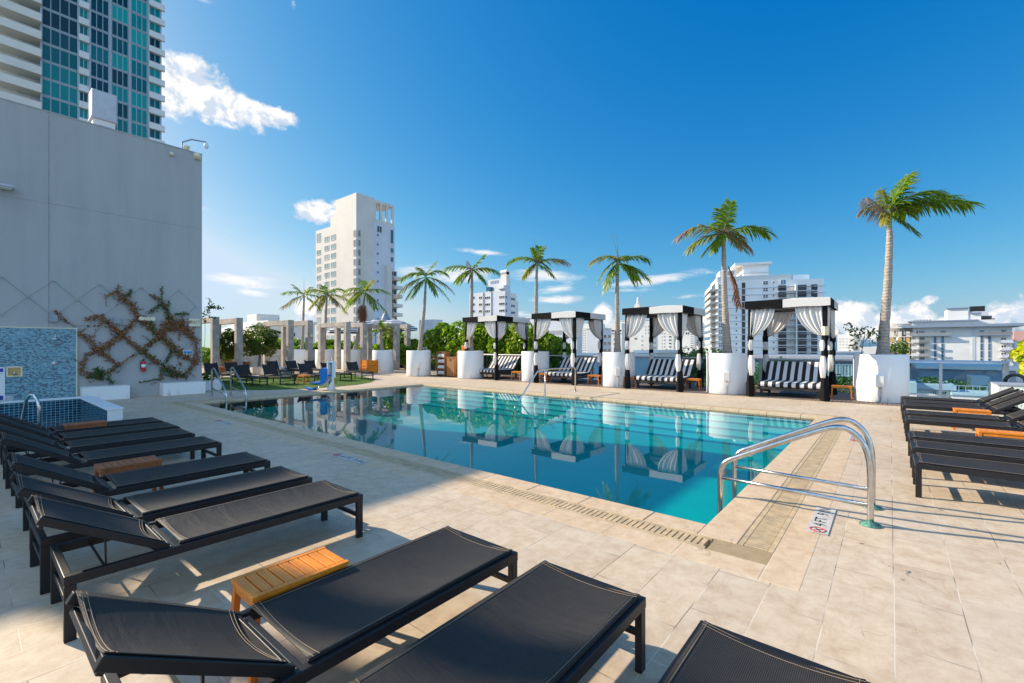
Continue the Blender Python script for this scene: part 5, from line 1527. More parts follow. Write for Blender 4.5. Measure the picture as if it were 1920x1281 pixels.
# ================================================================== TOWEL STATION, BINS
def shelf(px, Z, label):
    x, y = WZ(px, Z)
    t = thing('towel_shelf', label, 'shelf', (x, y, .012), 0, 'wooden towel shelves')
    wd, dp, h = .58, .4, 1.20
    b = MB()
    b.box(-wd / 2, 0, 0, -wd / 2 + .03, dp, h); b.box(wd / 2 - .03, 0, 0, wd / 2, dp, h); b.box(-wd / 2 + .031, 0, h - .03, wd / 2 - .031, dp, h)
    b.build('side_panel', M['teakgrey'], t, bevel=.003)
    for k in range(4):
        z = .06 + .285 * k
        MB().box(-wd / 2 + .031, .005, z, wd / 2 - .031, dp - .005, z + .025).build('shelf_board', M['teakgrey'], t)
        rn = random.Random(k + int(px)); b = MB()
        for r_ in range(2):
            nn = 5 - r_
            for q in range(nn):
                xx = -wd / 2 + .085 + q * .1 + r_ * .05
                b.tube([(xx, .02, z + .074 + r_ * .07 + rn.uniform(0, .005)), (xx, dp - .03, z + .074 + r_ * .07)], .046, 10)
        b.build('towels', M['towel'], t, True)
    return t
shelf(826, 22.6, 'wooden shelf of rolled white towels left of the slatted hamper')
shelf(863, 22.0, 'wooden shelf of rolled white towels behind the planter post')
x, y = WZ(845, 22.0)
t = thing('towel_hamper', 'closed wooden hamper between the towel shelves', 'hamper', (x, y, .012))
b = MB(); b.box(-.27, 0, .02, .27, .42, .93); b.build('body', M['teakgrey'], t, bevel=.004)
b = MB()
for k in range(7): b.box(-.262 + k * .075, -.016, .05, -.262 + k * .075 + .066, -.001, .90)
b.build('slats', M['teakgrey'], t, bevel=.003)
MB().box(-.29, -.03, .931, .29, .44, .96).build('lid', M['teakgrey'], t, bevel=.004)
MB().box(-.06, -.022, .78, .06, -.0165, .86).build('plate', M['black'], t)
x, y = WZ(866, 20.9)
o = MB().box(-.12, -.12, 0, .12, .12, .24).build('orange_box', M['orange'], None, bevel=.01); o.location = (pp_[4][0] - .28, pp_[4][1] - .1, 1.275); tag(o, 'bright orange box on the rim of the planter left of the first cabana', 'box')
x, y = WZ(692, 25.2)
t = thing('wooden_bin', 'orange slatted wooden bin beside the far right turf lounger', 'bin', (x, y, 0), R(0))
b = MB(); b.box(-.30, -.30, .03, .30, .30, .70); b.build('body', M['teakgrey'], t)
b = MB()
for k in range(6):
    a = -.30 + k * .1
    b.box(a + .006, -.318, .06, a + .094, -.3005, .72); b.box(.3005, a + .006, .06, .318, a + .094, .72)
b.build('slats', M['teak'], t, bevel=.003)
for (sx, sy) in [(-1, -1), (1, -1), (1, 1), (-1, 1)]: MB().box(sx * .30 - .03 + .012 * sx, sy * .30 - .03 + .012 * sy, 0, sx * .30 + .03 + .012 * sx, sy * .30 + .03 + .012 * sy, .77).build('corner_post', M['teakleg'], t, bevel=.003)
b = MB(); b.box(-.26, -.334, .40, .26, -.3185, .46); b.box(.3185, -.26, .40, .334, .26, .46); b.build('rail', M['teakleg'], t, bevel=.002)

# ================================================================== CONCRETE GATES
gates = [(3.9, -24.1, 'first'), (4.95, -24.1, 'second'), (7.5, -24.1, 'third'), (8.35, -23.65, 'fourth'), (10.54, -23.45, 'fifth'), (11.72, -23.6, 'sixth'), (13.4, -22.6, 'seventh'), (14.6, -23.05, 'eighth')]
for k, (y, x, nm) in enumerate(gates):
    lab = f'{nm} concrete gate frame from the left in the row behind the turf loungers'
    t = thing('concrete_gate', lab, 'pergola', (x, y, 0), 0, 'rough concrete gate frames')
    w_ = .30 if k != 3 else .30; tk = .15
    h = 2.92
    MB().box(-w_ / 2, -tk, 0, w_ / 2, tk, h).build('post', M['concrete'], t, bevel=.01)
    MB().box(-3.0 - w_ / 2, -tk, 0, -3.0 + w_ / 2, tk, h).build('post', M['concrete'], t, bevel=.01)
    MB().box(-3.0 + w_ / 2 + .001, -tk + .01, h - .27, -w_ / 2 - .001, tk - .01, h - .004).build('beam', M['concrete'], t, bevel=.01)
    if k in (3, 5, 7):
        MB().box(w_ / 2, -.06, 2.0, w_ / 2 + .12, .06, 2.16).build('spotlight', M['ivory'], t, bevel=.01)

# ================================================================== GLASS RAILING
RY = 13.75
def railing(xs, y, label):
    x0, x1 = xs[0], xs[-1]
    t = thing('glass_railing', label, 'railing', (x0, y, 0.0))
    b = MB(); b.tube([(0, 0, 1.05), (x1 - x0, 0, 1.05)], .035, 10); b.build('top_rail', M['alu'], t, True)
    MB().box(0, -.02, .09, x1 - x0, .02, .13).build('bottom_rail', M['alu'], t)
    for k, xx in enumerate(xs):
        MB().box(xx - x0 - .035, -.03, 0, xx - x0 + .035, .03, 1.02).build('post', M['alu'], t, bevel=.004)
    for k in range(len(xs) - 1):
        MB().box(xs[k] - x0 + .04, -.006, .135, xs[k + 1] - x0 - .04, .006, 1.0).build('glass_panel', M['railglass'], t)
    return t
xs = [-16.8 + 1.32 * k for k in range(14)]
railing(xs, RY, 'grey metal railing with glass panels behind the cabanas')
xr = ony(1700, RY)[0]
t = thing('glass_railing', 'glass railing with thick rounded top rail behind the far right loungers', 'railing', (.9, RY, 0))
b = MB()
xe = 3.62 - .9
def sect(xx):
    return [(xx, -.11, 1.02), (xx, -.10, 1.06), (xx, -.05, 1.09), (xx, 0, 1.10), (xx, .05, 1.09), (xx, .10, 1.06), (xx, .11, 1.02)]
b.v = sect(0) + sect(xe)
n = 7
b.f = [(k, n + k, n + k + 1, k + 1) for k in range(n - 1)] + [(0, 6, 13, 7), tuple(range(7)), tuple(range(13, 6, -1))]; b.m = [0] * len(b.f)
b.build('top_rail', M['aluwhite'], t, False)
MB().box(xe - .12, -.09, 0, xe - .01, .09, 1.02).build('end_post', M['aluwhite'], t, bevel=.01)
MB().box(1.36, -.04, 0, 1.43, .04, 1.02).build('post', M['aluwhite'], t, bevel=.005)
MB().box(-.1, -.03, .08, xe - .125, .03, .13).build('bottom_rail', M['aluwhite'], t)
MB().box(1.435, -.006, .135, xe - .125, .006, 1.01).build('glass_panel', M['railglass'], t)
MB().box(-.1, -.006, .135, 1.355, .006, 1.01).build('glass_panel', M['railglass'], t)
x, y = WZ(1893, 11.9)
t = thing('speckled_cabinet', 'speckled green stone cabinet with grey top at the right edge', 'cabinet', (3.32, 11.95, 0), R(0))
MB().box(-.24, -.9, 0, .9, .45, .60).build('body', M['terrazzo'], t, bevel=.01)
MB().box(-.255, -.915, .601, .915, .465, .63).build('top', M['roofgrey'], t, bevel=.006)
o = MB().tube([(-.17 * math.cos(a * PI / 10), 0, .17 * math.sin(a * PI / 10)) for a in range(11)], .038, 10).build('black_hoop', M['black'], None, True)
o.location = (3.5, 12.1, .64); tag(o, 'black curved hoop standing on the speckled cabinet', 'hoop')
x, y = WZ(1925, 11.2)
t = thing('yellow_shrub', 'bright yellow leaved shrub at the right edge', 'shrub', (x + .25, y + .2, 0))
b = MB(); clumpy(b, (0.05, 0, 1.18), (.52, .5, .45), 1500, .045, .085, 21, 12, .45); b.build('leaves', M['yellowleaf'], t)
b = MB(); b.tube([(0, 0, 0), (.03, 0, .6), (0, .02, 1.0)], [.03, .02, .015], 6); b.build('stem', M['bark'], t)

# ================================================================== HEDGES AND SMALL TREES
def bush(name, label, cen, rad, n, s, seed, mat, group, trunk=True, gz=None, clumps=16, cl=.42, cat='bush'):
    gz = gz if gz is not None else -.5
    t = thing(name, label, cat, (cen[0], cen[1], gz), 0, group)
    b = MB(); clumpy(b, (0, 0, cen[2] - gz), rad, n, s[0], s[1], seed, clumps, cl); b.build('crown', mat, t)
    if trunk:
        rnd = random.Random(seed); b = MB(); zc = cen[2] - gz
        b.tube([(0, 0, 0), (rnd.uniform(-.1, .1), rnd.uniform(-.1, .1), zc * .5), (rnd.uniform(-.15, .15), 0, zc)], [.09 * rad[0], .06 * rad[0], .03], 7)
        for k in range(5):
            a = rnd.uniform(0, 6.28)
            b.tube([(0, 0, zc * .6), (math.cos(a) * rad[0] * .3, math.sin(a) * rad[1] * .3, zc * .85), (math.cos(a) * rad[0] * .6, math.sin(a) * rad[1] * .6, zc + rad[2] * rnd.uniform(-.2, .4))], [.035, .025, .012], 5)
        b.build('trunk', M['bark'], t, True)
    return t
HG = 'tall sea grape hedge bushes behind the railing'
for k, (px, pytop, rx, Z, pyb, lab) in enumerate([
    (762, 636, 1.0, 30.0, 690, 'hedge bush between the last concrete gate and the leaning palm'),
    (790, 601, 1.5, 27.0, 690, 'tall hedge bush right behind the leaning palm'),
    (826, 604, 1.6, 26.0, 690, 'hedge bush above the left towel shelf, with a high leafy tip'),
    (862, 600, 1.6, 25.0, 700, 'hedge bush behind the left side of the first cabana'),
    (905, 596, 1.7, 23.5, 710, 'hedge bush seen inside the first cabana'),
    (952, 598, 1.7, 22.5, 715, 'hedge bush filling the right half of the first cabana'),
    (980, 625, 1.2, 21.6, 715, 'rightmost hedge bush, ending beside the second cabana')]):
    x, y = WZ(px, Z); zt = zat(pytop, Z)
    zb = min(zat(pyb, Z), .3) ; hz = (zt - zb) / 2
    bush('hedge_bush', lab, (x, max(y, 15.0), zb + hz), (rx, 1.2, hz * 1.05), 5200, (.07, .14), 30 + k, M['hedge'], HG, gz=-1.0, clumps=26, cl=.36)
for k, (px, pyt, Z, rx, lab) in enumerate([(392, 655, 33, 1.3, 'low green hedge bush just right of the grey wall corner'), (478, 640, 34, 1.2, 'low hedge bush behind the larger round tree'), (520, 640, 35, 1.3, 'low hedge bush seen in the gap before the second pair of concrete gates'),
    (562, 638, 35, 1.3, 'low hedge bush above the farthest left planter'), (594, 638, 35, 1.2, 'low hedge bush above the gap between two white planters'), (626, 641, 35, 1.2, 'low hedge bush behind the fifth concrete gate'),
    (652, 642, 35, 1.2, 'low hedge bush behind the sixth concrete gate'), (688, 646, 34, 1.2, 'low hedge bush right of the leaning skirted palm'), (722, 646, 32, 1.0, 'low hedge bush behind the short young palm'), (742, 615, 31, .9, 'taller bush just left of the seventh gate posts')]):
    x, y = WZ(px, Z); zt = zat(pyt, Z); zb = .35; hz = max(.5, (zt - zb) / 2)
    bush('hedge_bush', lab, (x, y, zt - hz), (rx * 1.35, 1.0, hz * 1.15), 3200, (.07, .13), 60 + k, M['hedge'], 'low hedge bushes along the far left terrace', gz=0, clumps=14, cl=.42)
for (px, py, Z, rx, rz_, lab, sd_) in [(431, 648, 25.2, .72, .92, 'smaller round tree between the first two concrete gates', 5), (484, 641, 24.6, 1.05, 1.0, 'larger round tree with forked stems right of the second concrete gate', 6)]:
    x, y = WZ(px, Z); t = bush('round_tree', lab, (x, y, zat(py, Z)), (rx, rx, rz_), 4200, (.035, .075), sd_, M['ficus'], 'round trees by the concrete gates', gz=0, clumps=26, cl=.36, cat='tree')
# low terrace wall and bench at left
x, y = WZ(560, 36.5)
t = thing('terrace_wall', 'low grey wall behind the round trees at the far left', 'wall', (-26, 19.0, 0), 0)
def wl(px, Z): q = WZ(px, Z); return (q[0] + 26, q[1] - 19.0, 0)
b = MB(); A_ = wl(385, 33.2); B_ = wl(760, 33.2); b.bar((A_[0], A_[1], .63), (B_[0], B_[1], .63), .25, 1.24); b.build('wall', M['concrete'], t)
for (px, Z, wd, lab) in [(445, 22.8, 1.7, 'brown wooden bench in front of the smaller round tree'), ]:
    x, y = WZ(px, Z); t = thing('wooden_bench', lab, 'bench', (x - .5, y, 0), R(25))
    MB().box(-wd / 2, -.2, .40, wd / 2, .2, .46).build('seat', M['teakgrey'], t, bevel=.006)
    MB().box(-wd / 2, .16, .47, wd / 2, .2, .72).build('backrest', M['teakgrey'], t, bevel=.006)
    for s in (-1, 1): MB().box(s * (wd / 2 - .12) - .03, -.18, 0, s * (wd / 2 - .12) + .03, .18, .40).build('leg', M['teakgrey'], t)
x, y = WZ(506, 23.5)
t = thing('low_planter', 'low pale concrete planter behind the middle turf loungers', 'planter', (x, y, 0), R(10))
b = MB(); b.box(-1.2, -.2, 0, 1.3, .25, .42); b.build('box', M['whitepaint'], t, bevel=.02)

# striped parasols behind the gates
for k, (px, py, Z, r, lab) in enumerate([(655, 603, 37, 1.7, 'leftmost striped parasol behind the concrete gates'), (682, 600, 38, 1.8, 'striped parasol behind the skirted palm'), (704, 599, 39, 1.8, 'striped parasol right of the skirted palm'), (738, 598, 37, 1.9, 'rightmost striped parasol behind the seventh gate')]):
    x, y = WZ(px, Z); zt = zat(py, Z)
    t = thing('parasol', lab, 'parasol', (x, y, 0), 0, 'navy and white striped parasols')
    MB().lathe([(r, zt - .95), (r, zt - .75), (r * .5, zt - .28), (.05, zt)], n=8).build('canopy', M['pstripe'], t)
    MB().tube([(0, 0, 0), (0, 0, zt + .1)], .03, 8).build('pole', M['teakleg'], t, True)
x, y = WZ(723, 37.5)
t = thing('closed_parasol', 'closed navy parasol rising above the striped ones', 'parasol', (x, y, 0))
zt = zat(583, 37.5)
MB().lathe([(.05, zt - 2.0), (.55, zt - 1.7), (.35, zt - .6), (.04, zt)], n=10).build('canopy', M['trimblue'], t); MB().tube([(0, 0, 0), (0, 0, zt)], .03, 8).build('pole', M['alu'], t, True)

# ================================================================== CITY
_wc = {}
def winmesh(w, h, nx, ny, glassm, framem, fd=.10, fw=.09, sill=False):
    key = (round(w, 2), round(h, 2), nx, ny, glassm.name, framem.name, fw, sill)
    if key in _wc: return _wc[key]
    b = MB()
    b.box(-w / 2 + fw, -.04, -h / 2 + fw, w / 2 - fw, .02, h / 2 - fw, 0)
    b.box(-w / 2, -fd, -h / 2, -w / 2 + fw, .02, h / 2, 1); b.box(w / 2 - fw, -fd, -h / 2, w / 2, .02, h / 2, 1)
    b.box(-w / 2 + fw, -fd, h / 2 - fw, w / 2 - fw, .02, h / 2, 1); b.box(-w / 2 + fw, -fd, -h / 2, w / 2 - fw, .02, -h / 2 + fw, 1)
    for i in range(1, nx):
        x = -w / 2 + w * i / nx; b.box(x - fw / 2, -fd * .8, -h / 2 + fw, x + fw / 2, -.041, h / 2 - fw, 1)
    for j in range(1, ny):
        z = -h / 2 + h * j / ny
        b.box(-w / 2 + fw, -fd * .75, z - fw / 2, w / 2 - fw, -.0415, z + fw / 2, 1)
    if sill: b.box(-w / 2 - .1, -.3, -h / 2 - .12, w / 2 + .1, .02, -h / 2 - .001, 1)
    o = b.build('window', [glassm, framem]); me = o.data
    bpy.data.objects.remove(o)
    _wc[key] = me
    return me
class Bld:
    """axis-aligned (optionally turned) block; local x = along the front towards the right, y = away, origin = near corner ground"""
    def __init__(s, name, label, pxc, Z, pxl, pxr, pyt, mat, corner='R', rz=0.0, zb=GZ, depth=None, group=None, cap=None):
        C = Vector((*WZ(pxc, Z), 0)); s.rz = rz
        s.ex = Vector((math.cos(rz), math.sin(rz), 0)); s.ey = Vector((-s.ex.y, s.ex.x, 0))
        s.C = C; s.corner = corner
        s.org = C.copy()
        s.O = Vector((CAMX, CAMY, 0))
        s.px0 = pxc
        if corner == 'R':
            s.w = abs(s.sol(C, s.ex, pxl)); s.d = abs(s.sol(C, s.ey, pxr)) if pxr else (depth or 15)
        else:
            s.w = abs(s.sol(C, s.ex, pxr)); s.d = abs(s.sol(C, s.ey, pxl)) if pxl else (depth or 15)
        if depth: s.d = depth
        s.zt = zat(pyt, Z); s.zb = zb
        s.t = thing(name, label, 'building', (C.x, C.y, zb), rz, group)
        x0, x1 = (-s.w, 0) if corner == 'R' else (0, s.w)
        s.x0, s.x1 = x0, x1
        MB().box(x0, 0, 0, x1, s.d, s.zt - zb).build('wall', mat, s.t)
        s.mat = mat
        if cap:
            MB().box(x0 - .25, -.25, s.zt - zb, x1 + .25, s.d + .25, s.zt - zb + .35).build('roof_edge', cap, s.t)
    def sol(s, P, dr, px):
        k = (px - 960) / FPX; v = P - s.O
        a, b_ = v.dot(RGT), v.dot(FWD)
        return (k * b_ - a) / (dr.dot(RGT) - k * dr.dot(FWD))
    def depth_at(s, P): return (P - s.O).dot(FWD)
    def P(s, face, px):
        """local coordinate on face for pixel column px, and camera depth"""
        if face == 'f':
            q = s.sol(s.C, s.ex, px); return q, s.depth_at(s.C + s.ex * q)
        if face == 'r':
            c0 = s.C + s.ex * s.x1; q = s.sol(c0, s.ey, px); return q, s.depth_at(c0 + s.ey * q)
        c0 = s.C + s.ex * s.x0; q = s.sol(c0, s.ey, px); return q, s.depth_at(c0 + s.ey * q)
    def place(s, me, name, face, q, z, parent=None):
        o = bpy.data.objects.new(name, me); col.objects.link(o); o.parent = parent or s.t
        if face == 'f': o.location = (q, 0, z - s.zb)
        elif face == 'r': o.location = (s.x1, q, z - s.zb); o.rotation_euler = (0, 0, PI / 2)
        else: o.location = (s.x0, q, z - s.zb); o.rotation_euler = (0, 0, -PI / 2)
        return o
    def wins(s, face, cols, rows, glassm, framem, nx=2, ny=1, refpx=None, **kw):
        """cols: (pxa,pxb) pairs; rows: (pya,pyb) pairs measured at refpx"""
        rp = refpx if refpx is not None else (cols[0][0] + cols[0][1]) / 2
        _, dz = s.P(face, rp)
        for (a, b_) in cols:
            qa, qb = s.P(face, a)[0], s.P(face, b_)[0]
            for (ya, yb) in rows:
                za, zb = zat(ya, dz), zat(yb, dz)
                me = winmesh(abs(qb - qa), abs(za - zb), nx, ny, glassm, framem, **kw)
                s.place(me, 'window', face, (qa + qb) / 2, (za + zb) / 2)
    def boxpart(s, name, x0, y0, z0, x1, y1, z1, mat, bevel=0):
        return MB().box(x0, y0, z0 - s.zb, x1, y1, z1 - s.zb).build(name, mat, s.t, bevel=bevel)
def rows(y0, step, n, h): return [(y0 + step * k - h / 2, y0 + step * k + h / 2) for k in range(n)]

# --- glass tower, upper left
TX = -149.5
yA = onx(76.5, TX)[0]; yB = onx(303, TX)[0]; yC = onx(0, TX)[0] - 4
t = thing('glass_tower', 'tall teal glass apartment tower with white balconies at upper left', 'building', (TX, yA, GZ))
def ty(px): return onx(px, TX)[0] - yA
ZT = 104 - GZ
MB().box(-22, 0, 0, 0, yB - yA, ZT).build('wall', M['mullion'], t)
MB().box(-22, yC - yA, 0, -2.2, -.01, ZT).build('balcony_wall', M['brightpaint'], t)
FH = 4.05; SC = 1.3; zc = zat(41, onx(290, TX)[1]) - GZ
bays = [(77.5, 146, 4), (169.5, 204, 3), (209, 240.5, 3), (245.5, 276, 3)]
k0, k1 = -8, 4
for k in range(k0, k1):
    zf = zc + FH * k
    for (a, c, n) in bays:
        ya_, yb_ = ty(a), ty(c); me = winmesh(yb_ - ya_, 3.72, n, 1, M['winteal'], M['mullion'], fw=.13)
        o = bpy.data.objects.new('window', me); col.objects.link(o); o.parent = t; o.location = (0, (ya_ + yb_) / 2, zf + 2.0); o.rotation_euler = (0, 0, PI / 2)
    for (a, c, n) in [(148.5, 165, 2), (280, 300.5, 2)]:
        ya_, yb_ = ty(a), ty(c); me = winmesh(yb_ - ya_, 2.3, n, 1, M['winteal'], M['mullion'], fw=.13)
        o = bpy.data.objects.new('window', me); col.objects.link(o); o.parent = t; o.location = (0, (ya_ + yb_) / 2, zf + 2.45); o.rotation_euler = (0, 0, PI / 2)
    MB().box(.0, ty(147), zf - .45, .7, ty(166.5), zf + 1.1).build('white_spandrel', M['whitepaint'], t)
    MB().box(-.0, ty(278.5), zf - .45, .7, ty(303) + .6, zf + 1.1).build('white_spandrel', M['whitepaint'], t)
    b = MB(); b.box(-2.2, yC - yA, zf - .1, 1.6, -.012, zf + .12); b.box(1.35, yC - yA, zf + .121, 1.6, -.012, zf + 1.7); b.build('balcony', M['creampaint'], t)
    me = winmesh(3.0, 3.0, 1, 1, M['winteal'], M['mullion'], fw=.08)
    o = bpy.data.objects.new('window', me); col.objects.link(o); o.parent = t; o.location = (-2.15, -1.9, zf + 1.35); o.rotation_euler = (0, 0, PI / 2)
b = MB()
for k in range(k0, k1): b.box(.0, ty(76.5), zc + FH * k - .08, .14, ty(279), zc + FH * k + .06)
for px in (77, 147, 168, 206.5, 243, 278): b.box(.141, ty(px) - .2, 20, .24, ty(px) + .2, ZT)
b.build('mullion_grid', M['mullion'], t)

# --- white tower behind the skirted palm
B = Bld('white_tower', 'tall stepped white hotel tower with open rooftop frame', 668, 143, 630, 701, 361, M['towerpaint'])
z = lambda py, Z=143: zat(py, Z)
xl, xr_ = B.P('f', 592)[0], B.P('f', 630)[0]
_, Zl = B.P('f', 610)
B.boxpart('left_wing', xl, .004, GZ, xr_ - .003, B.d * .95, zat(428, Zl), M['towerpaint'])
B.boxpart('left_wing', B.P('f', 618)[0], .3, zat(428, Zl) + .01, xr_ - .01, 9, zat(405, B.P('f', 624)[1]), M['towerpaint'])
yr0, yr1 = B.d, B.P('r', 740)[0]
_, Zr = B.P('r', 720)
zc_ = zat(421, Zr); zf_ = zat(384, Zr)
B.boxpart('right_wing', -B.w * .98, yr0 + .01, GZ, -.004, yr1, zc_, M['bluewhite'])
b = MB()
for yy in np.linspace(yr0 + .6, yr1 - .4, 4): b.box(-.95, yy - .4, zc_ - GZ + .01, -.35, yy + .4, zf_ - GZ)
for yy in (yr0 + .6, yr1 - .4): b.box(-7.6, yy - .4, zc_ - GZ + .01, -7.0, yy + .4, zf_ - GZ)
b.box(-8, yr0 + .02, zf_ - GZ + .001, -.3, yr1, zf_ - GZ + .9); b.box(-.9, yr0 + .3, zc_ - GZ + .02, -.4, yr1, zc_ - GZ + 1.2)
b.build('roof_frame', M['towerpaint'], B.t)
yp = B.P('r', 722)[0]; yq = B.P('r', 733)[0]
B.boxpart('pilaster', -1, yp, GZ, 1.2, yq - .4, zat(498, Zr), M['towerpaint'])
R1 = rows(445.4, 17.1, 12, 10.5)
B.wins('f', [(608.7, 617), (620.5, 629.5)], R1, M['wingreen'], M['towerpaint'], 2, refpx=625, fw=.16)
R0 = rows(474, 15.7, 11, 9.5)
o_ = B.C; xw = []
B.wins('f', [(594, 601.5)], [(438, 455)] + R0, M['wingreen'], M['towerpaint'], 2, refpx=597, fw=.16)
B.wins('f', [(663, 667)], rows(438, 18, 12, 13), M['wincurtain'], M['towerpaint'], 1, refpx=665, fw=.14)
B.wins('r', [(670.5, 676.5)], rows(438, 18, 12, 13), M['wincurtain'], M['towerpaint'], 1, refpx=673, fw=.14)
B.wins('r', [(706, 710.5)], rows(441, 17.4, 12, 5), M['winblue'], M['bluewhite'], 1, refpx=708, fw=.14)
B.wins('r', [(706.5, 716)], [(423, 436)], M['windark'], M['bluewhite'], 2, refpx=708, fw=.14)
for k, py in enumerate([444, 470, 487]):
    h = 26 if k == 0 else 10
    B.wins('r', [(731.5, 738)], [(py - h / 2, py + h / 2)], M['winblue'], M['bluewhite'], 1, refpx=735, fw=.14)
for k in range(8):
    py = 513 + 17.2 * k
    B.wins('r', [(732, 743)], [(py - 4.5, py + 4.5)], M['windark'], M['towerpaint'], 2, refpx=735, fw=.14)
    zz = zat(py + 8, Zr)
    B.boxpart('balcony', -2, yq + .3, zz - .5, 2.3, yr1 + 1.6, zz + .6, M['towerpaint'])
B.boxpart('stair_wing', -6, yr1 + .01, GZ, -.1, B.P('r', 745)[0], zat(505, Zr), M['towerpaint'])

# --- hotel with roof sign
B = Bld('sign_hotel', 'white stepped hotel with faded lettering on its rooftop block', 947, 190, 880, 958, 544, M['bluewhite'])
_, Zs = B.P('f', 925)
B.boxpart('left_wing', B.P('f', 873)[0], 3, GZ, -B.w - .01, 14, zat(556, 200), M['whitepaint'])
B.boxpart('right_wing', -B.w * .8, B.d + .01, GZ, -.004, B.P('r', 969)[0], zat(553, 200), M['whitepaint'])
B.boxpart('right_wing', -B.w * .8, B.P('r', 969)[0] + .01, GZ, -1, B.P('r', 975)[0], zat(568, 205), M['whitepaint'])
xa = B.P('f', 910.5)[0]
B.boxpart('rooftop_block', xa, 1.5, B.zt, -.3, B.d * .98, zat(520, 190), M['roofgrey'] if False else M['bluewhite'])
B.boxpart('rooftop_block', B.P('f', 926)[0], .3, B.zt, -.2, 1.49, zat(534, 190), M['bluewhite'])
xa2, xb2 = B.P('f', 935)[0], B.P('f', 946)[0]
b = MB(); zz = zat(520, 190) - GZ; zt_ = zat(505, 190) - GZ
b.box(xa2, 1.2, zz - 3, xb2, 3.4, zt_ - .8); b.tube([(xa2, 2.0, zt_ - .9), (xb2, 2.0, zt_ - .9)], 1.1, 14)
b.box(xa2 - .2, -.6, zat(541, 190) - GZ, xb2, .29, zat(535, 190) - GZ); b.build('fin', M['whitepaint'], B.t)
tx = textmesh('lettering', 'SHELBOR', 1.9, M['trimblue'], B.t, ((xa + xa2) / 2 + .1, 1.47, zat(526, 190) - GZ), (R(90), 0, 0), .03)
tx.scale = (.62, 1, 1)
B.boxpart('roof_tank', B.P('f', 912)[0], -.2, B.zt + .3, B.P('f', 920)[0], 1.4, B.zt + 2.0, M['winblue'])
RR = rows(558.5, 12.7, 5, 5)
B.wins('f', [(909, 919.5)], RR, M['windark'], M['whitepaint'], 3, refpx=914, fw=.12)
B.wins('f', [(898, 904.5)], RR, M['windark'], M['whitepaint'], 2, refpx=901, fw=.12)
B.wins('f', [(886.8, 890.3)], RR, M['windark'], M['whitepaint'], 1, refpx=888, fw=.12)
B.wins('f', [(935.8, 946.4)], [(a - 1.2, c - 1.2) for a, c in RR], M['windark'], M['whitepaint'], 3, refpx=941, fw=.12)
B.wins('r', [(947.6, 951)], [(a - 1.2, c - 1.2) for a, c in RR], M['winblue'], M['whitepaint'], 1, refpx=949, fw=.1)
B.wins('r', [(957.5, 965.5)], [(a + 2.5, c + 2.5) for a, c in RR], M['winblue'], M['whitepaint'], 2, refpx=961, fw=.1)
b = MB()
for px in (906, 921): q = B.P('f', px)[0]; b.box(q - .12, -.35, 0, q + .12, -.001, B.zt - GZ)
b.build('pipe', M['whitepaint'], B.t)

# --- big pale block seen in the second cabana
B = Bld('pale_block', 'broad pale windowless-topped block behind the second cabana', 1082, 150, 985, 1092, 592, M['bluewhite'], cap=M['whitepaint'])
B.wins('f', [(1025, 1027.8), (1035.5, 1038.5), (1047.3, 1050.3), (1057, 1060)], rows(644, 15.2, 3, 5.5), M['windark'], M['whitepaint'], 1, 2, refpx=1045, fw=.1)
B.wins('f', [(1010.5, 1030.5), (1032.5, 1052)], [(620, 628)], M['wincurtain'], M['bluewhite'], 6, 3, refpx=1030, fw=.12)
B = Bld('far_apartment', 'narrow far apartment slab with a column of small windows', 1100, 420, 1090, 1101, 607, M['whitepaint'])
B.wins('f', [(1092.6, 1094.8), (1096, 1098.3)], rows(611, 4.6, 12, 2.2), M['windark'], M['whitepaint'], 1, refpx=1096, fw=.2)
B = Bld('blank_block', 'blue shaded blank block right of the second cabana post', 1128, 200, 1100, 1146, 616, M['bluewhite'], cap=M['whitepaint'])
B.wins('r', [(1131, 1137), (1140, 1145)], rows(631, 13, 4, 6.5), M['windark'], M['whitepaint'], 2, refpx=1134, fw=.15)
B.boxpart('rooftop_block', -12, 2, B.zt, -3, 9, zat(606, 200), M['whitepaint'])
B = Bld('banded_block', 'white block with dark window bands just right of the third palm', 1166, 210, 1140, 1172, 606, M['whitepaint'])
B.wins('f', [(1146, 1166)], [(618, 622.5), (624, 627)], M['windark'], M['whitepaint'], 3, refpx=1156, fw=.2)
B.wins('f', [(1150, 1155)], rows(636, 9, 3, 4), M['windark'], M['whitepaint'], 1, refpx=1152, fw=.2)
B = Bld('white_apartment', 'white apartment block with small square windows inside the third cabana', 1219, 230, 1166, 1232, 600, M['whitepaint'], cap=M['bluewhite'])
B.wins('f', [(1202.5, 1205)], rows(630.6, 8.2, 5, 3.4), M['windark'], M['whitepaint'], 1, refpx=1204, fw=.15)
B.wins('f', [(1186, 1188), (1209, 1211), (1214.5, 1217)], rows(612.5, 6.2, 3, 2.6), M['windark'], M['whitepaint'], 1, refpx=1204, fw=.15)
B.wins('f', [(1189, 1194.5)], [(633, 637)], M['windark'], M['whitepaint'], 2, refpx=1190, fw=.15)
B.wins('r', [(1221, 1230)], rows(634, 9, 5, 4.2), M['wincurtain'], M['whitepaint'], 3, refpx=1225, fw=.15)
B.boxpart('rooftop_block', -14, 3, B.zt, -4, 10, zat(597, 230), M['whitepaint'])
B = Bld('white_apartment', 'white apartment block with regular windows behind the third daybed', 1263, 260, 1233, 1272, 612, M['whitepaint'], cap=M['bluewhite'])
B.wins('f', [(1240.7, 1242.4), (1245, 1247), (1254, 1259)], rows(619, 6.3, 7, 3.2), M['windark'], M['whitepaint'], 1, refpx=1247, fw=.15)
B.wins('r', [(1264.5, 1268)], rows(626, 6.3, 6, 3.6), M['windark'], M['whitepaint'], 1, refpx=1266, fw=.15)
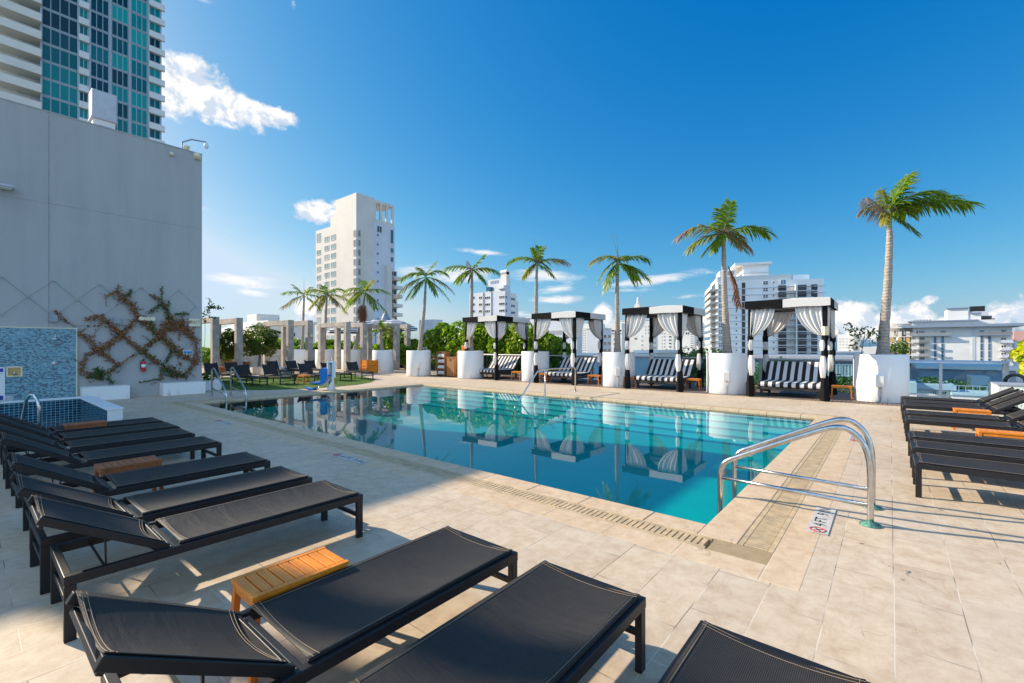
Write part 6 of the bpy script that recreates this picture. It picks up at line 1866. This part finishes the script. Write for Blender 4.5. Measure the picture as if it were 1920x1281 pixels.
B = Bld('striped_apartment', 'far white apartment tower with fine horizontal bands, right of the third cabana centre', 1302, 330, 1279, 1322, 604, M['whitepaint'])
B.wins('f', [(1285, 1293)], [(616, 621), (622.5, 628)], M['windark'], M['whitepaint'], 2, refpx=1289, fw=.3)
B.wins('f', [(1294.5, 1300.5)], rows(607, 4.1, 12, 2.3), M['windark'], M['whitepaint'], 2, refpx=1297, fw=.2)
B.wins('r', [(1303.5, 1311), (1313, 1320)], rows(613, 4.1, 12, 2.2), M['winblue'], M['whitepaint'], 3, refpx=1307, fw=.2)
# pagoda spire
x, y = WZ(1196, 380)
t = thing('spire_tower', 'slim stepped white spire rising over the third cabana roof', 'building', (x, y, GZ))
zt_ = zat(557, 380) - GZ; m_ = 380 / FPX
MB().box(-5 * m_, -5 * m_, 0, 5 * m_, 5 * m_, zat(572, 380) - GZ).build('base', M['creampaint'], t)
MB().lathe([(3.4 * m_, zat(572, 380) - GZ), (3.4 * m_, zat(569, 380) - GZ), (2.2 * m_, zat(569, 380) - GZ + .1), (2.0 * m_, zt_ - 3), (1.2 * m_, zt_)], n=12).build('spire', M['whitepaint'], t)

# --- big balconied condo
B = Bld('balcony_condo', 'tall white condominium with dark window strips and stacked balconies', 1345, 105, 1331, 1545, 530, M['brightpaint'], corner='L', rz=R(22))
px2 = lambda zx: 1320 + zx / 6.404
py2 = lambda zy: 480 + zy / 6.404
_, Zm = B.P('f', 1440)
fl = 12.45
rf = lambda n, y0, h, ref=None: rows(y0, fl, n, h)
# floor slabs lines
b = MB()
for k in range(13):
    zz = zat(540 + fl * k, Zm) - GZ
    b.box(-.3, -.12, zz, B.w + .3, -.002, zz + .14)
    b.box(-1.5, -.2, zz, -.01, B.d, zz + .16)
b.build('floor_slab', M['bluewhite'], B.t)
xk = B.P('f', 1484)[0]
MB().box(0, .2, B.zt - GZ + .001, xk, B.d * .9, B.zt - GZ + 1.3).build('parapet', M['whitepaint'], B.t)
B.wins('f', [(px2(173), px2(222))], rf(12, 534.5, 9.5), M['winblue'], M['whitepaint'], 2, 2, refpx=1440, fw=.12)
B.wins('f', [(px2(376), px2(402))], rf(12, 532.5, 4.6), M['windark'], M['whitepaint'], 1, refpx=1440, fw=.12)
B.wins('f', [(px2(455), px2(494))], rf(12, 534, 11.2), M['windark'], M['brownmetal'], 1, refpx=1440, fw=.06)
B.wins('f', [(px2(706), px2(770))], rf(12, 530.5, 7.5), M['windark'], M['whitepaint'], 2, 2, refpx=1440, fw=.1)
B.wins('f', [(px2(824), px2(848))], rf(12, 530, 4.6), M['windark'], M['whitepaint'], 1, refpx=1440, fw=.1)
B.wins('f', [(px2(918), px2(984))], [(525.5, 535)], M['winblue'], M['whitepaint'], 2, refpx=1440, fw=.1)
B.wins('f', [(px2(890), px2(985)), (px2(1128), px2(1230)), (px2(1288), px2(1360))], rows(541.8, fl, 11, 10.6), M['windark'], M['brownmetal'], 3, 1, refpx=1440, fw=.06)
for (a, c) in [(880, 1085), (1098, 1300)]:
    q0, q1 = B.P('f', px2(a))[0], B.P('f', px2(c))[0]
    for k in range(11):
        zz = zat(548.5 + fl * k, Zm) - GZ
        bb_ = MB(); bb_.box(q0, -1.1, zz, q1, -.26, zz + .14)
        bb_.build('balcony', M['bluewhite'], B.t)
        rb_ = MB(); rb_.box(q0, -1.1, zz + .95, q1, -1.04, zz + 1.02)
        for q in range(14): xx = q0 + (q1 - q0) * q / 13; rb_.box(xx - .02, -1.09, zz + .141, xx + .02, -1.05, zz + .949)
        rb_.build('balcony_railing', M['brownmetal'], B.t)
q = B.P('f', px2(1092))[0]; B.boxpart('divider', q - .12, -1.2, GZ, q + .12, -.003, zat(536, Zm), M['whitepaint'])
for k in range(12):
    zz = zat(546 + fl * k, 107) - GZ
    bb_ = MB(); bb_.box(-1.5, .3, zz + .2, -1.4, B.d * .8, zz + 1.0); bb_.build('side_balcony', M['creampaint'], B.t)
    me = winmesh(B.d * .5, 2.0, 3, 1, M['windark'], M['creampaint'], fw=.1); B.place(me, 'window', 'l', B.d * .45, zz + GZ + 1.2)
ztp = B.zt
xa, xb = B.P('f', px2(275))[0], B.P('f', px2(410))[0]
B.boxpart('roof_screen', B.P('f', px2(210))[0], 3, ztp, xb, 10, zat(500, Zm), M['whitepaint'])
B.boxpart('louvre', xa + .5, 2.9, zat(510, Zm), xb - .4, 2.99, zat(502, Zm), M['wincurtain'])
xa, xb = B.P('f', px2(490))[0], B.P('f', px2(800))[0]
B.boxpart('penthouse', xa, 2, ztp, xb, 12, zat(493, Zm), M['brightpaint'])
B.boxpart('penthouse_roof', xa - 1.8, 1.4, zat(493, Zm) + .001, xb + .6, 12.6, zat(491, Zm) + .3, M['brightpaint'])
B.boxpart('penthouse_ledge', xa - .4, 1.7, zat(508.5, Zm), xb + .4, 1.99, zat(507.5, Zm), M['bluewhite'])
q1 = B.P('f', px2(1130))[0]; q2 = B.P('f', px2(1335))[0]
B.boxpart('stair_box', q1, 4, ztp - 1.2, q2, 11, zat(513, Zm), M['brightpaint'])

# --- right hotel
B = Bld('terrace_hotel', 'wide white hotel with blue grey roof overhang and narrow strip windows at right', 1712, 170, 1668, 1898, 615, M['whitepaint'], corner='L')
PX = lambda zx: 1560 + zx / 5.333
PY = lambda zy: 560 + zy / 5.333
_, Zm = B.P('f', 1800)
ztp = B.zt - GZ
MB().box(-3.2, -2.2, ztp + .001, B.w + 3, B.d, ztp + .9).build('roof_edge', M['trimblue'], B.t)
q = lambda zx: B.P('f', PX(zx))[0]
zz = lambda zy: zat(PY(zy), Zm)
B.boxpart('upper_storey', q(800), 1.5, B.zt + .9, q(1460), B.d * .8, zz(222), M['whitepaint'])
B.boxpart('upper_roof', q(760), .3, zz(222) + .001, q(1465), B.d * .85, zz(212), M['trimblue'])
B.boxpart('penthouse', q(1160), 3, zz(212) + .01, q(1375), 14, zz(95), M['whitepaint'])
B.boxpart('penthouse_roof', q(1150), 2.5, zz(95) + .001, q(1380), 14.5, zz(84), M['trimblue'])
B.boxpart('penthouse', q(1376), 3.2, zz(212) + .01, q(1505), 14, zz(150), M['whitepaint'])
B.boxpart('penthouse_roof', q(1385), 2.6, zz(150) + .001, q(1510), 14.5, zz(139), M['trimblue'])
B.boxpart('plant_screen', q(1445), 16, zz(110), q(1605), 19, zz(55), M['black'])
B.boxpart('plant_base', q(1385), 15, zz(160), q(1640), 20, zz(112), M['bluewhite'])
B.boxpart('plant_base', q(1520), 12, zz(190), q(1660), 15, zz(165), M['windark'])
B.boxpart('pink_block', q(1505), 14.2, B.zt + .9, q(1705), 24, zz(190), M['pink'])
B.boxpart('plant_base', q(1462), 2, B.zt + .9, q(1640), 9, zz(215), M['whitepaint'])
b = MB()
for k in range(6): b.box(q(820 + 32 * k), 4, zz(211) - GZ, q(842 + 32 * k), 6, zz(196) - GZ)
b.build('air_conditioner', M['greybox'], B.t)
B.wins('f', [(PX(1017), PX(1045)), (PX(1092), PX(1120)), (PX(1482), PX(1512)), (PX(1560), PX(1590))], [(PY(378 + 72 * k), PY(378 + 72 * k + 66)) for k in range(5)], M['winblue'], M['trimblue'], 1, 2, refpx=1800, fw=.14)
B.wins('f', [(PX(1396), PX(1432))], [(PY(300 + 20 * k), PY(300 + 20 * k + 15)) for k in range(17)], M['bluewhite'] if False else M['winblue'], M['bluewhite'], 2, 1, refpx=1800, fw=.25)
for (a, c) in [(780, 1188), (1462, 1800)]:
    b = MB(); b.box(q(a), -1.6, zz(372) - GZ, q(c), -.002, zz(360) - GZ); b.build('ledge', M['trimblue'], B.t)
B.wins('f', [(PX(790), PX(805)), (PX(842), PX(862))], [(PY(318), PY(362))], M['windark'], M['bluewhite'], 1, refpx=1800, fw=.1)
B.wins('f', [(PX(868), PX(930)), (PX(1018), PX(1044)), (PX(1082), PX(1140)), (PX(1470), PX(1525)), (PX(1562), PX(1592)), (PX(1688), PX(1748))], [(PY(315), PY(342))], M['windark'], M['whitepaint'], 3, refpx=1800, fw=.15)
for (a_, c_) in [(720, 1185), (1465, 1800)]: MB().box(q(a_), -1.65, zz(358) - GZ, q(c_), -1.6, zz(344) - GZ).build('parapet_railing', M['wincurtain'], B.t)
for k in range(5):
    y_ = 395 + 71 * k
    B.wins('f', [(PX(795), PX(838)), (PX(870), PX(928))], [(PY(y_ - 16), PY(y_ + 16))], M['windark'], M['whitepaint'], 3, refpx=1800, fw=.1)
    b = MB(); b.box(q(790), -1.5, zz(y_ + 44) - GZ, q(868), -.003, zz(y_ + 18) - GZ); b.build('balcony', M['whitepaint'], B.t)
    b = MB(); b.box(q(870), -2.2, zz(y_ + 44) - GZ, q(968), -.004, zz(y_ + 41) - GZ); b.box(q(870), -2.2, zz(y_ + 41) - GZ, q(968), -2.12, zz(y_ + 20) - GZ); b.build('balcony', M['wincurtain'], B.t)
    if k < 4:
        b = MB(); b.box(q(1665), -2.2, zz(y_ + 50) - GZ, q(1806), -.004, zz(y_ + 46) - GZ); b.box(q(1685), -2.2, zz(y_ + 46) - GZ, q(1800), -2.1, zz(y_ + 24) - GZ); b.build('balcony', M['bluewhite'], B.t)
        B.wins('f', [(PX(1688), PX(1745))], [(PY(y_ + 0), PY(y_ + 22))], M['windark'], M['whitepaint'], 2, refpx=1800, fw=.1)
# balconied wing with ochre panels, set back left of the front
qa_, qb_ = B.P('f', 1667)[0], -.01
B.boxpart('balcony_wing', qa_ + 3, 2.5, GZ, qb_, B.d, B.zt, M['creampaint'])
B.boxpart('wing_roof', qa_ - 1.5, -.6, B.zt + .001, -3.3, B.d, B.zt + .5, M['whitepaint'])
wq = (qb_ - qa_) / 3
for k in range(6):
    zf_ = zat(PY(372 + 66 * k), Zm) - GZ
    MB().box(qa_, .2, zf_ - .25, qb_, 2.49, zf_).build('wing_slab', M['whitepaint'], B.t)
    for j in range(3):
        MB().box(qa_ + wq * j + .3, .2, zf_ + .001, qa_ + wq * (j + .62), .3, zf_ + 1.9).build('wing_balcony', M['ochre'] if k else M['creampaint'], B.t)
        me = winmesh(wq * .3, 2.2, 2, 1, M['windark'], M['creampaint'], fw=.1); o = B.place(me, 'window', 'f', qa_ + wq * (j + .8), zf_ + GZ + 1.3); o.location.y = 2.5
        MB().box(qa_ + wq * (j + 1) - .3, .21, zf_, qa_ + wq * (j + 1) - .1, 2.48, zf_ + 2.8).build('wing_pier', M['whitepaint'], B.t)
B.boxpart('upper_side', q(640), 4, B.zt + .9, q(800) - .01, B.d, zz(234), M['whitepaint'])
B.boxpart('upper_side_roof', q(600), 3, zz(234) + .001, q(805), B.d, zz(226), M['whitepaint'])
# other blocks at right
B = Bld('window_grid_block', 'small far white block with a grid of windows left of the sapling', 1600, 330, 1570, 1612, 627, M['whitepaint'])
B.wins('f', [(1573, 1576), (1579, 1582), (1585.5, 1588.5), (1592, 1595)], rows(635.3, 5.5, 4, 2.8), M['windark'], M['whitepaint'], 1, refpx=1585, fw=.3)
B.boxpart('rooftop_block', -20, 4, B.zt, -9, 14, zat(617, 330), M['creampaint'])
B = Bld('pale_edge_block', 'pale block with pink roof peeping at the right edge behind the yellow shrub', 1902, 200, 1896, 1960, 640, M['whitepaint'], corner='L')
B.wins('f', [(1904, 1909), (1912, 1917)], rows(658, 8, 2, 4), M['windark'], M['whitepaint'], 2, refpx=1908, fw=.2)
B.boxpart('roof_block', 1, 8, B.zt, 14, 20, zat(621, 205), M['pink'])
B = Bld('sunlit_annexe', 'low white annexe just behind the tallest palm trunk', 1655, 150, 1612, 1663, 651, M['whitepaint'])
B = Bld('far_white_row', 'far low white row between the third and last cabana', 1330, 380, 1262, 1334, 640, M['whitepaint'])
# low roofs below the railing line
def low(name, label, pxa, pxb, Z, pyt, mat, dep, capm=None, corner='L'):
    B = Bld(name, label, pxa if corner == 'L' else pxb, Z, None if corner == 'L' else pxa, pxb if corner == 'L' else None, pyt, mat, corner=corner, depth=dep, cap=capm); return B
B = low('grey_hall', 'low blue grey hall with pale flat roof seen through the right glass railing', 1724, 1905, 46, 691, M['roofgrey'], 24, M['whitepaint'])
B = low('arched_annexe', 'low white annexe with a row of arched windows below the right railing', 1786, 1880, 33, 738, M['whitepaint'], 5)
for k in range(8):
    q0 = B.P('f', 1790 + 8.6 * k)[0]; q1 = B.P('f', 1796.5 + 8.6 * k)[0]
    hh = (q1 - q0)
    b = MB(); n = 8; r_ = hh / 2
    pts = [(-r_, -.03, -.45), (r_, -.03, -.45)] + [(r_ * math.cos(a * PI / n), -.03, .1 + r_ * math.sin(a * PI / n)) for a in range(n + 1)]
    b.v = pts + [(x_, .02, z_) for x_, y_, z_ in pts]; m_ = len(pts)
    b.f = [tuple(range(m_))] + [(i_, m_ + i_, m_ + (i_ + 1) % m_, (i_ + 1) % m_) for i_ in range(m_)]; b.m = [0] * len(b.f)
    o = b.build('arched_window', M['winblue'], B.t); o.location = ((q0 + q1) / 2, 0, B.zt - GZ - .75)
b = MB(); b.box(0, .3, B.zt - GZ + .55, B.w, .34, B.zt - GZ + .6)
for k in range(8): b.box(B.w * k / 7 - .02, .3, B.zt - GZ, B.w * k / 7 + .02, .34, B.zt - GZ + .55)
b.build('roof_railing', M['aluwhite'], B.t)
B = low('curved_stair_block', 'small white stair block in front of the blue grey hall', 1821, 1856, 41, 706, M['whitepaint'], 3)
B = low('white_terrace', 'low white terrace building left of the arched annexe', 1700, 1784, 36, 728, M['whitepaint'], 6, M['bluewhite'])
B.wins('f', [(1748, 1757), (1764, 1776)], [(733, 742)], M['windark'], M['whitepaint'], 2, refpx=1760, fw=.05)
B = low('white_parapet', 'small white rooftop bulkhead just right of the big planter', 1706, 1719, 30, 718, M['whitepaint'], 2)
B = low('glazed_pavilion', 'long low glazed pavilion with pale roof behind the last cabana', 1398, 1608, 40, 674, M['roofgrey'], 10, M['alu'])
B.wins('f', [(1402 + 22 * k, 1422 + 22 * k) for k in range(9)], [(681, 703)], M['wingreen'], M['whitepaint'], 3, 1, refpx=1500, fw=.05)
B = low('stepped_lowrise', 'white low rise with cornice bands above the glazed pavilion', 1560, 1612, 75, 663, M['whitepaint'], 8, M['whitepaint'])
B.wins('f', [(1563 + 6 * k, 1566 + 6 * k) for k in range(7)], [(667, 671)], M['windark'], M['whitepaint'], 1, refpx=1585, fw=.05)
B = low('white_lowrise', 'white low rise with banded windows behind the third daybed', 1192, 1232, 60, 662, M['whitepaint'], 8, M['whitepaint'])
B.wins('f', [(1194, 1211), (1213, 1226)], rows(676, 11.5, 3, 5), M['windark'], M['whitepaint'], 4, refpx=1210, fw=.08)
B = low('teal_lowrise', 'pale green low rise seen through the glass of the second cabana', 1018, 1180, 62, 668, M['bluewhite'], 8, M['whitepaint'])
B.wins('f', [(1040 + 20 * k, 1052 + 20 * k) for k in range(6)], [(680, 690), (697, 707)], M['wingreen'], M['whitepaint'], 2, refpx=1100, fw=.08)
# left background blocks
B = Bld('cream_block', 'cream stair block rising above the concrete gates at left', 481, 62, 463.5, 524, 588.5, M['creampaint'])
B.wins('r', [(520.5, 523)], [(595, 600)], M['windark'], M['creampaint'], 1, refpx=521, fw=.05)
B = Bld('white_villa', 'long white low building behind the far left hedge', 505, 56, 430, 590, 606, M['creampaint'], zb=GZ, cap=M['creampaint'])
B.wins('r', [(508, 515), (517, 524)], [(627, 645)], M['wincurtain'], M['whitepaint'], 2, refpx=515, fw=.05)
B.wins('r', [(549, 554)], [(623, 632)], M['windark'], M['creampaint'], 1, refpx=551, fw=.08)
x, y = WZ(425, 42)
t = thing('shade_sail', 'white sloping shade canopy between the first two concrete gates', 'awning', (x, y, 0))
b = MB(); zA, zB = zat(607, 42), zat(621, 42)
b.box(-4, -.0, zB - .05, 3.0, .1, zB); b.add([(-4, 0, zB), (3.0, 0, zB), (2.2, 2.5, zA + .25), (-4, 2.5, zA + .25)], [(0, 1, 2, 3)]); b.build('canopy', M['whitefab'], t, solid=.03)
b = MB(); b.box(-3.5, 0, 0, -3.4, .1, zB - .06); b.box(2.7, 0, 0, 2.8, .1, zB - .06); b.build('post', M['alu'], t)
x, y = WZ(505, 45); A_ = WZ(468, 45); C_ = WZ(526, 45)
t = thing('dark_roof', 'dark sloping canopy edge behind the larger round tree', 'roof', (A_[0], A_[1], 0))
b = MB(); b.bar((0, 0, zat(609, 45)), (C_[0] - A_[0], C_[1] - A_[1], zat(624, 45)), .8, .22); b.build('fascia', M['black'], t)
b = MB(); b.box(C_[0] - A_[0] - .1, C_[1] - A_[1] - .1, 0, C_[0] - A_[0], C_[1] - A_[1], zat(625, 45)); b.build('post', M['alu'], t)
x, y = WZ(826, 130)
B = Bld('pale_far_block', 'pale far block peeping over the hedge right of the leaning palm', 812, 150, 786, 830, 599, M['bluewhite'])
# pink terrace wall glimpsed left of the shelves
t = thing('pink_wall', 'low pink wall with dark base behind the towel shelves', 'wall', (*WZ(745, 32.4), 0))
a_ = WZ(745, 32.4); c_ = WZ(860, 26.6)
b = MB(); b.bar((0, 0, .85), (c_[0] - a_[0], c_[1] - a_[1], .85), .15, .8); b.build('wall', M['pink'], t)
b = MB(); b.bar((0, 0, .22), (c_[0] - a_[0], c_[1] - a_[1], .22), .16, .44); b.build('base', M['brownmetal'], t)
b = MB(); b.bar((0, -.3, 1.38), (c_[0] - a_[0], c_[1] - a_[1] - .3, 1.38), .04, .04)
for k in range(12): f = k / 11; b.box((c_[0] - a_[0]) * f - .02, (c_[1] - a_[1]) * f - .32, 0, (c_[0] - a_[0]) * f + .02, (c_[1] - a_[1]) * f - .28, 1.36)
b.build('fence', M['alu'], t)

# far trees
def fartree(px, pyt, Z, r, lab, seed, n=900, mat='farleaf', name='street_tree'):
    x, y = WZ(px, Z); zt = zat(pyt, Z)
    t = thing(name, lab, 'tree', (x, y, GZ), 0, None)
    b = MB(); clumpy(b, (0, 0, zt - GZ - r * .8), (r, r, r * .8), n, r * .06, r * .13, seed, 12, .5); b.build('crown', M[mat], t)
    MB().tube([(0, 0, 0), (0, 0, zt - GZ - r * .7)], [.4, .25], 7).build('trunk', M['bark'], t)
for k, a in enumerate([(1262, 656, 70, 2.2, 'round green tree below the third cabana, left of its front post'), (1283, 654, 72, 2.6, 'dark green tree right of the front post of the third cabana'), (1313, 657, 75, 2.8, 'green trees at right edge of the third cabana'), (1298, 672, 60, 2.4, 'low leafy tree just above the third daybed back'),
    (1245, 672, 58, 2.2, 'low leafy tree seen through glass at left of the third daybed back'), (1470, 676, 33, 1.3, 'leafy tree top behind the last daybed'), (1440, 681, 33, 1.0, 'small leafy top left behind the last daybed'), (1430, 704, 30, .9, 'low leafy shrub seen under the last cabana at left'),
    (1574, 706, 30, 1.2, 'green tree below the railing left of the big planter'), (1578, 652, 150, 4.5, 'yellow green tree top left of the sapling'), (1337, 652, 95, 3.2, 'tree top squeezed between the third cabana and the condominium'), (1686, 640, 150, 2.8, 'small tree beside the tallest palm trunk against the hotel')]):
    fartree(*a, seed=80 + k)
for k, (px, py, Z, r, lab) in enumerate([(1738, 706, 37, 1.0, 'small shrub at the left end of the green roof garden'), (1758, 708, 37, 1.0, 'second shrub of the green roof garden right of the railing post'), (1780, 708, 37, 1.1, 'third shrub of the roof garden, in the middle'), (1800, 714, 37, 1.0, 'fourth shrub of the roof garden, before the stair block'), (1822, 722, 36, .9, 'fifth lower shrub of the roof garden'), (1846, 724, 36, .9, 'rightmost shrub of the roof garden beside the speckled cabinet')]):
    x, y = WZ(px, Z); zt = zat(py, Z); t = thing('roof_shrub', lab, 'shrub', (x, y, zt - 2 * r), 0, 'roof garden shrubs')
    b = MB(); clumpy(b, (0, 0, r), (r * 1.1, r, r * .95), 900, .05, .11, 120 + k, 10, .5); b.build('leaves', M['farleaf'], t)
rnd = random.Random(77); b = MB()
for k in range(260):
    px = rnd.uniform(360, 1960); Z = rnd.uniform(160, 700); x, y = WZ(px, Z); r = rnd.uniform(5, 9)
    leafcloud(b, (x, y, GZ + r * .9), (r, r, r * .8), 60, r * .12, r * .25, rnd)
tag(b.build('tree_canopy', M['farleaf']), label='far tree canopy between the city blocks', cat='trees', kind='stuff')

# fallen leaves on deck
rnd = random.Random(31); b = MB()
for (px, py) in [(1757, 960), (1762, 957), (1870, 1056), (1700, 1072), (1612, 1019), (1450, 757), (835, 713), (925, 714), (640, 900), (700, 880)]:
    Z = 1.5 * FPX / (py - HY); x, y = WZ(px, Z); a = rnd.uniform(0, 6); s = rnd.uniform(.012, .028)
    c, q = math.cos(a) * s, math.sin(a) * s
    b.add([(x - c, y - q, .006), (x + q * .35, y - c * .35, .012), (x + c, y + q, .007), (x - q * .35, y + c * .35, .006)], [(0, 1, 2, 3)])
tag(b.build('fallen_leaves', M['palmdead']), label='a few tiny dry leaf scraps on the stone deck', cat='leaves', kind='stuff')
print('objects', len(bpy.data.objects))
